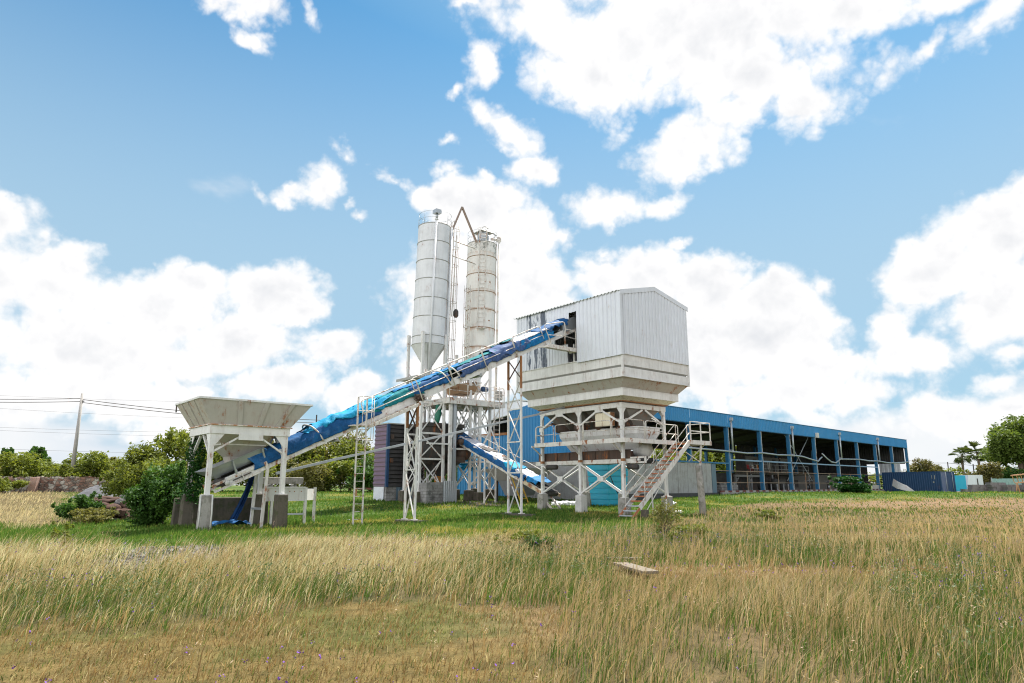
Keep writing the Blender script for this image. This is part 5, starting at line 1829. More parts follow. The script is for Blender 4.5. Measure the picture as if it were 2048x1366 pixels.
# ------------------------------------------------------------------ long blue shed
def build_shed():
    S0, S1, D = -16.0, 48.0, 12.6
    zf = 1.0
    t = thing('blue_shed', 'long open blue steel shed with deep ribbed fascia and a row of blue columns', 'shed', SHED, (14, 6, .9))
    cols = [-12, -6] + [6 * i for i in range(0, 9)]
    ft, fb = 7.45, 6.42
    for i, s in enumerate(cols):
        def col(m):
            z0 = zf - .35
            m.box(s - .012, s + .012, .02, .26, z0, fb + .4)
            m.box(s - .12, s + .12, 0, .02, z0, fb + .4)
            m.box(s - .12, s + .12, .26, .28, z0, fb + .4)
            m.box(s - .12, s - .105, .02, .26, z0, fb + .4)
        part('column', M['blue_steel'], t, col)
        part('sunlit_edge', M['sunlit_rust'], t, lambda m: m.box(s + .121, s + .155, -.03, .05, zf - .3, fb - .02), 'pale strip painted as the sunlit edge of the column')  # sunlight on the flange edge painted as a pale strip
        part('column', M['blue_steel'], t, lambda m: (m.box(s - .13, s + .13, D - .3, D - .02, zf - .3, fb)))
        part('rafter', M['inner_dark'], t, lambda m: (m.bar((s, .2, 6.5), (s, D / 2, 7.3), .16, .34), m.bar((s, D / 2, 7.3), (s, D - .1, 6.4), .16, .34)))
    k = 0
    for a, b in ((-16, -6), (-6, 0), (0, 12), (12, 24), (24, 36), (36, 48)):
        part('fascia_panel', M['blue_clad'], t, lambda m: m.corr((a + .03, -.06, 0), (1, 0, 0), (0, -1, 0), b - a - .06, fb, ft, .3, .045))
    part('fascia_cap', M['blue_steel'], t, lambda m: (m.box(S0, S1 + .1, -.13, -.02, ft, ft + .05), m.box(S0, S1, -.03, .02, fb - .05, fb + .03)))
    part('roof', M['roof'], t, lambda m: (m.hexa([Vector(p) for p in ((S0, .05, 6.75), (S1, .05, 6.75), (S1, D / 2, 7.55), (S0, D / 2, 7.55))], [Vector(p) for p in ((S0, .05, 6.8), (S1, .05, 6.8), (S1, D / 2, 7.6), (S0, D / 2, 7.6))]),
                                        m.hexa([Vector(p) for p in ((S0, D / 2, 7.55), (S1, D / 2, 7.55), (S1, D + .2, 6.6), (S0, D + .2, 6.6))], [Vector(p) for p in ((S0, D / 2, 7.6), (S1, D / 2, 7.6), (S1, D + .2, 6.65), (S0, D + .2, 6.65))])))
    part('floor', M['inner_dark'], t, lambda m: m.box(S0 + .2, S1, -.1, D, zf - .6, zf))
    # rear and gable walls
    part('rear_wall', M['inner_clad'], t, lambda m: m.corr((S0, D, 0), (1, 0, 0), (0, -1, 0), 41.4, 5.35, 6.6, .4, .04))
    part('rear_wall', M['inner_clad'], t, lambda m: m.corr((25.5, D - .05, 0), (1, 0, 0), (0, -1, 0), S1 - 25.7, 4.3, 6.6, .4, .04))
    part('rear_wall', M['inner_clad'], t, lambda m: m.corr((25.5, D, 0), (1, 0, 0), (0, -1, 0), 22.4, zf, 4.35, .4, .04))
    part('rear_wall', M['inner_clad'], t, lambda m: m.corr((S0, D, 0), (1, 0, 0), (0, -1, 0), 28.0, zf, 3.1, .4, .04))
    part('rear_rail', M['blue_steel'], t, lambda m: m.box(12, 25.5, D - .05, D + .02, 3.1, 3.2))
    rz = lambda y: 6.75 + .85 * min(y, D - y) / (D / 2)
    part('gable_wall', M['blue_clad'], t, lambda m: m.corr((S0, 0, 0), (0, 1, 0), (-1, 0, 0), 10.0, 3.3, lambda y: 7.62 - .17 * max(0, y - 8.0), .3, .045))
    part('gable_base', M['plank_wall'], t, lambda m: m.box(S0 + .02, S0 + .14, 0.2, 8.6, zf - .6, 3.28))
    an = thing('blue_annex', 'low blue corrugated annex wall between the mixing tower and the blue gable', 'annex', SHED, (S0, 13, .9))
    part('wall', M['blue_clad'], an, lambda m: m.corr((S0 + .06, 10.05, 0), (0, 1, 0), (-1, 0, 0), 6.2, zf - .4, 5.45, .3, .045))
    part('eave_beam', M['rust'], an, lambda m: m.box(S0 - .02, S0 + .16, 10.05, 16.3, 5.46, 5.66))
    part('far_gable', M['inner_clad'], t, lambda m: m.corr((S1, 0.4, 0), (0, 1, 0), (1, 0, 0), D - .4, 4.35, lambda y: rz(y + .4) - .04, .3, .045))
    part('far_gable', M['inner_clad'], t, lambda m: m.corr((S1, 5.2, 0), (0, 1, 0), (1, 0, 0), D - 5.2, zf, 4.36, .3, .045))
    part('shade_liner', M['inner_dark'], t, lambda m: (m.hexa([Vector(p) for p in ((S0 + .1, .1, 6.6), (S1 - .1, .1, 6.6), (S1 - .1, D / 2, 7.4), (S0 + .1, D / 2, 7.4))], [Vector(p) for p in ((S0 + .1, .1, 6.63), (S1 - .1, .1, 6.63), (S1 - .1, D / 2, 7.43), (S0 + .1, D / 2, 7.43))]), m.hexa([Vector(p) for p in ((S0 + .1, D / 2, 7.4), (S1 - .1, D / 2, 7.4), (S1 - .1, D - .1, 6.47), (S0 + .1, D - .1, 6.47))], [Vector(p) for p in ((S0 + .1, D / 2, 7.43), (S1 - .1, D / 2, 7.43), (S1 - .1, D - .1, 6.5), (S0 + .1, D - .1, 6.5))])))  # added dark sheets: interior shade painted below the pale roof
    part('far_gable_sheet', M['clad'], t, lambda m: m.corr((S1 - .1, 1.0, 0), (0, 1, 0), (1, 0, 0), 2.6, 2.9, 4.4, .5, .03))
    part('far_gable_rail', M['blue_steel'], t, lambda m: m.box(S1 - .1, S1, .4, D, 2.85, 2.95))
    # the grey plank wall of the near bays
    pw = thing('plank_wall', 'grey wall of upright concrete planks closing the near bays of the blue shed', 'wall', SHED, (-10, 0, .9))

    def planks(m):
        x = S0 + .1
        k = 0
        while x < -3.2:
            w = .46
            o = .012 * math.sin(k * 2.1)
            m.box(x, min(x + w - .012, -3.15), -.06 + o, .0 + o, zf - .6, 3.28 + .02 * math.sin(k * 1.3))
            x += w
            k += 1
    part('planks', M['plank_wall'], pw, planks)
    part('top_rail', M['blue_steel'], pw, lambda m: m.box(S0, -.2, -.1, -.02, 3.3, 3.42))
    part('end_panel', M['slate'], pw, lambda m: m.box(-3.1, -2.45, -.08, .0, zf - .4, 3.25))
    # rails across the open bays
    part('blue_rail', M['blue_pale'], t, lambda m: [m.box(a + .18, a + 5.85, -.05, .03, 3.62, 3.74) for a in range(0, 36, 6)] + [m.box(a + .18, a + 5.85, -.04, .02, 2.78, 2.86) for a in (36, 42)])
    for a in range(0, 36, 6):
        part('rusty_rail', M['rail_brown'], t, lambda m: (m.box(a + .18, a + 5.85, -.035, .0, 2.73, 2.775), m.box(a + .18, a + 5.85, -.035, .0, 1.77, 1.815)))
        part('rail_post', M['rail_brown'], t, lambda m: m.box(a + 2.9, a + 2.96, -.045, .0, zf, 2.72))
    part('rusty_rail', M['rail_brown'], t, lambda m: (m.box(-2.4, -.18, -.035, .0, 2.73, 2.775), m.box(-2.4, -.18, -.035, .0, 1.77, 1.815)))
    # bent gutter pipe
    gp = thing('drain_pipe', 'bent grey horizontal drain pipe running along the blue columns with a broken sag', 'pipe', SHED, (14, -.3, 4.3))
    y = -.12
    part('pipe_run', M['galv'], gp, lambda m: m.tube([(-6.5, y, 4.42), (-3, y, 4.4), (0.1, y, 4.36), (3, y, 4.3), (6, y, 4.42), (9, y, 4.34), (12.2, y, 4.4), (14.5, y, 4.34), (16.5, y, 4.12), (18.1, y, 3.96), (18.7, y, 4.25), (19.2, y, 4.42)], .075, 8))
    part('pipe_run', M['galv'], gp, lambda m: m.tube([(19.3, y, 4.78), (20.5, y, 4.3), (21.6, y, 3.98), (22.8, y, 3.92), (24.1, y, 4.34), (27, y, 4.4), (30, y, 4.46), (33, y, 4.36), (36.2, y, 4.42), (39, y, 4.3), (42, y, 4.32), (45, y, 4.45), (47.9, y, 4.6)], .075, 8))
    for s in (0.35, 12.35, 24.35, 36.35):
        part('downpipe', M['galv'], gp, lambda m: (m.tube([(s, -.2, 6.95), (s, -.2, 4.5)], .085, 8), m.box(s - .14, s + .14, -.34, -.1, 6.95, 7.2), m.box(s - .12, s + .12, -.22, -.02, 4.3, 4.52)))
    solo('floodlight', M['offwhite'], 'small pale floodlight box on a fascia between two downpipes of the shed', 'lamp', SHED, (18.2, -.2, 6.6), lambda m: (m.box(18.02, 18.42, -.34, -.12, 6.35, 6.85), m.bar((18.2, -.1, 6.5), (18.2, -.05, 6.3), .06)))
    # kerb of painted blocks
    kb = thing('painted_kerb', 'low kerb of red and white painted blocks along the shed floor edge', 'kerb', SHED, (18, -.4, .9))
    part('red_blocks', M['kerb_red'], kb, lambda m: [m.box(-2.2 + i * 1.2, -1.62 + i * 1.2, -.3, -.16, zf - .3, zf + .16) for i in range(32)])
    part('white_blocks', M['kerb_white'], kb, lambda m: [m.box(-1.6 + i * 1.2, -1.02 + i * 1.2, -.3, -.16, zf - .3, zf + .15) for i in range(32)])
    solo('plinth_wall', M['concrete'], 'low rough concrete plinth along the foot of the open shed front', 'plinth', SHED, (18, -.5, .9), lambda m: m.box(-2.4, 36.5, -.5, -.31, .2, zf + .02), bevel=.02)
    # cross bracing wires in one bay
    part('bracing_rod', M['galv'], t, lambda m: (m.bar((12.1, .5, 6.4), (17.8, .5, 2.0), .05), m.bar((17.8, .55, 6.4), (12.1, .55, 2.0), .05)))
    # office inside
    o = thing('site_office', 'two storey off-white office inside the blue shed with a balcony', 'office', SHED, (28, 9, 1))
    part('wall', M['office_wall'], o, lambda m: (m.box(17.6, 21.6, 8.0, 8.5, 3.0, 4.75), m.box(23.6, 31.0, 8.2, 8.7, 2.95, 4.75), m.box(27.4, 45, 8.25, D - .4, zf, 2.9)))
    part('lower_wall', M['dark'], o, lambda m: m.box(16.4, 27.3, 8.6, D - .5, zf, 2.9))
    part('upper_floor', M['concrete_dark'], o, lambda m: m.box(16.4, 31.6, 6.4, 8.2, 2.72, 2.92))
    part('balcony_end', M['dark'], o, lambda m: m.box(17.3, 17.5, 7.4, 8.5, 2.92, 5.2))
    part('recess_wall', M['dark'], o, lambda m: m.box(21.6, 23.6, 8.9, 9.0, 2.92, 4.7))
    for a, z, w, h in ((20.4, 2.95, .8, 1.5), (25.6, 2.96, .9, 1.6), (24.2, 3.35, .7, .95), (27.6, 3.3, 1.0, .9), (29.6, 3.3, .9, .9), (29.0, zf, .9, 1.4), (31.5, zf + .3, .9, .9), (35.8, zf, 1.0, 1.6)):
        y = 8.0 if a < 22 else (8.25 if z < 2 else 8.2)
        part('door' if h > 1.3 else 'window', M['dark'], o, lambda m: m.box(a, a + w, y - .04, y, z, z + h))
    part('curtain', M['offwhite'], o, lambda m: (m.box(24.24, 24.4, 8.12, 8.16, 3.37, 4.26), m.box(24.66, 24.84, 8.12, 8.16, 3.37, 4.26)))
    part('balcony_railing', M['grey_steel'], o, lambda m: [m.bar((16.5, 6.45, z), (31.5, 6.45, z), .035) for z in (3.35, 3.8)] + [m.bar((16.5 + k * 1.5, 6.45, 2.9), (16.5 + k * 1.5, 6.45, 3.82), .035) for k in range(11)])
    for k, s in enumerate((16.6, 21.6, 26.5, 31.4)):
        part('balcony_post', M['grey_steel'], o, lambda m: m.box(s, s + .12, 6.4, 6.52, zf, 2.72))
    # chairs on the balcony
    for k, (s, mt, lb) in enumerate(((18.0, M['red'], 'red plastic chair on the office balcony'), (20.2, M['orange'], 'orange plastic chair on the office balcony'), (19.1, M['offwhite'], 'white plastic chair between coloured chairs on the office balcony'))):
        c = thing('plastic_chair', lb, 'chair', SHED, (s, 7.2, 2.92), 'plastic chairs on the balcony')
        part('seat', mt, c, lambda m: m.box(s - .24, s + .24, 6.96, 7.4, 3.32, 3.36))
        part('backrest', mt, c, lambda m: m.hexa(rect(s - .24, s + .24, 7.38, 7.42, 3.36), rect(s - .22, s + .22, 7.46, 7.5, 3.78)))
        part('armrest', mt, c, lambda m: (m.box(s - .27, s - .23, 6.98, 7.4, 3.54, 3.57), m.box(s + .23, s + .27, 6.98, 7.4, 3.54, 3.57)))
        for dx in (-.21, .21):
            for dy in (7.0, 7.36):
                part('leg', mt, c, lambda m: m.bar((s + dx, dy, 2.92), (s + dx * .9, dy, 3.32), .04))


M['sunlit_rust'] = paint('rusty_sunlit_edge', (.60, .57, .53), .5, .3)  # pale tone stands for sun on the column edges, with rust
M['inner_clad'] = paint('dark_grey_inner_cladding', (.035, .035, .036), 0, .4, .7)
M['blue_pale'] = paint('pale_blue_rail', (.20, .32, .46), .1, .4)
M['rail_brown'] = paint('brown_rusty_rail', (.30, .22, .16), .6, .4)
M['kerb_red'] = paint('faded_red_paint', (.15, .05, .04), .3, .4, .9)
M['kerb_white'] = paint('faded_white_paint', (.34, .33, .31), .3, .6, .9)
M['red'] = paint('red_plastic', (.45, .03, .03), 0, .2)
M['office_wall'] = paint('dull_office_wall', (.15, .14, .125), 0, .5, .8)
M['dirty_frame'] = paint('dirty_grey_frame', (.17, .17, .165), .2, .5, .8)
M['skin'] = paint('skin', (.30, .16, .10), 0, 0, .6)
M['shirt_white'] = paint('white_shirt', (.72, .72, .74), 0, .1, .9)
M['cloth_dark'] = paint('dark_clothes', (.03, .03, .04), 0, .1, .9)
M['hair'] = paint('dark_hair', (.015, .012, .01), 0, 0, .7)
build_shed()


def person(label, frame, base, pts, edges, shirt, face):
    """one skinned body; pts: (position, radius)"""
    t = thing('person', label, 'person', frame, base)
    me = bpy.data.meshes.new('body')
    me.from_pydata([Vector(p) for p, r in pts], edges, [])
    me.materials.append(M['skin'])
    me.materials.append(shirt)
    o = bpy.data.objects.new('body', me)
    COL.objects.link(o)
    o.parent = t
    sk = o.modifiers.new('skin', 'SKIN')
    for i, (p, r) in enumerate(pts):
        me.skin_vertices[0].data[i].radius = (r, r * .85)
        me.skin_vertices[0].data[i].use_root = i == 0
    sk.use_smooth_shade = True
    sb = o.modifiers.new('sub', 'SUBSURF')
    sb.levels = sb.render_levels = 2
    return t, o


def build_people():
    b = (25.6, 7.3, 2.92)
    P = [((0, 0, .95), .14), ((0, 0, 1.2), .14), ((0, 0, 1.42), .15), ((0, 0, 1.52), .06), ((0, 0, 1.58), .07), ((0, -.01, 1.68), .1), ((0, 0, 1.76), .08),
         ((-.19, 0, 1.42), .06), ((-.25, .02, 1.15), .045), ((-.2, -.12, .95), .035), ((-.18, -.2, .88), .03), ((.19, 0, 1.42), .06), ((.27, .02, 1.15), .045), ((.27, -.05, .9), .035), ((.27, -.07, .8), .03),
         ((-.1, 0, .88), .1), ((-.11, 0, .48), .065), ((-.12, .02, .08), .045), ((-.12, -.12, .03), .035), ((.1, 0, .88), .1), ((.13, -.02, .48), .065), ((.15, .02, .08), .045), ((.15, -.12, .03), .035)]
    E = [(0, 1), (1, 2), (2, 3), (3, 4), (4, 5), (5, 6), (2, 7), (7, 8), (8, 9), (9, 10), (2, 11), (11, 12), (12, 13), (13, 14), (0, 15), (15, 16), (16, 17), (17, 18), (0, 19), (19, 20), (20, 21), (21, 22)]
    t, o = person('person in dark clothes standing on the office balcony in the shed', SHED, b, P, E, M['cloth_dark'], None)
    o.data.materials[0] = M['cloth_dark']
    part('hair', M['hair'], t, lambda m: m.lathe([(.02, b[2] + 1.87), (.09, b[2] + 1.83), (.11, b[2] + 1.75), (.1, b[2] + 1.7)], b[0], b[1] + .03, 14))
    part('face', M['skin'], t, lambda m: m.lathe([(.02, b[2] + 1.58), (.07, b[2] + 1.62), (.085, b[2] + 1.7), (.07, b[2] + 1.77)], b[0], b[1] - .035, 12))
    b = (32.6, 1.2, 1.0)
    P = [((0, 0, .5), .15), ((-.06, -.05, .72), .15), ((-.14, -.1, .95), .16), ((-.2, -.12, 1.05), .06), ((-.23, -.13, 1.1), .07), ((-.27, -.15, 1.19), .1), ((-.27, -.14, 1.27), .08),
         ((-.02, -.24, .95), .06), ((-.1, -.36, .72), .045), ((-.26, -.32, .6), .035), ((-.32, -.3, .56), .03), ((-.26, .06, .95), .06), ((-.36, .02, .72), .045), ((-.42, -.12, .6), .035), ((-.44, -.18, .57), .03),
         ((-.1, -.12, .46), .1), ((-.42, -.16, .5), .07), ((-.4, -.16, .1), .045), ((-.52, -.18, .04), .035), ((-.1, .12, .46), .1), ((-.44, .1, .48), .07), ((-.42, .1, .1), .045), ((-.54, .1, .04), .035)]
    t, o = person('person in a white shirt sitting bent forward at the shed edge', SHED, b, P, E, M['shirt_white'], None)
    o.data.materials[0] = M['cloth_dark']
    part('shirt', M['shirt_white'], t, lambda m: m.tube([Vector(b) + Vector(p) for p in ((0.01, 0, .52), (-.05, -.05, .72), (-.13, -.1, .97), (-.17, -.11, 1.05))], [.2, .21, .2, .09], 14))
    part('hair', M['hair'], t, lambda m: m.lathe([(.02, b[2] + 1.39), (.09, b[2] + 1.35), (.115, b[2] + 1.25), (.1, b[2] + 1.18)], b[0] - .25, b[1] - .13, 14))
    solo('stool', M['wood'], 'low wooden stool under the person in the white shirt', 'stool', SHED, (32.6, 1.2, 1.0), lambda m: (m.box(32.42, 32.8, 1.02, 1.38, 1.33, 1.38), [m.bar((32.61 + x * .15, 1.2 + y_ * .14, 1.0), (32.61 + x * .13, 1.2 + y_ * .12, 1.34), .05) for x in (-1, 1) for y_ in (-1, 1)]))


build_people()


def motorbike(label, s, d, rz):
    t = thing('motorbike', label, 'motorbike', SHED, (s, d, 1.0), 'motorbikes parked in the shed')
    c, sn = math.cos(rz), math.sin(rz)
    q = lambda x, y, z: Vector((s + x * c - y * sn, d + x * sn + y * c, 1.0 + z))
    for x in (-.62, .62):
        w = part('wheel', M['rubber'], t, lambda m: m.tube([q(x + .27 * math.cos(k * math.pi / 9), 0, .3 + .27 * math.sin(k * math.pi / 9)) for k in range(18)], .05, 7, closed=True))
        part('rim', M['galv'], w, lambda m: [m.bar(q(x, 0, .3), q(x + .25 * math.cos(k), 0, .3 + .25 * math.sin(k)), .02) for k in (0, 1.05, 2.1, 3.14, 4.2, 5.25)])
    part('frame', M['dark'], t, lambda m: (m.bar(q(-.62, 0, .3), q(-.1, 0, .45), .07), m.bar(q(-.1, 0, .45), q(.35, 0, .85), .07), m.bar(q(.62, .06, .3), q(.38, .06, 1.0), .04), m.bar(q(.62, -.06, .3), q(.38, -.06, 1.0), .04)))
    part('engine', M['galv'], t, lambda m: m.tube([q(0, -.15, .38), q(0, .15, .38)], .16, 10))
    part('fuel_tank', M['cloth_dark'], t, lambda m: m.tube([q(-.02, 0, .82), q(.12, 0, .87), q(.3, 0, .85)], [.1, .15, .09], 10))
    part('seat', M['rubber'], t, lambda m: m.tube([q(-.62, 0, .82), q(-.3, 0, .78), q(0, 0, .8)], [.07, .12, .1], 10))
    part('handlebar', M['galv'], t, lambda m: m.tube([q(.28, -.35, 1.05), q(.38, -.15, 1.02), q(.38, .15, 1.02), q(.28, .35, 1.05)], .02, 6))
    part('headlight', M['offwhite'], t, lambda m: m.tube([q(.45, 0, .92), q(.54, 0, .92)], [.08, .1], 12))


motorbike('dark motorbike parked nearest the sagging drain pipe inside the shed', 20.9, 2.2, .5)
motorbike('motorbike with pale headlight parked in the middle bay of the shed', 25.6, 2.0, .3)
motorbike('dark motorbike parked beyond the person in the white shirt', 38.6, 2.0, .2)


def shed_goods():
    solo('white_crate', M['offwhite'], 'white plastic crate standing at the last open bay of the shed', 'crate', SHED, (35.4, .2, 1.0), lambda m: (funnel(m, rect(35.0, 35.7, 0, .5, 1.0), rect(34.95, 35.75, -.04, .54, 1.6), .03), m.box(35.0, 35.7, 0, .5, 1.0, 1.03)))
    t = thing('tractor', 'dark tractor with a flat roof parked in the third open bay of the shed', 'tractor', SHED, (15.0, 3.4, 1.0))
    for s, r, d in ((14.0, .62, 2.7), (14.0, .62, 4.1), (15.9, .42, 2.8), (15.9, .42, 4.0)):
        part('wheel', M['rubber'], t, lambda m: m.tube([(s, d - .16, 1 + r), (s, d + .16, 1 + r)], r, 18))
    part('bonnet', M['dark'], t, lambda m: m.box(14.6, 16.4, 3.1, 3.7, 1.6, 2.1))
    part('seat', M['dark'], t, lambda m: (m.box(13.8, 14.3, 3.15, 3.65, 1.85, 1.95), m.box(13.75, 13.85, 3.15, 3.65, 1.95, 2.35)))
    part('canopy', M['dark'], t, lambda m: (m.box(13.5, 14.9, 2.85, 3.95, 2.75, 2.85), [m.bar((a, b, 1.7), (a, b, 2.75), .06) for a in (13.6, 14.8) for b in (2.95, 3.85)]))
    t = thing('gantry_frame', 'grey steel gantry frame standing in the second open bay of the shed', 'frame', SHED, (9.2, 3, 1.0))
    part('beam', M['dirty_frame'], t, lambda m: m.box(6.4, 11.8, 2.9, 3.1, 2.35, 2.55))
    for s in (6.5, 9.1, 11.6):
        part('post', M['dirty_frame'], t, lambda m: m.box(s, s + .14, 2.92, 3.08, 1.0, 2.35))
        part('brace', M['dirty_frame'], t, lambda m: m.bar((s + .07, 3, 1.8), (s + .75, 3, 2.36), .09))
    for k, (s, d, lb) in enumerate(((8.0, 4.6, 'dark work table under the gantry frame in the shed'), (12.6, 1.8, 'dark work bench between gantry frame and tractor'), (18.2, 3.2, 'low dark work table in the fourth open bay'))):
        t = thing('work_table', lb, 'table', SHED, (s, d, 1.0), 'work tables in the shed')
        part('table_top', M['dark'], t, lambda m: m.box(s - .8, s + .8, d - .4, d + .4, 1.72, 1.78))
        for x in (-.7, .7):
            for y in (-.3, .3):
                part('leg', M['grey_steel'], t, lambda m: m.box(s + x - .04, s + x + .04, d + y - .04, d + y + .04, 1.0, 1.72))
    solo('block_stack', M['block'], 'dark stack of concrete blocks behind the first blue column', 'block stack', SHED, (2.0, 1.4, 1.0), lambda m: [m.box(.6 + .42 * i, 1.0 + .42 * i, 1.2, 1.6, 1.0 + .21 * j, 1.2 + .21 * j) for i in range(7) for j in range(3 + (i % 2))])


shed_goods()

# ------------------------------------------------------------------ white hall behind the tower
def build_hall():
    t = thing('white_hall', 'plain white metal hall behind the blue annex and the mixing tower', 'hall', SHED, (-7, 14.8, 1))
    part('wall', M['clad'], t, lambda m: (m.corr((-12, 12.9, 0), (0, 1, 0), (-1, 0, 0), 3.7, .6, lambda y: 8.75 - .05 * y, 1.2, .02), m.corr((-12, 16.6, 0), (1, 0, 0), (0, 1, 0), 10, .6, 8.5, 1.2, .02), m.corr((-12, 12.9, 0), (1, 0, 0), (0, -1, 0), 10, 6.8, 8.7, 1.2, .02)))
    part('roof', M['roof'], t, lambda m: m.hexa([Vector(p) for p in ((-12.15, 12.75, 8.76), (-2, 12.75, 8.76), (-2, 16.75, 8.56), (-12.15, 16.75, 8.56))], [Vector(p) for p in ((-12.15, 12.75, 8.84), (-2, 12.75, 8.84), (-2, 16.75, 8.64), (-12.15, 16.75, 8.64))]))


build_hall()


# ------------------------------------------------------------------ containers, stacks and the yard on the far side
def build_yard():
    ang = math.radians(139)
    fr = ((48.0, 78.0), math.radians(41.0))
    # local x: along the door end, local y: along the long side (going back)
    c0 = (47.1, 76.5)
    ldir = math.atan2(.917, -.40)
    FR = (c0, ldir)            # x along the long side away from the corner, y to the rear side
    g = float(gh(*c0)) - .02
    L, Wd, H = 7.2, 2.35, 2.36
    t = thing('shipping_container', 'dark blue corrugated shipping container at the far end of the shed', 'container', FR, (0, 0, g))
    # long side lies on y = 0, facing the camera (-n); the body extends to -y
    part('side_wall', M['navy'], t, lambda m: m.corr((.12, -.02, 0), (1, 0, 0), (0, 1, 0), L - .24, g + .18, g + H - .12, .28, .04, duty=.5))
    part('rear_wall', M['navy'], t, lambda m: m.corr((.12, -Wd + .02, 0), (1, 0, 0), (0, -1, 0), L - .24, g + .18, g + H - .12, .28, .04, duty=.5))
    part('frame', M['navy'], t, lambda m: ([m.box(x0, x1, y0, y1, g, g + H) for x0, x1 in ((0, .14), (L - .14, L)) for y0, y1 in ((-.14, .02), (-Wd - .02, -Wd + .12))],
                                          [m.box(.14, L - .14, y0, y0 + .1, z0, z0 + .14) for y0 in (-.09, -Wd) for z0 in (g + .04, g + H - .14)]))
    part('roof', M['navy'], t, lambda m: m.box(.05, L - .05, -Wd + .05, -.05, g + H - .06, g + H - .01))
    part('end_wall', M['navy'], t, lambda m: m.box(L - .1, L - .05, -Wd + .12, -.12, g + .1, g + H - .05))
    for y0, y1 in ((-1.12, -.16), (-Wd + .14, -1.16)):
        dr = part('door', M['navy_pale'] if y0 > -1.2 else M['navy'], t, lambda m: m.corr((.02, y0, 0), (0, 1, 0), (-1, 0, 0), y1 - y0, g + .15, g + H - .1, .24, .03))
        part('lock_rod', M['galv'], dr, lambda m: m.tube([(-.05, y0 + .3, g + .12), (-.05, y0 + .3, g + H - .08)], .02, 6))
    part('white_marking', M['kerb_white'], t, lambda m: (m.box(.62, .7, .025, .03, g + 1.5, g + 1.95), m.box(.95, 1.0, .025, .03, g + 1.55, g + 1.95), m.box(.74, .9, .025, .03, g + 1.12, g + 1.27)), 'faded white stencil marks')
    # corrugated sheets leaning beside the container
    p = at(1800, 985, 76.5)
    gg = float(gh(p.x, p.y))
    s = thing('roof_sheets', 'pile of bent pale corrugated roof sheets leaning between shed and container', 'sheet pile', WORLD, (p.x, p.y, gg))
    for k in range(9):
        def sh(m):
            P = []
            for i in range(9):
                u = i / 8
                P.append([Vector((p.x - 1.0 + (2.0 - .13 * k) * u + .05 * k, p.y - 1.3 + .9 * (j / 24) + .05 * k, gg + .1 + .085 * k + .75 * (1 - u) ** 1.3 * (.55 + .45 * j / 24) + .05 * math.sin(j * 1.57))) for j in range(25)])
            m.quad_sheet(P, .004, False)
        part('sheet', M['sheet_grey'], s, sh)
    # second container under a turquoise sheet, and a white cabin
    p = at(1920, 985, 92)
    gg = float(gh(p.x, p.y))
    q = at(1950, 985, 90)
    fr2 = ((p.x, p.y), math.radians(-8))
    c = thing('site_container', 'small white container with turquoise sheeted side beyond the dark blue container', 'container', fr2, (0, 0, gg))
    part('sheeted_side', M['teal'], c, lambda m: (m.box(-1.9, .9, -.02, .05, gg + .3, gg + 2.3)))
    part('body', M['clad'], c, lambda m: m.hexa(rect(.92, 3.0, 0, 2.4, gg), rect(1.25, 3.0, 0, 2.4, gg + 2.35)))
    part('rear_body', M['clad'], c, lambda m: m.box(-1.85, .9, .06, 2.4, gg + .1, gg + 2.25))
    part('door_gap', M['dark'], c, lambda m: m.box(2.25, 2.4, -.01, .0, gg + .5, gg + 1.9))
    # stacks of paving stones
    rr = random.Random(3)
    xs = [(1935, 1980, 4), (1982, 2012, 5), (2014, 2050, 4), (2052, 2110, 5), (1925, 1936, 2)]
    for k, (x0, x1, n) in enumerate(xs):
        Y = 77 - k * 1.2
        a, b = at(x0, 980, Y), at(x1, 980, Y)
        gg = float(gh(a.x, Y))
        lb = ['dark stack of rough stone blocks next to the white container', 'stone block stack topped with a pale sack', 'stone block stack in the middle of the stone yard', 'stone block stack at the picture edge under the orange truss', 'small heap of stone blocks beside the turquoise sheet'][k]

        def st(m):
            for j in range(n):
                x = a.x + rr.uniform(0, .3) + (j * .12 if k == 0 else 0)
                while x < b.x:
                    w = rr.uniform(.3, .55)
                    y0 = Y + rr.uniform(-.06, .06)
                    m.box(x, min(x + w - .02, b.x + .1), y0, y0 + .8, gg + j * .25 - .05, gg + j * .25 + rr.uniform(.19, .23))
                    x += w
        solo('stone_stack', M['stone_grey'], lb, 'stone stack', WORLD, (a.x, Y, gg), st, 'stacks of stone blocks')
    # turquoise boundary fence and orange truss
    a, b = at(1985, 975, 98), at(2250, 975, 92)
    part_f = thing('metal_fence', 'low pale green corrugated fence behind the stone stacks', 'fence', WORLD, (a.x, a.y, .6))
    d = (Vector((b.x, b.y, 0)) - Vector((a.x, a.y, 0)))
    part('sheets', M['fence_green'], part_f, lambda m: m.corr((a.x, a.y, 0), d.normalized(), (d.y, -d.x, 0), d.length, .3, at(2000, 957, 97).z, .35, .05))
    part('post', M['galv'], part_f, lambda m: m.box(a.x - .06, a.x + .06, a.y - .06, a.y + .06, .3, at(2000, 955, 97).z))
    Y = 70
    p0, p1 = at(2024, 951, Y), at(2075, 946, Y)
    tr = thing('steel_truss', 'orange painted steel truss lying above the stone stacks at the picture edge', 'truss', WORLD, (p0.x, Y, .5))
    h = .75
    part('chord', M['orange_pale'], tr, lambda m: (m.bar(p0, p1, .1), m.bar(p0 + Vector((.2, .5, 0)), p1 + Vector((0, .5, 0)), .1), m.bar(p0 + Vector((.4, .25, -h)), p1 + Vector((0, .25, -h)), .1)))
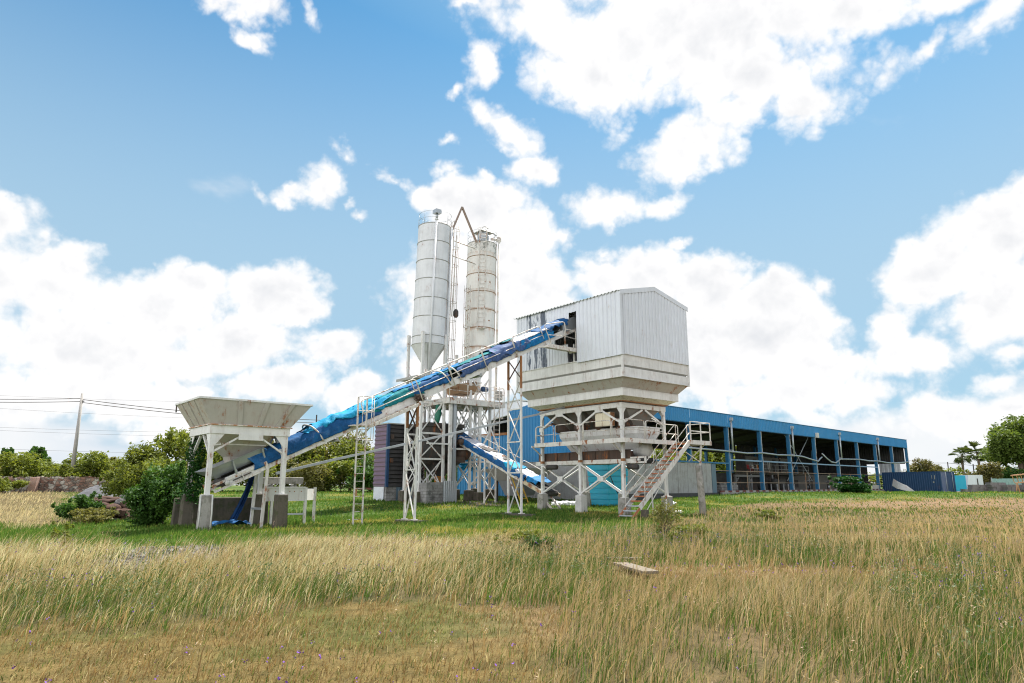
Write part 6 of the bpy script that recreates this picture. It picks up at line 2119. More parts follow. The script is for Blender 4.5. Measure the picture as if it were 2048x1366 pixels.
    part('lattice_bars', M['orange_pale'], tr, lambda m: [m.bar(p0.lerp(p1, i / 6) + Vector((0, 0, 0)), p0.lerp(p1, (i + .5) / 6) + Vector((.1, .25, -h)), .06) or m.bar(p0.lerp(p1, (i + .5) / 6) + Vector((.1, .25, -h)), p0.lerp(p1, (i + 1) / 6), .06) for i in range(6)])
    for i in (0.15, .9):
        w = p0.lerp(p1, i)
        part('trestle', M['orange_pale'], tr, lambda m: (m.bar((w.x - .3, Y, .3), (w.x + .2, Y + .25, w.z - h), .08), m.bar((w.x + .6, Y + .5, .3), (w.x + .2, Y + .25, w.z - h), .08)))


M['sheet_grey'] = paint('old_galvanised_sheet', (.33, .34, .35), .3, .6, .6)
M['navy_pale'] = paint('worn_blue_door_paint', (.09, .12, .22), .05, .5, .5)
M['stone_grey'] = concrete('rough_grey_stone', (.22, .20, .20), (.07, .06, .06), .6)
M['fence_green'] = paint('pale_green_fence', (.24, .38, .36), 0, .4)
M['orange_pale'] = paint('faded_orange_paint', (.5, .26, .13), .3, .3)
build_yard()


# ------------------------------------------------------------------ stone wall, pole, wires, mounds on the near side
def stone_mat():
    m, N, b = new_mat('rubble_masonry')
    P = N.node('ShaderNodeTexCoord').outputs['Object']
    mp = N.mapping(P, (0, 0, 0), (0, 0, 0), (2.0, 2.0, 3.2))
    v = N.node('ShaderNodeTexVoronoi', feature='F1')
    N.put(v.inputs['Vector'], mp)
    v.inputs['Scale'].default_value = 1.3
    e = N.node('ShaderNodeTexVoronoi', feature='DISTANCE_TO_EDGE')
    N.put(e.inputs['Vector'], mp)
    e.inputs['Scale'].default_value = 1.3
    sep = N.node('ShaderNodeSeparateColor')
    N.put(sep.inputs[0], v.outputs['Color'])
    c = N.mix(sep.outputs[0], (.20, .09, .06), (.33, .24, .19))
    c = N.mix(N.ramp(sep.outputs[1], .65, .75), c, (.42, .38, .33))
    c = N.mix(N.ramp(e.outputs['Distance'], .06, .02), c, (.12, .1, .085))
    c = N.mix(N.math('MULTIPLY', N.ramp(N.noise(P, 1.2, 6, .7), .42, .62), .75), c, (.035, .03, .025))
    N.put(b.inputs['Base Color'], c)
    b.inputs['Roughness'].default_value = .95
    bp = N.node('ShaderNodeBump')
    bp.inputs['Strength'].default_value = .8
    bp.inputs['Distance'].default_value = .05
    N.put(bp.inputs['Height'], N.ramp(e.outputs['Distance'], 0, .15))
    N.put(b.inputs['Normal'], bp.outputs[0])
    return m


M['rubble'] = stone_mat()
M['brick'] = blocks('pale_red_brick', (.42, .20, .14), (.4, .36, .32), .22, .075, .25)
M['gravel'] = concrete('grey_gravel', (.13, .13, .14), (.1, .1, .1), .4, 3)
M['rock'] = concrete('red_brown_rock', (.095, .052, .038), (.05, .04, .036), .7)
M['rock_grey'] = concrete('grey_violet_rock', (.13, .12, .12), (.07, .07, .07), .5)


def rock(label, p, s, mat, seed, group='boulders in the rubble heap'):
    bm = bmesh.new()
    bmesh.ops.create_icosphere(bm, subdivisions=3, radius=1)
    for v in bm.verts:
        n = v.co.copy()
        k = 1 + .35 * mnoise.noise(n * 1.1 + Vector((seed, 0, 0))) + .12 * mnoise.noise(n * 3 + Vector((seed, 2, 0)))
        c = mnoise.cell_vector(n * 1.3 + Vector((seed, 1, 1)))
        v.co = Vector((n.x * s[0], n.y * s[1], n.z * s[2])) * k * (1 - .12 * c.x)
    bm.verts.index_update()
    m = MB()
    m.add([Vector(p) + v.co for v in bm.verts], [tuple(v.index for v in f.verts) for f in bm.faces], False)
    bm.free()
    tag(m.build('boulder', mat, None, WORLD, p), label, 'boulder', group)


def build_left():
    Y = 62
    z0 = .7
    zt = at(100, 954, Y).z
    xs = at(-260, 970, Y).x, at(262, 970, Y).x

    def wall(m):
        n = 60
        P = []
        for i in range(n):
            x0, x1 = xs[0] + (xs[1] - xs[0]) * i / n, xs[0] + (xs[1] - xs[0]) * (i + 1) / n
            h = zt + .05 * math.sin(i * 1.7) - (max(0, i - 50) * .03)
            m.hexa([Vector(p) for p in ((x0, Y, z0 - .3), (x1, Y, z0 - .3), (x1, Y + .5, z0 - .3), (x0, Y + .5, z0 - .3))], [Vector(p) for p in ((x0, Y + .05, h), (x1, Y + .05, h + .02), (x1, Y + .45, h + .02), (x0, Y + .45, h))])
        x = xs[1]
        m.hexa([Vector(p) for p in ((x, Y, z0 - .3), (x + .9, Y, z0 - .3), (x + .9, Y + .5, z0 - .3), (x, Y + .5, z0 - .3))], [Vector(p) for p in ((x, Y + .05, zt - .5), (x + .8, Y + .05, zt - .9), (x + .8, Y + .45, zt - .9), (x, Y + .45, zt - .5))])
    solo('stone_wall', M['rubble'], 'long low old rubble stone wall in front of the bushes and the leaning pole', 'wall', WORLD, (xs[1] - 8, Y, z0), wall)
    px = at(62, 980, Y - .4).x
    solo('brick_pillar', M['brick'], 'leaning pale red brick pillar in front of the rubble stone wall', 'pillar', WORLD, (px, Y - .4, z0), lambda m: m.hexa([Vector((px + x, Y - .6 + y, z0 - .3)) for x, y in ((-.3, 0), (.38, 0), (.38, .5), (-.3, .5))], [Vector((px + .14 + x, Y - .5 + y, zt - .02)) for x, y in ((-.3, 0), (.3, 0), (.3, .4), (-.3, .4))]), bevel=.02)
    # pole and wires
    a, b = at(142, 962, 66), at(165, 787, 66)
    pole = thing('power_pole', 'leaning tapered concrete power pole behind the stone wall', 'pole', WORLD, a)
    part('shaft', M['pole'], pole, lambda m: m.tube([a, b], [.2, .12], 12))
    part('crossarm', M['dark'], pole, lambda m: m.bar(b + Vector((-.15, 0, -.75)), b + Vector((.25, 0, -.75)), .1))

    def wire(pts, label, r=.022):
        m = MB()
        P = []
        for (x0, y0, d0), (x1, y1, d1), sag in pts:
            p, q = at(x0, y0, d0), at(x1, y1, d1)
            for k in range(15):
                u = k / 14
                P.append(p.lerp(q, u) - Vector((0, 0, sag * 4 * u * (1 - u))))
        m.tube(P, r, 4)
        return tag(m.build('power_line', M['dark'], None, WORLD, P[0]), label, 'power line', 'power lines')
    wire([((-300, 788, 68), (165, 797, 66), .25), ((165, 799, 66), (690, 842, 75), .35)], 'upper thick power line hung on the leaning pole', .03)
    wire([((-300, 794, 68), (164, 803, 66), .25), ((165, 805, 66), (690, 848, 75), .35)], 'lower thick power line hung on the leaning pole', .03)
    for y0, y1, d, lb in ((785, 806, 120, 'thin topmost distant power line above the leaning pole wires'), (806, 842, 118, 'thin distant power line just below the leaning pole wires'), (850, 866, 116, 'thin distant power line halfway down the sky, upper of a pair'),
                          (855, 875, 116, 'thin distant power line halfway down the sky, lower of a pair'), (893, 908, 112, 'lowest thin distant power line just over the bushes')):
        wire([((-260, y0 - 8, d), (560, y1, d + 6), .5)], lb, .014)
    for k, (x, y, Y_) in enumerate(((353, 816, 69.3), (633, 838, 73.8))):
        p = at(x, y, Y_)
        solo('line_spacer', M['dark'], ('small dark spacer on the power lines left of the hopper rim', 'small dark spacer on the power lines between hopper and ladder')[k], 'spacer', WORLD, p, lambda m: m.box(p.x - .06, p.x + .06, p.y - .04, p.y + .04, p.z - .45, p.z + .45))
    # gravel mound
    c = at(196, 985, 52)
    g = float(gh(c.x, c.y))
    m = MB()
    P = []
    for i in range(25):
        P.append([Vector((c.x + 2.3 * i / 24 * math.cos(j * 2 * math.pi / 40), c.y + 1.8 * i / 24 * math.sin(j * 2 * math.pi / 40), g - .1 + .95 * (math.cos(math.pi * i / 24) * .5 + .5) * (1 + .15 * mnoise.noise(Vector((i * .3, j * .4, 0)))) + .04 * mnoise.noise(Vector((i * .9, j * .9, 3))))) for j in range(41)])
    m.quad_sheet(P, .01)
    tag(m.build('gravel_mound', M['gravel'], None, WORLD, (c.x, c.y, g)), 'smooth dark grey gravel mound between the stone wall and the rocks', 'gravel mound')
    R = [(212, 1000, 33, (.72, .5, .2), 'rock', 'large flat red brown slab on top of the rubble heap'), (247, 998, 33.3, (.3, .3, .24), 'rock_grey', 'grey stone at the tip of the rubble heap'), (240, 1008, 32.6, (.3, .3, .26), 'rock_grey', 'violet grey boulder under the flat slab'),
         (256, 1012, 32.4, (.42, .35, .26), 'rock', 'red brown boulder leaning out of the rubble heap'), (226, 1018, 32, (.38, .35, .25), 'rock', 'square red brown boulder in the middle of the rubble heap'), (250, 1026, 31.6, (.5, .35, .2), 'rock', 'long brown boulder low in the rubble heap'),
         (205, 1012, 32.6, (.3, .3, .22), 'rock', 'dark red boulder beside the small bush'), (233, 1036, 31, (.24, .2, .15), 'rock_grey', 'small grey stone in front of the rubble heap'), (247, 1036, 31, (.24, .2, .17), 'rock_grey', 'small rounded grey stone nearest the big bush'), (233, 1044, 30.6, (.26, .2, .12), 'rock_grey', 'lowest small grey stone half sunk in the grass'),
         (262, 1000, 34, (.5, .4, .3), 'rock', 'brown boulder half hidden behind the big bush')]
    for k, (x, y, Y_, s, mt, lb) in enumerate(R):
        p = at(x, y, Y_)
        rock(lb, (p.x, p.y, max(p.z, float(gh(p.x, p.y)) + .05)), s, M[mt], k * 3.7 + 1)
    rr = random.Random(12)
    m = MB()
    for k in range(130):
        u, v = rr.gauss(0, 1), rr.gauss(0, 1)
        p = at(236 + 20 * u, 1040 - 12 * abs(v), 30.6 + .9 * abs(v))
        z = float(gh(p.x, p.y)) + rr.uniform(0, .5) * max(0, 1 - abs(u) * .5)
        s = rr.uniform(.05, .16)
        c = Vector((p.x, p.y, z))
        q = [c + Vector((s * a * rr.uniform(.5, 1.3), s * b * rr.uniform(.5, 1.3), s * h * rr.uniform(.3, .9))) for h in (-1, 1) for a, b in ((-1, -1), (1, -1), (1, 1), (-1, 1))]
        m.hexa(q[:4], q[4:])
    m.build('rubble', M['rock'], None)['kind'] = 'stuff'
    # striped barrier behind the cabin ladder
    a = at(708, 992, 52)
    g = float(gh(a.x, a.y))
    t = thing('striped_barrier', 'low red and black striped barrier in the grass left of the purple cabin', 'barrier', WORLD, (a.x, a.y, g))
    part('rail', M['kerb_red'], t, lambda m: m.box(a.x - .05, a.x + 1.9, a.y - .04, a.y + .04, g + .55, g + .68))
    for k in range(2):
        part('post', M['rust'], t, lambda m: m.box(a.x + .1 + 1.5 * k, a.x + .2 + 1.5 * k, a.y - .05, a.y + .05, g - .1, g + .56))
    part('black_stripes', M['dark'], t, lambda m: [m.box(a.x + .25 + .5 * k, a.x + .48 + .5 * k, a.y - .045, a.y + .045, g + .545, g + .685) for k in range(3)])
    # far posts on the other side
    for k, (x, y0, y1, Y_, lb) in enumerate(((1895, 924, 948, 130, 'thin leaning post with wires beyond the dark blue container'), (1946, 928, 952, 125, 'thin leaning post between the two palms'), (1830, 918, 945, 110, 'thin post at the far corner of the blue shed'))):
        p, q = at(x + 3, y1, Y_), at(x, y0, Y_)
        solo('wire_post', M['dark'], lb, 'post', WORLD, (p.x, Y_, .6), lambda m: m.tube([(p.x, Y_, .4), p, q], .09, 6))
    m = MB()
    p, q, r_ = at(1815, 921, 112), at(1895, 926, 130), at(1990, 931, 124)
    m.tube([p, p.lerp(q, .5) - Vector((0, 0, .2)), q, q.lerp(r_, .5) - Vector((0, 0, .2)), r_], .03, 4)
    tag(m.build('power_line', M['dark'], None, WORLD, p), 'thin wire strung between the far posts beyond the container', 'power line')


M['pole'] = concrete('pale_pole_concrete', (.40, .38, .36), amt=.3)
build_left()


# ------------------------------------------------------------------ foliage
def leaf_mat(name, c1, c2, trans=.3):
    m = bpy.data.materials.new(name)
    m.use_nodes = True
    N = NT(m.node_tree)
    out = N.node('ShaderNodeOutputMaterial')
    P = N.node('ShaderNodeTexCoord').outputs['Object']
    at_ = N.node('ShaderNodeAttribute')
    at_.attribute_name = 'tone'
    n = N.noise(P, .9, 4, .6)
    f = N.math('ADD', N.math('MULTIPLY', at_.outputs['Fac'], .7), N.math('MULTIPLY', N.ramp(n, .35, .65), .4), clamp=True)
    c = N.mix(f, c1, c2)
    d = N.node('ShaderNodeBsdfPrincipled')
    N.put(d.inputs['Base Color'], c)
    d.inputs['Roughness'].default_value = .6
    d.inputs['Specular IOR Level'].default_value = .25
    t = N.node('ShaderNodeBsdfTranslucent')
    N.put(t.inputs['Color'], N.mix(1.0, c, (1.25, 1.2, .6), 'MULTIPLY'))
    mx = N.node('ShaderNodeMixShader')
    mx.inputs[0].default_value = trans
    m.node_tree.links.new(d.outputs[0], mx.inputs[1])
    m.node_tree.links.new(t.outputs[0], mx.inputs[2])
    m.node_tree.links.new(mx.outputs[0], out.inputs[0])
    return m


L = {
    'bright': leaf_mat('bright_yellow_green_leaves', (.09, .135, .022), (.21, .235, .04), .4),
    'mid': leaf_mat('mid_green_leaves', (.07, .105, .02), (.20, .225, .04), .38),
    'dark': leaf_mat('dark_green_leaves', (.016, .055, .010), (.08, .165, .028), .33),
    'olive': leaf_mat('olive_leaves', (.085, .095, .03), (.22, .205, .065), .38),
    'rusty': leaf_mat('reddish_leaves', (.055, .08, .02), (.17, .135, .05), .35),
    'tree': leaf_mat('tree_leaves', (.045, .09, .018), (.15, .20, .04), .38),
    'vine': leaf_mat('vine_leaves', (.01, .05, .008), (.03, .11, .015), .25),
    'palm': leaf_mat('palm_leaves', (.055, .085, .02), (.15, .165, .05), .25),
}
M['bark'] = concrete('grey_brown_bark', (.16, .12, .09), (.06, .05, .04), .6, 3)


def leaves_mesh(name, centres, size, rng, mat, squash=.55, tones=None):
    """many small folded leaf faces at the given points (numpy)"""
    n = len(centres)
    nrm = rng.normal(size=(n, 3))
    nrm[:, 2] = np.abs(nrm[:, 2]) + .35
    nrm /= np.linalg.norm(nrm, axis=1)[:, None]
    t = rng.normal(size=(n, 3))
    u = np.cross(nrm, t)
    u /= np.linalg.norm(u, axis=1)[:, None]
    v = np.cross(nrm, u)
    s = size * rng.uniform(.6, 1.35, size=(n, 1))
    a = centres - u * s
    b = centres + v * s * squash
    c = centres + u * s
    d = centres - v * s * squash
    V = np.stack([a, b, c, d], 1).reshape(-1, 3)
    me = bpy.data.meshes.new(name)
    me.vertices.add(4 * n)
    me.vertices.foreach_set('co', V.astype(np.float32).ravel())
    me.loops.add(4 * n)
    me.loops.foreach_set('vertex_index', np.arange(4 * n, dtype=np.int32))
    me.polygons.add(n)
    me.polygons.foreach_set('loop_start', np.arange(0, 4 * n, 4, dtype=np.int32))
    me.polygons.foreach_set('loop_total', np.full(n, 4, dtype=np.int32))
    tn = rng.uniform(0, 1, n) if tones is None else tones
    at_ = me.attributes.new('tone', 'FLOAT', 'FACE')
    at_.data.foreach_set('value', tn.astype(np.float32))
    me.update()
    me.materials.append(mat)
    return me


def crown_points(rng, n, blobs, shell=.45):
    """points in clumped ellipsoids: (centre, radii, weight)"""
    out, tone = [], []
    w = np.array([b[2] for b in blobs], float)
    w /= w.sum()
    for (c, r, _), k in zip(blobs, (w * n).astype(int)):
        d = rng.normal(size=(k, 3))
        d /= np.linalg.norm(d, axis=1)[:, None]
        rad = rng.uniform(shell ** 3, 1.0, size=(k, 1)) ** (1 / 3)
        rad *= 1 + .22 * np.sin(d[:, :1] * 7 + c[0]) * np.sin(d[:, 1:2] * 6 + c[1]) + rng.normal(size=(k, 1)) * .07
        out.append(np.array(c) + d * rad * np.array(r))
        tone.append(np.clip(rng.uniform(0, 1) * .5 + rng.uniform(0, .6, k), 0, 1))
    return np.concatenate(out), np.concatenate(tone)


def limb(m, p, q, r0, r1, rng, k=4, wob=.08):
    p, q = Vector(p), Vector(q)
    L_ = (q - p).length
    pts = [p.lerp(q, i / k) + Vector((rng.normal(), rng.normal(), rng.normal() * .4)) * (wob * L_ * (0 if i in (0, k) else 1) * .5) for i in range(k + 1)]
    m.tube(pts, [r0 + (r1 - r0) * i / k for i in range(k + 1)], 6)


def plant(name, label, cat, base, H, W, leaf, n, size, seed, group=None, clumps=14, trunk=True, low=.12, top=1.0, flat=.8, shell=.4, wide=1.0):
    """a tree or shrub: tapered stem, limbs and a crown of leaf clumps"""
    rng = np.random.default_rng(seed)
    base = Vector(base)
    t = thing(name, label, cat, WORLD, base, group)
    blobs = []
    for i in range(clumps):
        a = rng.uniform(0, 2 * math.pi)
        rr = math.sqrt(rng.uniform(0, 1)) * .72
        z = low + (top - low) * rng.uniform(.18, .88)
        k = (1 - .55 * max(0, (z - .55)) / .45) * min(1, .55 + z)
        s = rng.uniform(.2, .36)
        blobs.append(((math.cos(a) * rr * W * k, math.sin(a) * rr * W * k * wide, z * H), (s * W, s * W * wide, s * H * flat * rng.uniform(.6, .9)), s ** 2 * 10))
    for i in range(clumps // 2 if name in ('bush', 'shrub') else 0):       # loose sprigs that break the outline
        a = rng.uniform(0, 2 * math.pi)
        z = rng.uniform(.55, 1.02)
        rr = rng.uniform(.7, 1.0) * (1 - .55 * max(0, z - .6))
        s = rng.uniform(.05, .11)
        blobs.append(((math.cos(a) * rr * W, math.sin(a) * rr * W * wide, z * H), (s * W, s * W, s * H * 1.3), .16))
    pts, tone = crown_points(rng, n, blobs, shell)
    pts = pts[pts[:, 2] > .02 * H]
    tone = tone[:len(pts)]
    me = leaves_mesh('crown', pts, size, rng, L[leaf], tones=rng.permutation(tone) * .4 + tone * .6)
    cr = bpy.data.objects.new('crown' if trunk else 'foliage', me)
    COL.objects.link(cr)
    cr.parent = t
    m = MB()
    r0 = .03 * H if trunk else .014 * H
    limb(m, base + Vector((0, 0, -.2)), base + Vector((rng.normal() * .03 * H, 0, H * .5)), r0, r0 * .55, rng)
    for c, r, s in blobs[:10]:
        st = base + Vector((0, 0, H * rng.uniform(.12, .45)))
        limb(m, st, base + Vector(c), r0 * .5, r0 * .12, rng, 4, .15)
    m.build('trunk' if trunk else 'stem', M['bark'], t)
    return t


def dup(t, loc, rz, s, label):
    c = copy_tree(t)
    c.location = loc
    c.rotation_euler = (0, 0, rz)
    c.scale = s
    c['label'] = label
    return c


def gpt(x, Y, y=975):
    p = at(x, y, Y)
    return Vector((p.x, Y, float(gh(p.x, Y)) - .05))


def build_green():
    # ---- bushes behind the stone wall and along the back of the yard
    G = 'bushes behind the stone wall and yard'
    spec = [
        ('bright', 'yellow green bush over the near end of the stone wall', 25, 70, 4.0, 3.6), ('mid', 'mid green bush between the yellow bush and the leaning pole', 90, 72, 3.3, 3.2), ('bright', 'bright green leafy bush at the foot of the leaning pole', 180, 68, 3.9, 3.4),
        ('olive', 'olive bush behind the gravel mound', 245, 71, 3.2, 3.6), ('mid', 'green bush rising where the stone wall ends', 300, 68, 4.4, 3.8), ('bright', 'tall yellow green bush behind the vine covered hopper leg', 372, 70, 6.6, 4.8),
        ('mid', 'rounded green bush seen under the feed hopper funnel', 450, 72, 6.0, 4.4), ('olive', 'olive green bush seen under the conveyor foot', 530, 74, 5.2, 4.4), ('mid', 'dense green bush behind the white panel frame', 590, 72, 5.0, 4.6),
        ('olive', 'brownish bush behind the rising conduit pipe', 650, 75, 5.6, 4.4), ('mid', 'broad green bush left of the purple cabin', 712, 72, 5.2, 4.4), ('dark', 'dark low bush in the gap beside the purple cabin', 735, 66, 3.4, 3.0),
        ('mid', 'green bush seen between the mixing tower legs', 900, 84, 5.4, 4.5), ('bright', 'light bush seen low between tower and white hall', 850, 86, 4.6, 4.2), ('dark', 'dark bush glimpsed beside the block enclosure', 895, 70, 3.6, 3.0),
        ('bright', 'bright bush seen through the near open bays of the shed', 1420, 110, 7.6, 6.0), ('mid', 'leafy bush seen behind the first blue shed column', 1470, 108, 7.6, 6.2), ('bright', 'yellow bush seen under the staircase through the shed', 1360, 105, 7.4, 6.0), ('mid', 'green bush seen through the shed behind the stair landing', 1395, 112, 8.2, 6.0),
        ('olive', 'bush peeping over the stone wall at the picture edge', -50, 71, 3.8, 3.6), ('mid', 'low bush in front of the yellow bush at the wall', 140, 66, 2.6, 2.6), ('bright', 'sunny bush behind the big dark shrub', 330, 64, 3.2, 3.0),
        ('mid', 'low green bush behind the conveyor tail', 490, 66, 3.6, 3.4), ('bright', 'light green bush by the striped barrier', 680, 67, 3.2, 3.2), ('olive', 'pale low bush behind the concrete beam', 620, 65, 3.0, 3.2),
    ]
    protos = {}
    for i, (lf, lb, x, Y, H, W) in enumerate(spec):
        key = (lf, i % 2)
        p = gpt(x, Y)
        if key not in protos:
            protos[key] = (plant('bush', lb, 'bush', p, 5.0, 4.0, lf, 5200, .17, 40 + i, G, clumps=18, trunk=False, low=.02, flat=.9), 5.0, 4.0)
            t = protos[key][0]
            t.scale = (W / 4.0, W / 4.0, H / 5.0)
            t.rotation_euler = (0, 0, i)
        else:
            t, h0, w0 = protos[key]
            dup(t, p, i * 1.7, (W / w0, W / w0, H / h0), lb)
    # thin feathery tree above the bushes by the ladder
    plant('tree', 'thin feathery tree rising above the bushes beside the conveyor ladder', 'tree', gpt(700, 74), 6.6, 2.6, 'olive', 2600, .13, 90, clumps=12, low=.45)
    # far trees on the horizon, near side
    far = plant('tree', 'dark distant tree with layered crown over the yellow bush', 'tree', gpt(62, 150), 8.2, 3.2, 'dark', 2600, .4, 91, 'distant dark trees', clumps=11, low=.35)
    dup(far, gpt(40, 152), 2, (.7, .7, .8), 'small dark distant tree beside the layered one')
    dup(far, gpt(6, 155), 4, (.7, .7, 1.0), 'dark distant tree at the picture edge above the wall')
    dup(far, gpt(84, 150), 1, (.55, .55, .75), 'lower dark distant tree toward the leaning pole')
    # line of far trees behind everything
    G2 = 'far trees behind the plant'
    k = 0
    first = None
    for x in range(-420, 2600, 105):
        if 60 <= x <= 1300 or x > 1480:
            Y = 170 + 25 * math.sin(x * .013)
            p = gpt(x + 20 * math.sin(x), Y)
            h = 6.5 + 2 * math.sin(x * .7)
            if x > 1480:
                h *= .75
            lb = 'low far tree of the tree line behind the plant'
            if first is None:
                first = plant('tree', lb, 'tree', p, 8, 8.5, 'mid', 2200, .42, 95, G2, clumps=16, trunk=True, low=.08)
            else:
                dup(first, p, x, (1, 1, h / 8), lb)
    # ---- big dark shrub and vine by the hopper
    plant('shrub', 'big dense dark green shrub between the rubble heap and the feed hopper', 'shrub', gpt(330, 28.0), 2.35, 1.42, 'dark', 15000, .065, 101, clumps=24, trunk=False, low=.0, flat=1.0)
    plant('shrub', 'tall bright topped shrub just behind the big dark shrub', 'shrub', gpt(275, 37), 2.7, 1.5, 'mid', 6000, .08, 102, clumps=16, trunk=False, low=.0)
    plant('shrub', 'small dark conical shrub beside the rubble heap', 'shrub', gpt(163, 31.5), 1.25, 1.1, 'dark', 6500, .05, 103, clumps=16, trunk=False, low=.0)
    plant('shrub', 'low olive shrub in front of the rubble heap', 'shrub', gpt(195, 29.5), .7, 1.2, 'olive', 4500, .05, 104, clumps=14, trunk=False, low=.0)
    plant('shrub', 'leafy shrub at the near end of the stone wall foot', 'shrub', gpt(5, 59), 1.6, 2.2, 'mid', 5000, .1, 105, clumps=14, trunk=False, low=.0)
    plant('shrub', 'thin shrub in front of the broken end of the stone wall', 'shrub', gpt(240, 50), 2.3, 1.6, 'mid', 4500, .09, 106, clumps=12, trunk=False, low=.0)
    plant('shrub', 'tiny bright green shrub in the tall grass before the hopper', 'shrub', gpt(137, 18.6), .62, .36, 'bright', 700, .035, 107, clumps=7, trunk=False, low=.1)
    plant('shrub', 'bushy bright green shrub in front of the last shed columns', 'shrub', gpt(1698, 62), 1.5, 2.0, 'vine', 6500, .09, 108, clumps=14, trunk=False, low=.0)
    plant('shrub', 'smaller green shrub beside the bushy one before the shed', 'shrub', gpt(1724, 61), .95, 1.1, 'vine', 3000, .08, 109, clumps=10, trunk=False, low=.0)
    plant('sapling', 'sparse thorny sapling with crooked twigs in the grass before the staircase', 'sapling', gpt(1328, 21.5), 1.15, .75, 'olive', 1300, .036, 110, clumps=16, trunk=True, low=.25)
    plant('shrub', 'low grey green thistle patch beside the thorny sapling', 'shrub', gpt(1372, 21), .5, 1.1, 'mid', 2600, .04, 111, clumps=14, trunk=False, low=0)
    plant('shrub', 'dark low weed clump in the grass left of the boards', 'shrub', gpt(1078, 16.5), .45, .5, 'dark', 1500, .03, 112, clumps=9, trunk=False, low=0)
    plant('shrub', 'bluish weed clump in the grass beyond the dark clump', 'shrub', gpt(1040, 18.5), .5, .8, 'mid', 1800, .035, 113, clumps=10, trunk=False, low=0)
    plant('shrub', 'dark weed clump in the sunny field before the shed', 'shrub', gpt(1535, 33), .6, .7, 'mid', 1200, .06, 114, clumps=8, trunk=False, low=0)
    rng = np.random.default_rng(5)
    a, b = -9.25, .7
    z = rng.uniform(1.0, 3.35, 2600)
    an = rng.uniform(0, 2 * math.pi, 2600)
    rad = .14 + .16 * rng.uniform(0, 1, 2600) * (1 + .5 * np.sin(z * 5))
    p = np.stack([np.cos(an) * rad + .12, np.sin(an) * rad - .1, z - 1.2 + .0], 1)
    extra = np.stack([rng.normal(0, .28, 500), rng.normal(0, .25, 500), rng.uniform(-.3, .5, 500)], 1)
    p = np.concatenate([p, extra])
    t = thing('climbing_vine', 'green vine climbing the rear leg of the feed hopper', 'vine', SITE, (a, b, 1.2))
    o = bpy.data.objects.new('foliage', leaves_mesh('foliage', p, .05, rng, L['vine']))
    COL.objects.link(o)
    o.parent = t
    part('stem', M['bark'], t, lambda m: [m.tube([(a + .13 * math.cos(k * .9 + s), b + .13 * math.sin(k * .9 + s), .9 + k * .2) for k in range(13)], .015, 5) for s in (0, 2.5)])
    # ---- far side: big tree, palms, bushes
    big = at(2046, 970, 105)
    plant('tree', 'big spreading leafy tree over the stone yard', 'tree', (big.x, 105, .5), 12.0, 5.9, 'tree', 18000, .22, 120, clumps=46, low=.28, flat=.5, shell=.35)
    plant('tree', 'reddish green round bush tree below the palms', 'tree', gpt(1975, 100), 4.2, 3.6, 'rusty', 4200, .16, 121, clumps=14, low=.15)
    plant('tree', 'reddish bush tree behind the dark blue container', 'tree', gpt(1848, 105), 5.2, 3.4, 'rusty', 4200, .16, 122, clumps=14, low=.3)
    plant('bush', 'low green bush over the turquoise sheeted container', 'bush', gpt(1895, 120), 4.4, 4.2, 'bright', 3000, .2, 123, clumps=12, trunk=False)
    plant('bush', 'dark low bush under the big tree beside the fence', 'bush', gpt(2010, 103), 3.4, 3.6, 'dark', 3600, .16, 124, clumps=12, trunk=False)
    plant('tree', 'tree standing at the picture edge beside the big tree', 'tree', gpt(2120, 112), 11, 6.0, 'tree', 9000, .28, 126, clumps=24, low=.2, flat=.7, shell=.3)

    def palm(label, x, ytop, Y, seed, lean):
        rng = np.random.default_rng(seed)
        p = gpt(x, Y)
        top = at(x, ytop + 16, Y)
        t = thing('palm_tree', label, 'palm', WORLD, p, 'palms beyond the containers')
        h = top.z - p.z
        part('trunk', M['bark'], t, lambda m: m.tube([p + Vector((lean * k / 6, 0, h * k / 6)) for k in range(7)], [.3 - .02 * k for k in range(7)], 10))
        tp = p + Vector((lean, 0, h))

        def fronds(m):
            for i in range(34):
                an = rng.uniform(0, 2 * math.pi)
                el = rng.uniform(-1.0, 1.35)
                Lf = rng.uniform(1.5, 2.3) * (.8 if el < -.3 else 1)
                d = Vector((math.cos(an) * math.cos(el), math.sin(an) * math.cos(el), math.sin(el)))
                e = tp + d * Lf * .6
                s = d.cross(Vector((0, 0, 1))).normalized()
                u = s.cross(d).normalized()
                for k in range(9):
                    f = (k / 8 - .5) * 2.1
                    dd = (d * math.cos(f) + s * math.sin(f)).normalized()
                    w = s * .05
                    q = e + dd * Lf * .62 + Vector((0, 0, -.18 - .12 * abs(f)))
                    mid = e + dd * Lf * .35 + u * .05
                    m.add([e - w, e + w, mid + w * 1.6, q, mid - w * 1.6], [(0, 1, 2, 3, 4)])
                m.tube([tp, e], .03, 4)
        part('crown', L['palm'], t, fronds)
    palm('palm with round fan crown farther from the big tree', 1929, 895, 132, 1, .3)
    palm('palm with ragged fan crown next to the big tree', 1966, 889, 126, 2, -.2)


build_green()


# ------------------------------------------------------------------ ground and grass
def proj_px(X, Y, Z):
    z = Z - CAM_H
    d = np.maximum(Y * CP + z * SP, .3)
    return 1024 + FPX * X / d, 683 - FPX * (-Y * SP + z * CP) / d


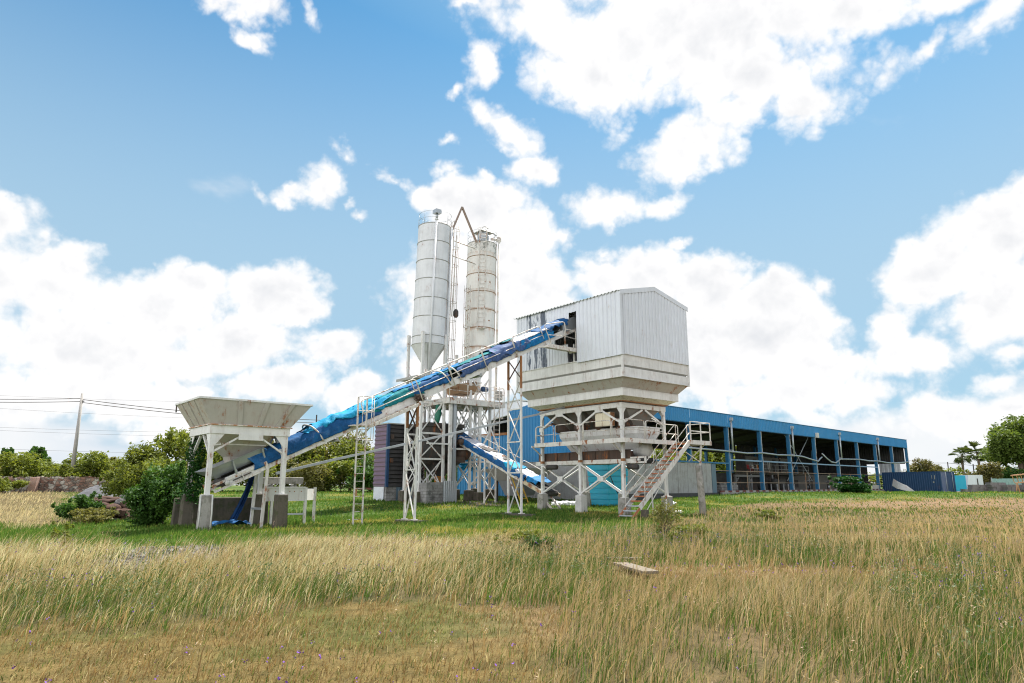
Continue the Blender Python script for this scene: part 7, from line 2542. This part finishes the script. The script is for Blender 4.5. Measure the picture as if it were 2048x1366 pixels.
def vnoise(x, y, s, seed):
    """cheap smooth value noise"""
    x, y = x / s + seed * 17.3, y / s + seed * 9.1
    xi, yi = np.floor(x), np.floor(y)
    fx, fy = x - xi, y - yi
    fx, fy = fx * fx * (3 - 2 * fx), fy * fy * (3 - 2 * fy)

    def h(a, b):
        v = np.sin(a * 127.1 + b * 311.7 + seed * 74.7) * 43758.5453
        return v - np.floor(v)
    return (h(xi, yi) * (1 - fx) + h(xi + 1, yi) * fx) * (1 - fy) + (h(xi, yi + 1) * (1 - fx) + h(xi + 1, yi + 1) * fx) * fy


def blob(px, py, L_):
    m = np.zeros_like(px)
    for x, y, rx, ry, s in L_:
        m = np.maximum(m, s * np.exp(-(((px - x) / rx) ** 2 + ((py - y) / ry) ** 2) * .9))
    return m


EDGE = np.array([(-900, 1080), (-200, 1082), (0, 1085), (100, 1085), (300, 1078), (420, 1084), (560, 1074), (700, 1062), (900, 1060), (1000, 1054), (1200, 1048), (1320, 1038), (1400, 1014), (1500, 1002), (1700, 994), (2048, 990), (3000, 990)], float)


def zones(X, Y):
    """what grows where: masks over the field"""
    Z = gh(X, Y)
    px, py = proj_px(X, Y, Z)
    wob = (vnoise(X, Y, 1.6, 1) - .5) * 9 + (vnoise(X, Y, .5, 2) - .5) * 5
    yb = np.interp(px, EDGE[:, 0], EDGE[:, 1]) + np.interp(px, [-900, 1250, 1420, 3000], [24, 20, 7, 3]) + wob
    lawn = 1 - sstep(-5, 5, py - yb)
    left = (1 - sstep(90, 190, px + wob * 3)) * (1 - sstep(1048, 1062, py + wob)) * (Y > 5)
    lawn = lawn * (1 - left)
    far = sstep(60, 75, Y) * (px > 1500)
    mown = blob(px, py, [(450, 1375, 620, 120, 1.2), (850, 1275, 300, 70, 1.1), (330, 1310, 260, 60, .9), (1000, 1235, 150, 32, .9), (1480, 1152, 270, 20, 1.1), (1320, 1160, 120, 18, 1), (1800, 1146, 150, 10, .8), (560, 1075, 160, 6, .9), (1560, 1096, 150, 6, .6)])
    mown = sstep(.34, .6, mown + (vnoise(X, Y, .9, 3) - .5) * .35) * (1 - lawn)
    gravel = blob(px, py, [(335, 1108, 115, 13, 1.15), (262, 1134, 80, 16, 1.15), (400, 1098, 60, 8, 1), (700, 1292, 1, 1, .1)])
    gravel = sstep(.35, .6, gravel + (vnoise(X, Y, .5, 4) - .5) * .4)
    green = blob(px, py, [(1090, 1150, 180, 42, .9), (230, 1215, 270, 38, .75), (620, 1192, 220, 30, .5), (1150, 1335, 170, 45, .7), (1900, 1200, 150, 60, .8), (1990, 1310, 120, 90, .7), (1620, 1118, 130, 16, .8), (1250, 1080, 300, 26, .75), (60, 1290, 140, 60, .6), (1460, 1340, 160, 40, .5), (1780, 1066, 200, 8, .7), (1680, 1026, 90, 6, .9), (1480, 1040, 140, 20, .6)])
    green = np.clip(green + (vnoise(X, Y, 1.3, 5) - .5) * .7 + (vnoise(X, Y, 4.0, 8) - .5) * .3, 0, 1)
    gold = blob(px, py, [(680, 1115, 420, 55, 1), (110, 1120, 260, 48, 1), (1600, 1235, 260, 60, .8), (1780, 1088, 220, 12, .8), (60, 1020, 120, 40, .9), (1560, 1030, 80, 10, .4), (1400, 1200, 200, 40, .4)])
    pink = blob(px, py, [(1850, 1006, 330, 16, 1), (1560, 1004, 120, 6, .8), (2048, 1030, 200, 12, .8), (1500, 1150, 280, 20, .8), (1650, 1290, 300, 50, .45), (1280, 1185, 170, 32, .6), (1100, 1240, 160, 40, .5), (1750, 1060, 260, 14, .7)])
    return dict(px=px, py=py, lawn=lawn, left=left, mown=mown, gravel=gravel, green=green, gold=gold, pink=pink, Z=Z)


def mixc(a, b, f):
    return a * (1 - f[:, None]) + np.asarray(b, float) * f[:, None]


def build_ground():
    ys = np.concatenate([np.linspace(-25, 0, 12)[:-1], np.linspace(0, 60, 241)[:-1], np.linspace(60, 140, 81)[:-1], np.geomspace(140, 1500, 26)])
    us = np.concatenate([-np.geomspace(1.2, 40, 26)[::-1], np.linspace(-1.2, 1.2, 321)[1:-1], np.geomspace(1.2, 40, 26)])
    wx = np.maximum(12, np.abs(ys) * 1.0)
    X = us[None, :] * wx[:, None]
    Y = np.repeat(ys[:, None], len(us), 1)
    Xf, Yf = X.ravel(), Y.ravel()
    z = zones(Xf, Yf)
    R, C = X.shape
    V = np.stack([Xf, Yf, z['Z'] + .015 * (vnoise(Xf, Yf, .25, 6) - .5) * (Yf < 60)], 1)
    idx = np.arange(R * C).reshape(R, C)
    F = np.stack([idx[:-1, :-1], idx[:-1, 1:], idx[1:, 1:], idx[1:, :-1]], -1).reshape(-1, 4)
    me = bpy.data.meshes.new('ground')
    me.vertices.add(R * C)
    me.vertices.foreach_set('co', V.astype(np.float32).ravel())
    me.loops.add(F.size)
    me.loops.foreach_set('vertex_index', F.astype(np.int32).ravel())
    me.polygons.add(len(F))
    me.polygons.foreach_set('loop_start', np.arange(0, F.size, 4, dtype=np.int32))
    me.polygons.foreach_set('loop_total', np.full(len(F), 4, dtype=np.int32))
    me.polygons.foreach_set('use_smooth', np.ones(len(F), dtype=bool))
    col = np.tile(np.array([.11, .085, .042]), (R * C, 1))
    col = mixc(col, (.05, .062, .024), np.clip(z['green'], 0, 1))
    col = mixc(col, (.07, .115, .028), z['lawn'])
    bare = np.zeros(R * C)
    for (a, b, r) in ((11.5, 9.5, 3.2), (13.5, 7.5, 2.4), (9.0, 9.6, 1.8)):
        q = fw(SITE, (a, b, 0))
        bare = np.maximum(bare, np.exp(-((Xf - q.x) ** 2 + (Yf - q.y) ** 2) / r ** 2))
    bare = sstep(.35, .7, bare + (vnoise(Xf, Yf, .8, 51) - .5) * .5)
    col = mixc(col, (.22, .16, .12), bare)
    dryl = sstep(.6, .8, vnoise(Xf, Yf, 2.2, 7) * .7 + vnoise(Xf, Yf, .7, 9) * .3) * z['lawn']
    col = mixc(col, (.17, .16, .04), dryl * .8)
    col = mixc(col, (.155, .115, .045), z['mown'] * .9)
    col = mixc(col, (.085, .10, .03), z['mown'] * sstep(.5, .75, vnoise(Xf, Yf, .8, 41)) * .7)
    col = mixc(col, (.26, .17, .11), np.clip(z['pink'], 0, 1) * (1 - z['lawn']) * .8)
    col = mixc(col, (.22, .205, .195), z['gravel'])
    a = me.color_attributes.new('soil', 'FLOAT_COLOR', 'POINT')
    a.data.foreach_set('color', np.concatenate([col, np.ones((R * C, 1))], 1).astype(np.float32).ravel())
    me.update()
    m, N, b = new_mat('field_soil')
    at_ = N.node('ShaderNodeVertexColor', layer_name='soil')
    P = N.node('ShaderNodeTexCoord').outputs['Object']
    n1 = N.noise(P, 3.0, 8, .7)
    n2 = N.noise(P, 22.0, 5, .7)
    c = N.mix(N.ramp(n1, .3, .7), N.mix(1.0, at_.outputs[0], (.62, .66, .6), 'MULTIPLY'), N.mix(1.0, at_.outputs[0], (1.3, 1.25, 1.2), 'MULTIPLY'))
    c = N.mix(N.math('MULTIPLY', N.ramp(n2, .4, .65), .5), c, N.mix(1.0, c, (.45, .45, .42), 'MULTIPLY'))
    N.put(b.inputs['Base Color'], c)
    b.inputs['Roughness'].default_value = 1
    b.inputs['Specular IOR Level'].default_value = .1
    bp = N.node('ShaderNodeBump')
    bp.inputs['Strength'].default_value = .7
    bp.inputs['Distance'].default_value = .05
    N.put(bp.inputs['Height'], n2)
    N.put(b.inputs['Normal'], bp.outputs[0])
    me.materials.append(m)
    o = bpy.data.objects.new('ground', me)
    COL.objects.link(o)
    o['kind'] = 'structure'


def grass_mat():
    m = bpy.data.materials.new('grass_blades')
    m.use_nodes = True
    N = NT(m.node_tree)
    out = N.node('ShaderNodeOutputMaterial')
    at_ = N.node('ShaderNodeVertexColor', layer_name='blade')
    d = N.node('ShaderNodeBsdfDiffuse')
    N.put(d.inputs[0], at_.outputs[0])
    t = N.node('ShaderNodeBsdfTranslucent')
    N.put(t.inputs[0], N.mix(1.0, at_.outputs[0], (1.1, 1.1, .8), 'MULTIPLY'))
    mx = N.node('ShaderNodeMixShader')
    mx.inputs[0].default_value = .38
    m.node_tree.links.new(d.outputs[0], mx.inputs[1])
    m.node_tree.links.new(t.outputs[0], mx.inputs[2])
    m.node_tree.links.new(mx.outputs[0], out.inputs[0])
    return m


def blades(name, X, Y, h, w, lx, ly, col, rng, mat, heads=None):
    """one mesh of bent blades; heads: share of the length that widens to a seed head"""
    n = len(X)
    Z = gh(X, Y) - .02
    an = rng.uniform(0, math.pi, n)
    ux, uy = np.cos(an) * w, np.sin(an) * w
    ox, oy = lx * h, ly * h
    zt = np.sqrt(np.maximum(1 - (lx ** 2 + ly ** 2) * .7, .15)) * h
    V = np.empty((n, 5, 3), np.float32)
    V[:, 0] = np.stack([X - ux, Y - uy, Z], 1)
    V[:, 1] = np.stack([X + ux, Y + uy, Z], 1)
    k = .55
    mw = .75 if heads is None else heads
    V[:, 2] = np.stack([X + ox * k * .55 + ux * mw, Y + oy * k * .55 + uy * mw, Z + zt * .62], 1)
    V[:, 3] = np.stack([X + ox * k * .55 - ux * mw, Y + oy * k * .55 - uy * mw, Z + zt * .62], 1)
    V[:, 4] = np.stack([X + ox, Y + oy, Z + zt], 1)
    me = bpy.data.meshes.new(name)
    me.vertices.add(5 * n)
    me.vertices.foreach_set('co', V.ravel())
    base = np.arange(n, dtype=np.int32)[:, None] * 5
    li = (base + np.array([0, 1, 2, 3, 3, 2, 4], np.int32)[None, :]).ravel()
    me.loops.add(7 * n)
    me.loops.foreach_set('vertex_index', li)
    me.polygons.add(2 * n)
    ls = (np.arange(n, dtype=np.int32)[:, None] * 7 + np.array([0, 4], np.int32)[None, :]).ravel()
    me.polygons.foreach_set('loop_start', ls)
    me.polygons.foreach_set('loop_total', np.tile(np.array([4, 3], np.int32), n))
    a = me.color_attributes.new('blade', 'FLOAT_COLOR', 'POINT')
    cc = np.concatenate([np.repeat(np.clip(col, 0, 1), 5, 0), np.ones((5 * n, 1))], 1)
    a.data.foreach_set('color', cc.astype(np.float32).ravel())
    me.update()
    me.materials.append(mat)
    o = bpy.data.objects.new(name, me)
    COL.objects.link(o)
    o['kind'] = 'stuff'
    return o


def scatter(rng, y0, y1, dens, wid=.95, pad=4.0):
    """random points in the wedge of the field between two distances"""
    area = (y1 - y0) * (wid * (y0 + y1) + 2 * pad)
    n = int(area * dens)
    Y = np.sqrt(rng.uniform(0, 1, n) * (y1 ** 2 - y0 ** 2) + y0 ** 2)
    X = rng.uniform(-1, 1, n) * (wid * Y + pad)
    return X, Y


FOOT = [(SITE, -11.4, -5.6, 1.1, 1.5), (SITE, 7.6, 9.3, 10.3, 12.2), (SITE, 6.8, 9.8, 13.9, 15.9), (SHED, -16, 48, -.5, 13)]


def clear(X, Y):
    k = np.ones(len(X), bool)
    for (o, r), a0, a1, b0, b1 in FOOT:
        c, s = math.cos(r), math.sin(r)
        x, y = X - o[0], Y - o[1]
        a, b = x * c + y * s, -x * s + y * c
        k &= ~((a > a0) & (a < a1) & (b > b0) & (b < b1))
    return k & (X ** 2 + Y ** 2 > 2.2)


def build_grass():
    rng = np.random.default_rng(77)
    mat = grass_mat()
    straw, pale, gold = np.array((.50, .41, .24)), np.array((.64, .57, .39)), np.array((.42, .29, .14))
    grn, lush, oliv, brn, pnk = np.array((.075, .125, .03)), np.array((.085, .17, .03)), np.array((.17, .185, .06)), np.array((.28, .18, .085)), np.array((.36, .235, .145))
    # --- field grass
    XS, YS, D = [], [], []
    for y0, y1, d in ((1.0, 5.5, 380), (5.5, 9, 620), (9, 14, 450), (14, 20, 280), (20, 28, 150), (28, 42, 55), (42, 70, 18), (70, 130, 5)):
        x, y = scatter(rng, y0, y1, d, .9, 3.0)
        XS.append(x)
        YS.append(y)
    X, Y = np.concatenate(XS), np.concatenate(YS)
    k = clear(X, Y)
    X, Y = X[k], Y[k]
    z = zones(X, Y)
    tuft = vnoise(X, Y, .33, 11)
    p = (1 - z['lawn']) * (1 - z['gravel'] * .72) * (.3 + .7 * sstep(.25, .6, tuft))
    k = rng.uniform(0, 1, len(X)) < p
    X, Y, tuft = X[k], Y[k], tuft[k]
    z = {a: b[k] for a, b in z.items()}
    n = len(X)
    u = rng.uniform(0, 1, n)
    isgreen = u < np.clip(.45 + .6 * z['green'] - .26 * z['gold'], .1, .92)
    col = np.where((rng.uniform(0, 1, n) < .35 + .4 * z['gold'])[:, None], pale, straw)
    col = np.where((rng.uniform(0, 1, n) < .3 * (1 - z['gold']) + .1)[:, None], gold, col)
    col = mixc(col, pnk, np.clip(z['pink'], 0, 1) * rng.uniform(.4, 1, n))
    side = sstep(850, 1250, z['px'])
    col = mixc(col, (.37, .26, .13), side * rng.uniform(.2, .95, n))
    isgreen |= rng.uniform(0, 1, n) < .14 * side * (1 - z['gold'])
    gcol = np.where((rng.uniform(0, 1, n) < .5)[:, None], grn, np.where((rng.uniform(0, 1, n) < .5)[:, None], oliv, lush))
    col = np.where(isgreen[:, None], gcol, col)
    col = mixc(col, (.56, .45, .30), z['left'] * rng.uniform(.4, 1, n))
    mc = np.where((rng.uniform(0, 1, n) < .62)[:, None], brn, np.where((rng.uniform(0, 1, n) < .6)[:, None], oliv, straw))
    col = np.where((rng.uniform(0, 1, n) < z['mown'] * .95)[:, None], mc, col)
    col = col * rng.uniform(.72, 1.2, (n, 1)) * (.9 + .2 * vnoise(X, Y, 2.5, 15)[:, None])
    big = np.clip(vnoise(X, Y, 2.2, 12) * .55 + vnoise(X, Y, .8, 13) * .75 - .15, 0, 1.2)
    h = (.15 + .22 * big + .17 * z['gold'] + .1 * tuft) * rng.uniform(.6, 1.15, n)
    h = np.where(isgreen, h * .72, h)
    h = h * (1 - z['mown']) + z['mown'] * rng.uniform(.03, .13, n)
    odd = (rng.uniform(0, 1, n) < .03) & (z['mown'] > .5)
    h = np.where(odd, rng.uniform(.2, .45, n), h)
    h *= (1 - .35 * sstep(15, 24, Y))
    w = np.maximum(.0026, .00034 * Y) * rng.uniform(.6, 1.6, n) * np.where(isgreen, 1.5, 1.0)
    wind = np.clip(.38 - .030 * X, -.42, .5)
    lx = wind + rng.normal(0, .26, n) + np.where(rng.uniform(0, 1, n) < .06, rng.normal(0, .7, n), 0)
    ly = rng.normal(-.05, .24, n)
    blades('field_grass', X, Y, h, w, lx, ly, col, rng, mat)
    # --- short trampled turf of the bare looking patches
    XS, YS = [], []
    for y0, y1, d in ((3.5, 8, 900), (8, 13, 620), (13, 18, 330)):
        x, y = scatter(rng, y0, y1, d, .8, .5)
        XS.append(x)
        YS.append(y)
    Xm, Ym = np.concatenate(XS), np.concatenate(YS)
    zm = zones(Xm, Ym)
    k = (rng.uniform(0, 1, len(Xm)) < zm['mown'] * (.45 + .55 * sstep(.3, .6, vnoise(Xm, Ym, .22, 42)))) & clear(Xm, Ym)
    Xm, Ym = Xm[k], Ym[k]
    nm = len(Xm)
    gv = vnoise(Xm, Ym, .8, 41) * .6 + vnoise(Xm, Ym, .25, 43) * .4
    u = rng.uniform(0, 1, nm)
    cm = np.where((u < sstep(.35, .75, gv) * .75)[:, None], np.where((rng.uniform(0, 1, nm) < .5)[:, None], grn, oliv), np.where((rng.uniform(0, 1, nm) < .55)[:, None], np.array((.25, .17, .075)), np.where((rng.uniform(0, 1, nm) < .6)[:, None], np.array((.36, .26, .13)), np.array((.15, .10, .05)))))
    cm = cm * rng.uniform(.65, 1.2, (nm, 1))
    hm = rng.uniform(.025, .085, nm) * (.6 + .8 * vnoise(Xm, Ym, .5, 44))
    blades('short_turf', Xm, Ym, hm, np.maximum(.003, .00042 * Ym) * rng.uniform(.6, 1.5, nm), rng.normal(0, .5, nm), rng.normal(0, .5, nm), cm, rng, mat)
    # --- seed stalks standing above the field
    XS, YS = [], []
    for y0, y1, d in ((1.5, 9, 34), (9, 16, 26), (16, 26, 14)):
        x, y = scatter(rng, y0, y1, d, .9, 3.0)
        XS.append(x)
        YS.append(y)
    X, Y = np.concatenate(XS), np.concatenate(YS)
    z = zones(X, Y)
    k = (rng.uniform(0, 1, len(X)) < (1 - z['lawn']) * (1 - z['mown'] * .93) * (1 - z['gravel']) * (.4 + .6 * vnoise(X, Y, 1.2, 14))) & clear(X, Y)
    X, Y = X[k], Y[k]
    n = len(X)
    col = np.where((rng.uniform(0, 1, n) < .5)[:, None], np.array((.46, .33, .19)), np.array((.36, .27, .15))) * rng.uniform(.8, 1.15, (n, 1))
    wind = np.clip(.34 - .030 * X, -.45, .5)
    blades('seed_stalks', X, Y, rng.uniform(.5, .85, n), np.maximum(.0018, .0003 * Y), wind + rng.normal(0, .2, n), rng.normal(0, .2, n), col, rng, mat)
    # plumes at the top of some of the stalks
    k = rng.uniform(0, 1, n) < .22
    Xp, Yp = X[k], Y[k]
    npl = len(Xp)
    P = []
    zt = gh(Xp, Yp) + rng.uniform(.42, .68, npl)
    for i in range(9):
        P.append(np.stack([Xp + wind[k] * .3 + rng.normal(0, .012, npl) + i * .006 * np.sign(wind[k]), Yp + rng.normal(0, .012, npl), zt + i * .012], 1))
    pts = np.concatenate(P)
    me = leaves_mesh('seed_plumes', pts, .011, rng, L['plume'], .3)
    o = bpy.data.objects.new('seed_plumes', me)
    COL.objects.link(o)
    o['kind'] = 'stuff'
    # --- lawn of short green grass under the plant
    XS, YS = [], []
    for y0, y1, d in ((18, 26, 260), (26, 36, 190), (36, 50, 85), (50, 75, 22)):
        x, y = scatter(rng, y0, y1, d, .8, 2.0)
        XS.append(x)
        YS.append(y)
    X, Y = np.concatenate(XS), np.concatenate(YS)
    z = zones(X, Y)
    k = (rng.uniform(0, 1, len(X)) < z['lawn'] * (.4 + .6 * sstep(.25, .5, vnoise(X, Y, .6, 21)))) & clear(X, Y)
    X, Y = X[k], Y[k]
    n = len(X)
    v = vnoise(X, Y, 2.2, 7) * .7 + vnoise(X, Y, .7, 9) * .3
    dry = rng.uniform(0, 1, n) < np.clip(sstep(.5, .8, v) * .8 + .06, 0, 1)
    col = np.where(dry[:, None], np.array((.34, .30, .08)), np.where((rng.uniform(0, 1, n) < .55)[:, None], np.array((.08, .165, .028)), np.array((.15, .22, .05)))) * rng.uniform(.75, 1.2, (n, 1))
    h = rng.uniform(.06, .2, n) * (.6 + .9 * vnoise(X, Y, 1.4, 22)) * np.where(dry, .7, 1)
    blades('lawn_grass', X, Y, h, np.maximum(.004, .00042 * Y) * rng.uniform(.8, 1.4, n), rng.normal(.1, .25, n), rng.normal(-.1, .25, n), col, rng, mat)
    # --- broad leaved weeds and purple flowers in the field
    X, Y = scatter(rng, 3, 24, 22, .85, 2.0)
    z = zones(X, Y)
    k = (rng.uniform(0, 1, len(X)) < np.clip(z['green'] * 1.3 - .35, 0, 1) * (1 - z['lawn']) * (1 - z['mown'])) & clear(X, Y)
    X, Y = X[k], Y[k]
    pts = np.concatenate([np.stack([X + rng.normal(0, .07, len(X)), Y + rng.normal(0, .07, len(X)), gh(X, Y) + rng.uniform(.03, .42, len(X))], 1) for _ in range(16)])
    o = bpy.data.objects.new('green_weeds', leaves_mesh('green_weeds', pts, .022, rng, L['weed'], .4))
    COL.objects.link(o)
    o['kind'] = 'stuff'
    X, Y = scatter(rng, 4, 20, 5.0, .85, 1.0)
    z = zones(X, Y)
    k = (rng.uniform(0, 1, len(X)) < (1 - z['lawn']) * (.1 + .9 * sstep(.5, .75, vnoise(X, Y, 2.0, 31)))) & clear(X, Y)
    X, Y = X[k], Y[k]
    pts = np.concatenate([np.stack([X + rng.normal(0, .012, len(X)), Y + rng.normal(0, .012, len(X)), gh(X, Y) + rng.uniform(.3, .42, len(X)) * (1 - z['mown'][k] * .7)], 1) for _ in range(4)])
    o = bpy.data.objects.new('purple_flowers', leaves_mesh('purple_flowers', pts, .0095, rng, M['violet'], .8))
    COL.objects.link(o)
    o['kind'] = 'stuff'
    # loose stones on the gravel patch
    X, Y = scatter(rng, 11, 21, 40, .75, 0)
    z = zones(X, Y)
    k = rng.uniform(0, 1, len(X)) < z['gravel']
    X, Y = X[k], Y[k]
    q = [fw(SITE, (rng.normal(11.5, 1.6), rng.normal(8.8, 1.4), 0)) for _ in range(450)]
    X, Y = np.concatenate([X[:1500], [v.x for v in q]]), np.concatenate([Y[:1500], [v.y for v in q]])
    m = MB()
    for x, y in zip(X, Y):
        s = rng.uniform(.02, .07)
        zz = float(gh(x, y))
        m.hexa([Vector((x + s * a * rng.uniform(.7, 1.2), y + s * b * rng.uniform(.7, 1.2), zz - .01)) for a, b in ((-1, -1), (1, -1), (1, 1), (-1, 1))], [Vector((x + s * a * .6, y + s * b * .6, zz + s * rng.uniform(.4, .9))) for a, b in ((-1, -1), (1, -1), (1, 1), (-1, 1))])
    if len(m.v):
        o = m.build('gravel', M['gravel_pale'], None)
        o['kind'] = 'stuff'


M['gravel_pale'] = concrete('pale_gravel', (.17, .16, .155), amt=.4, scale=3)
M['violet'] = paint('violet_petals', (.16, .06, .33), 0, 0, .8, bump=0)
L['plume'] = leaf_mat('seed_plume', (.36, .25, .15), (.48, .36, .24), .3)
L['weed'] = leaf_mat('weed_leaves', (.05, .085, .03), (.12, .16, .06), .25)
build_ground()
build_grass()
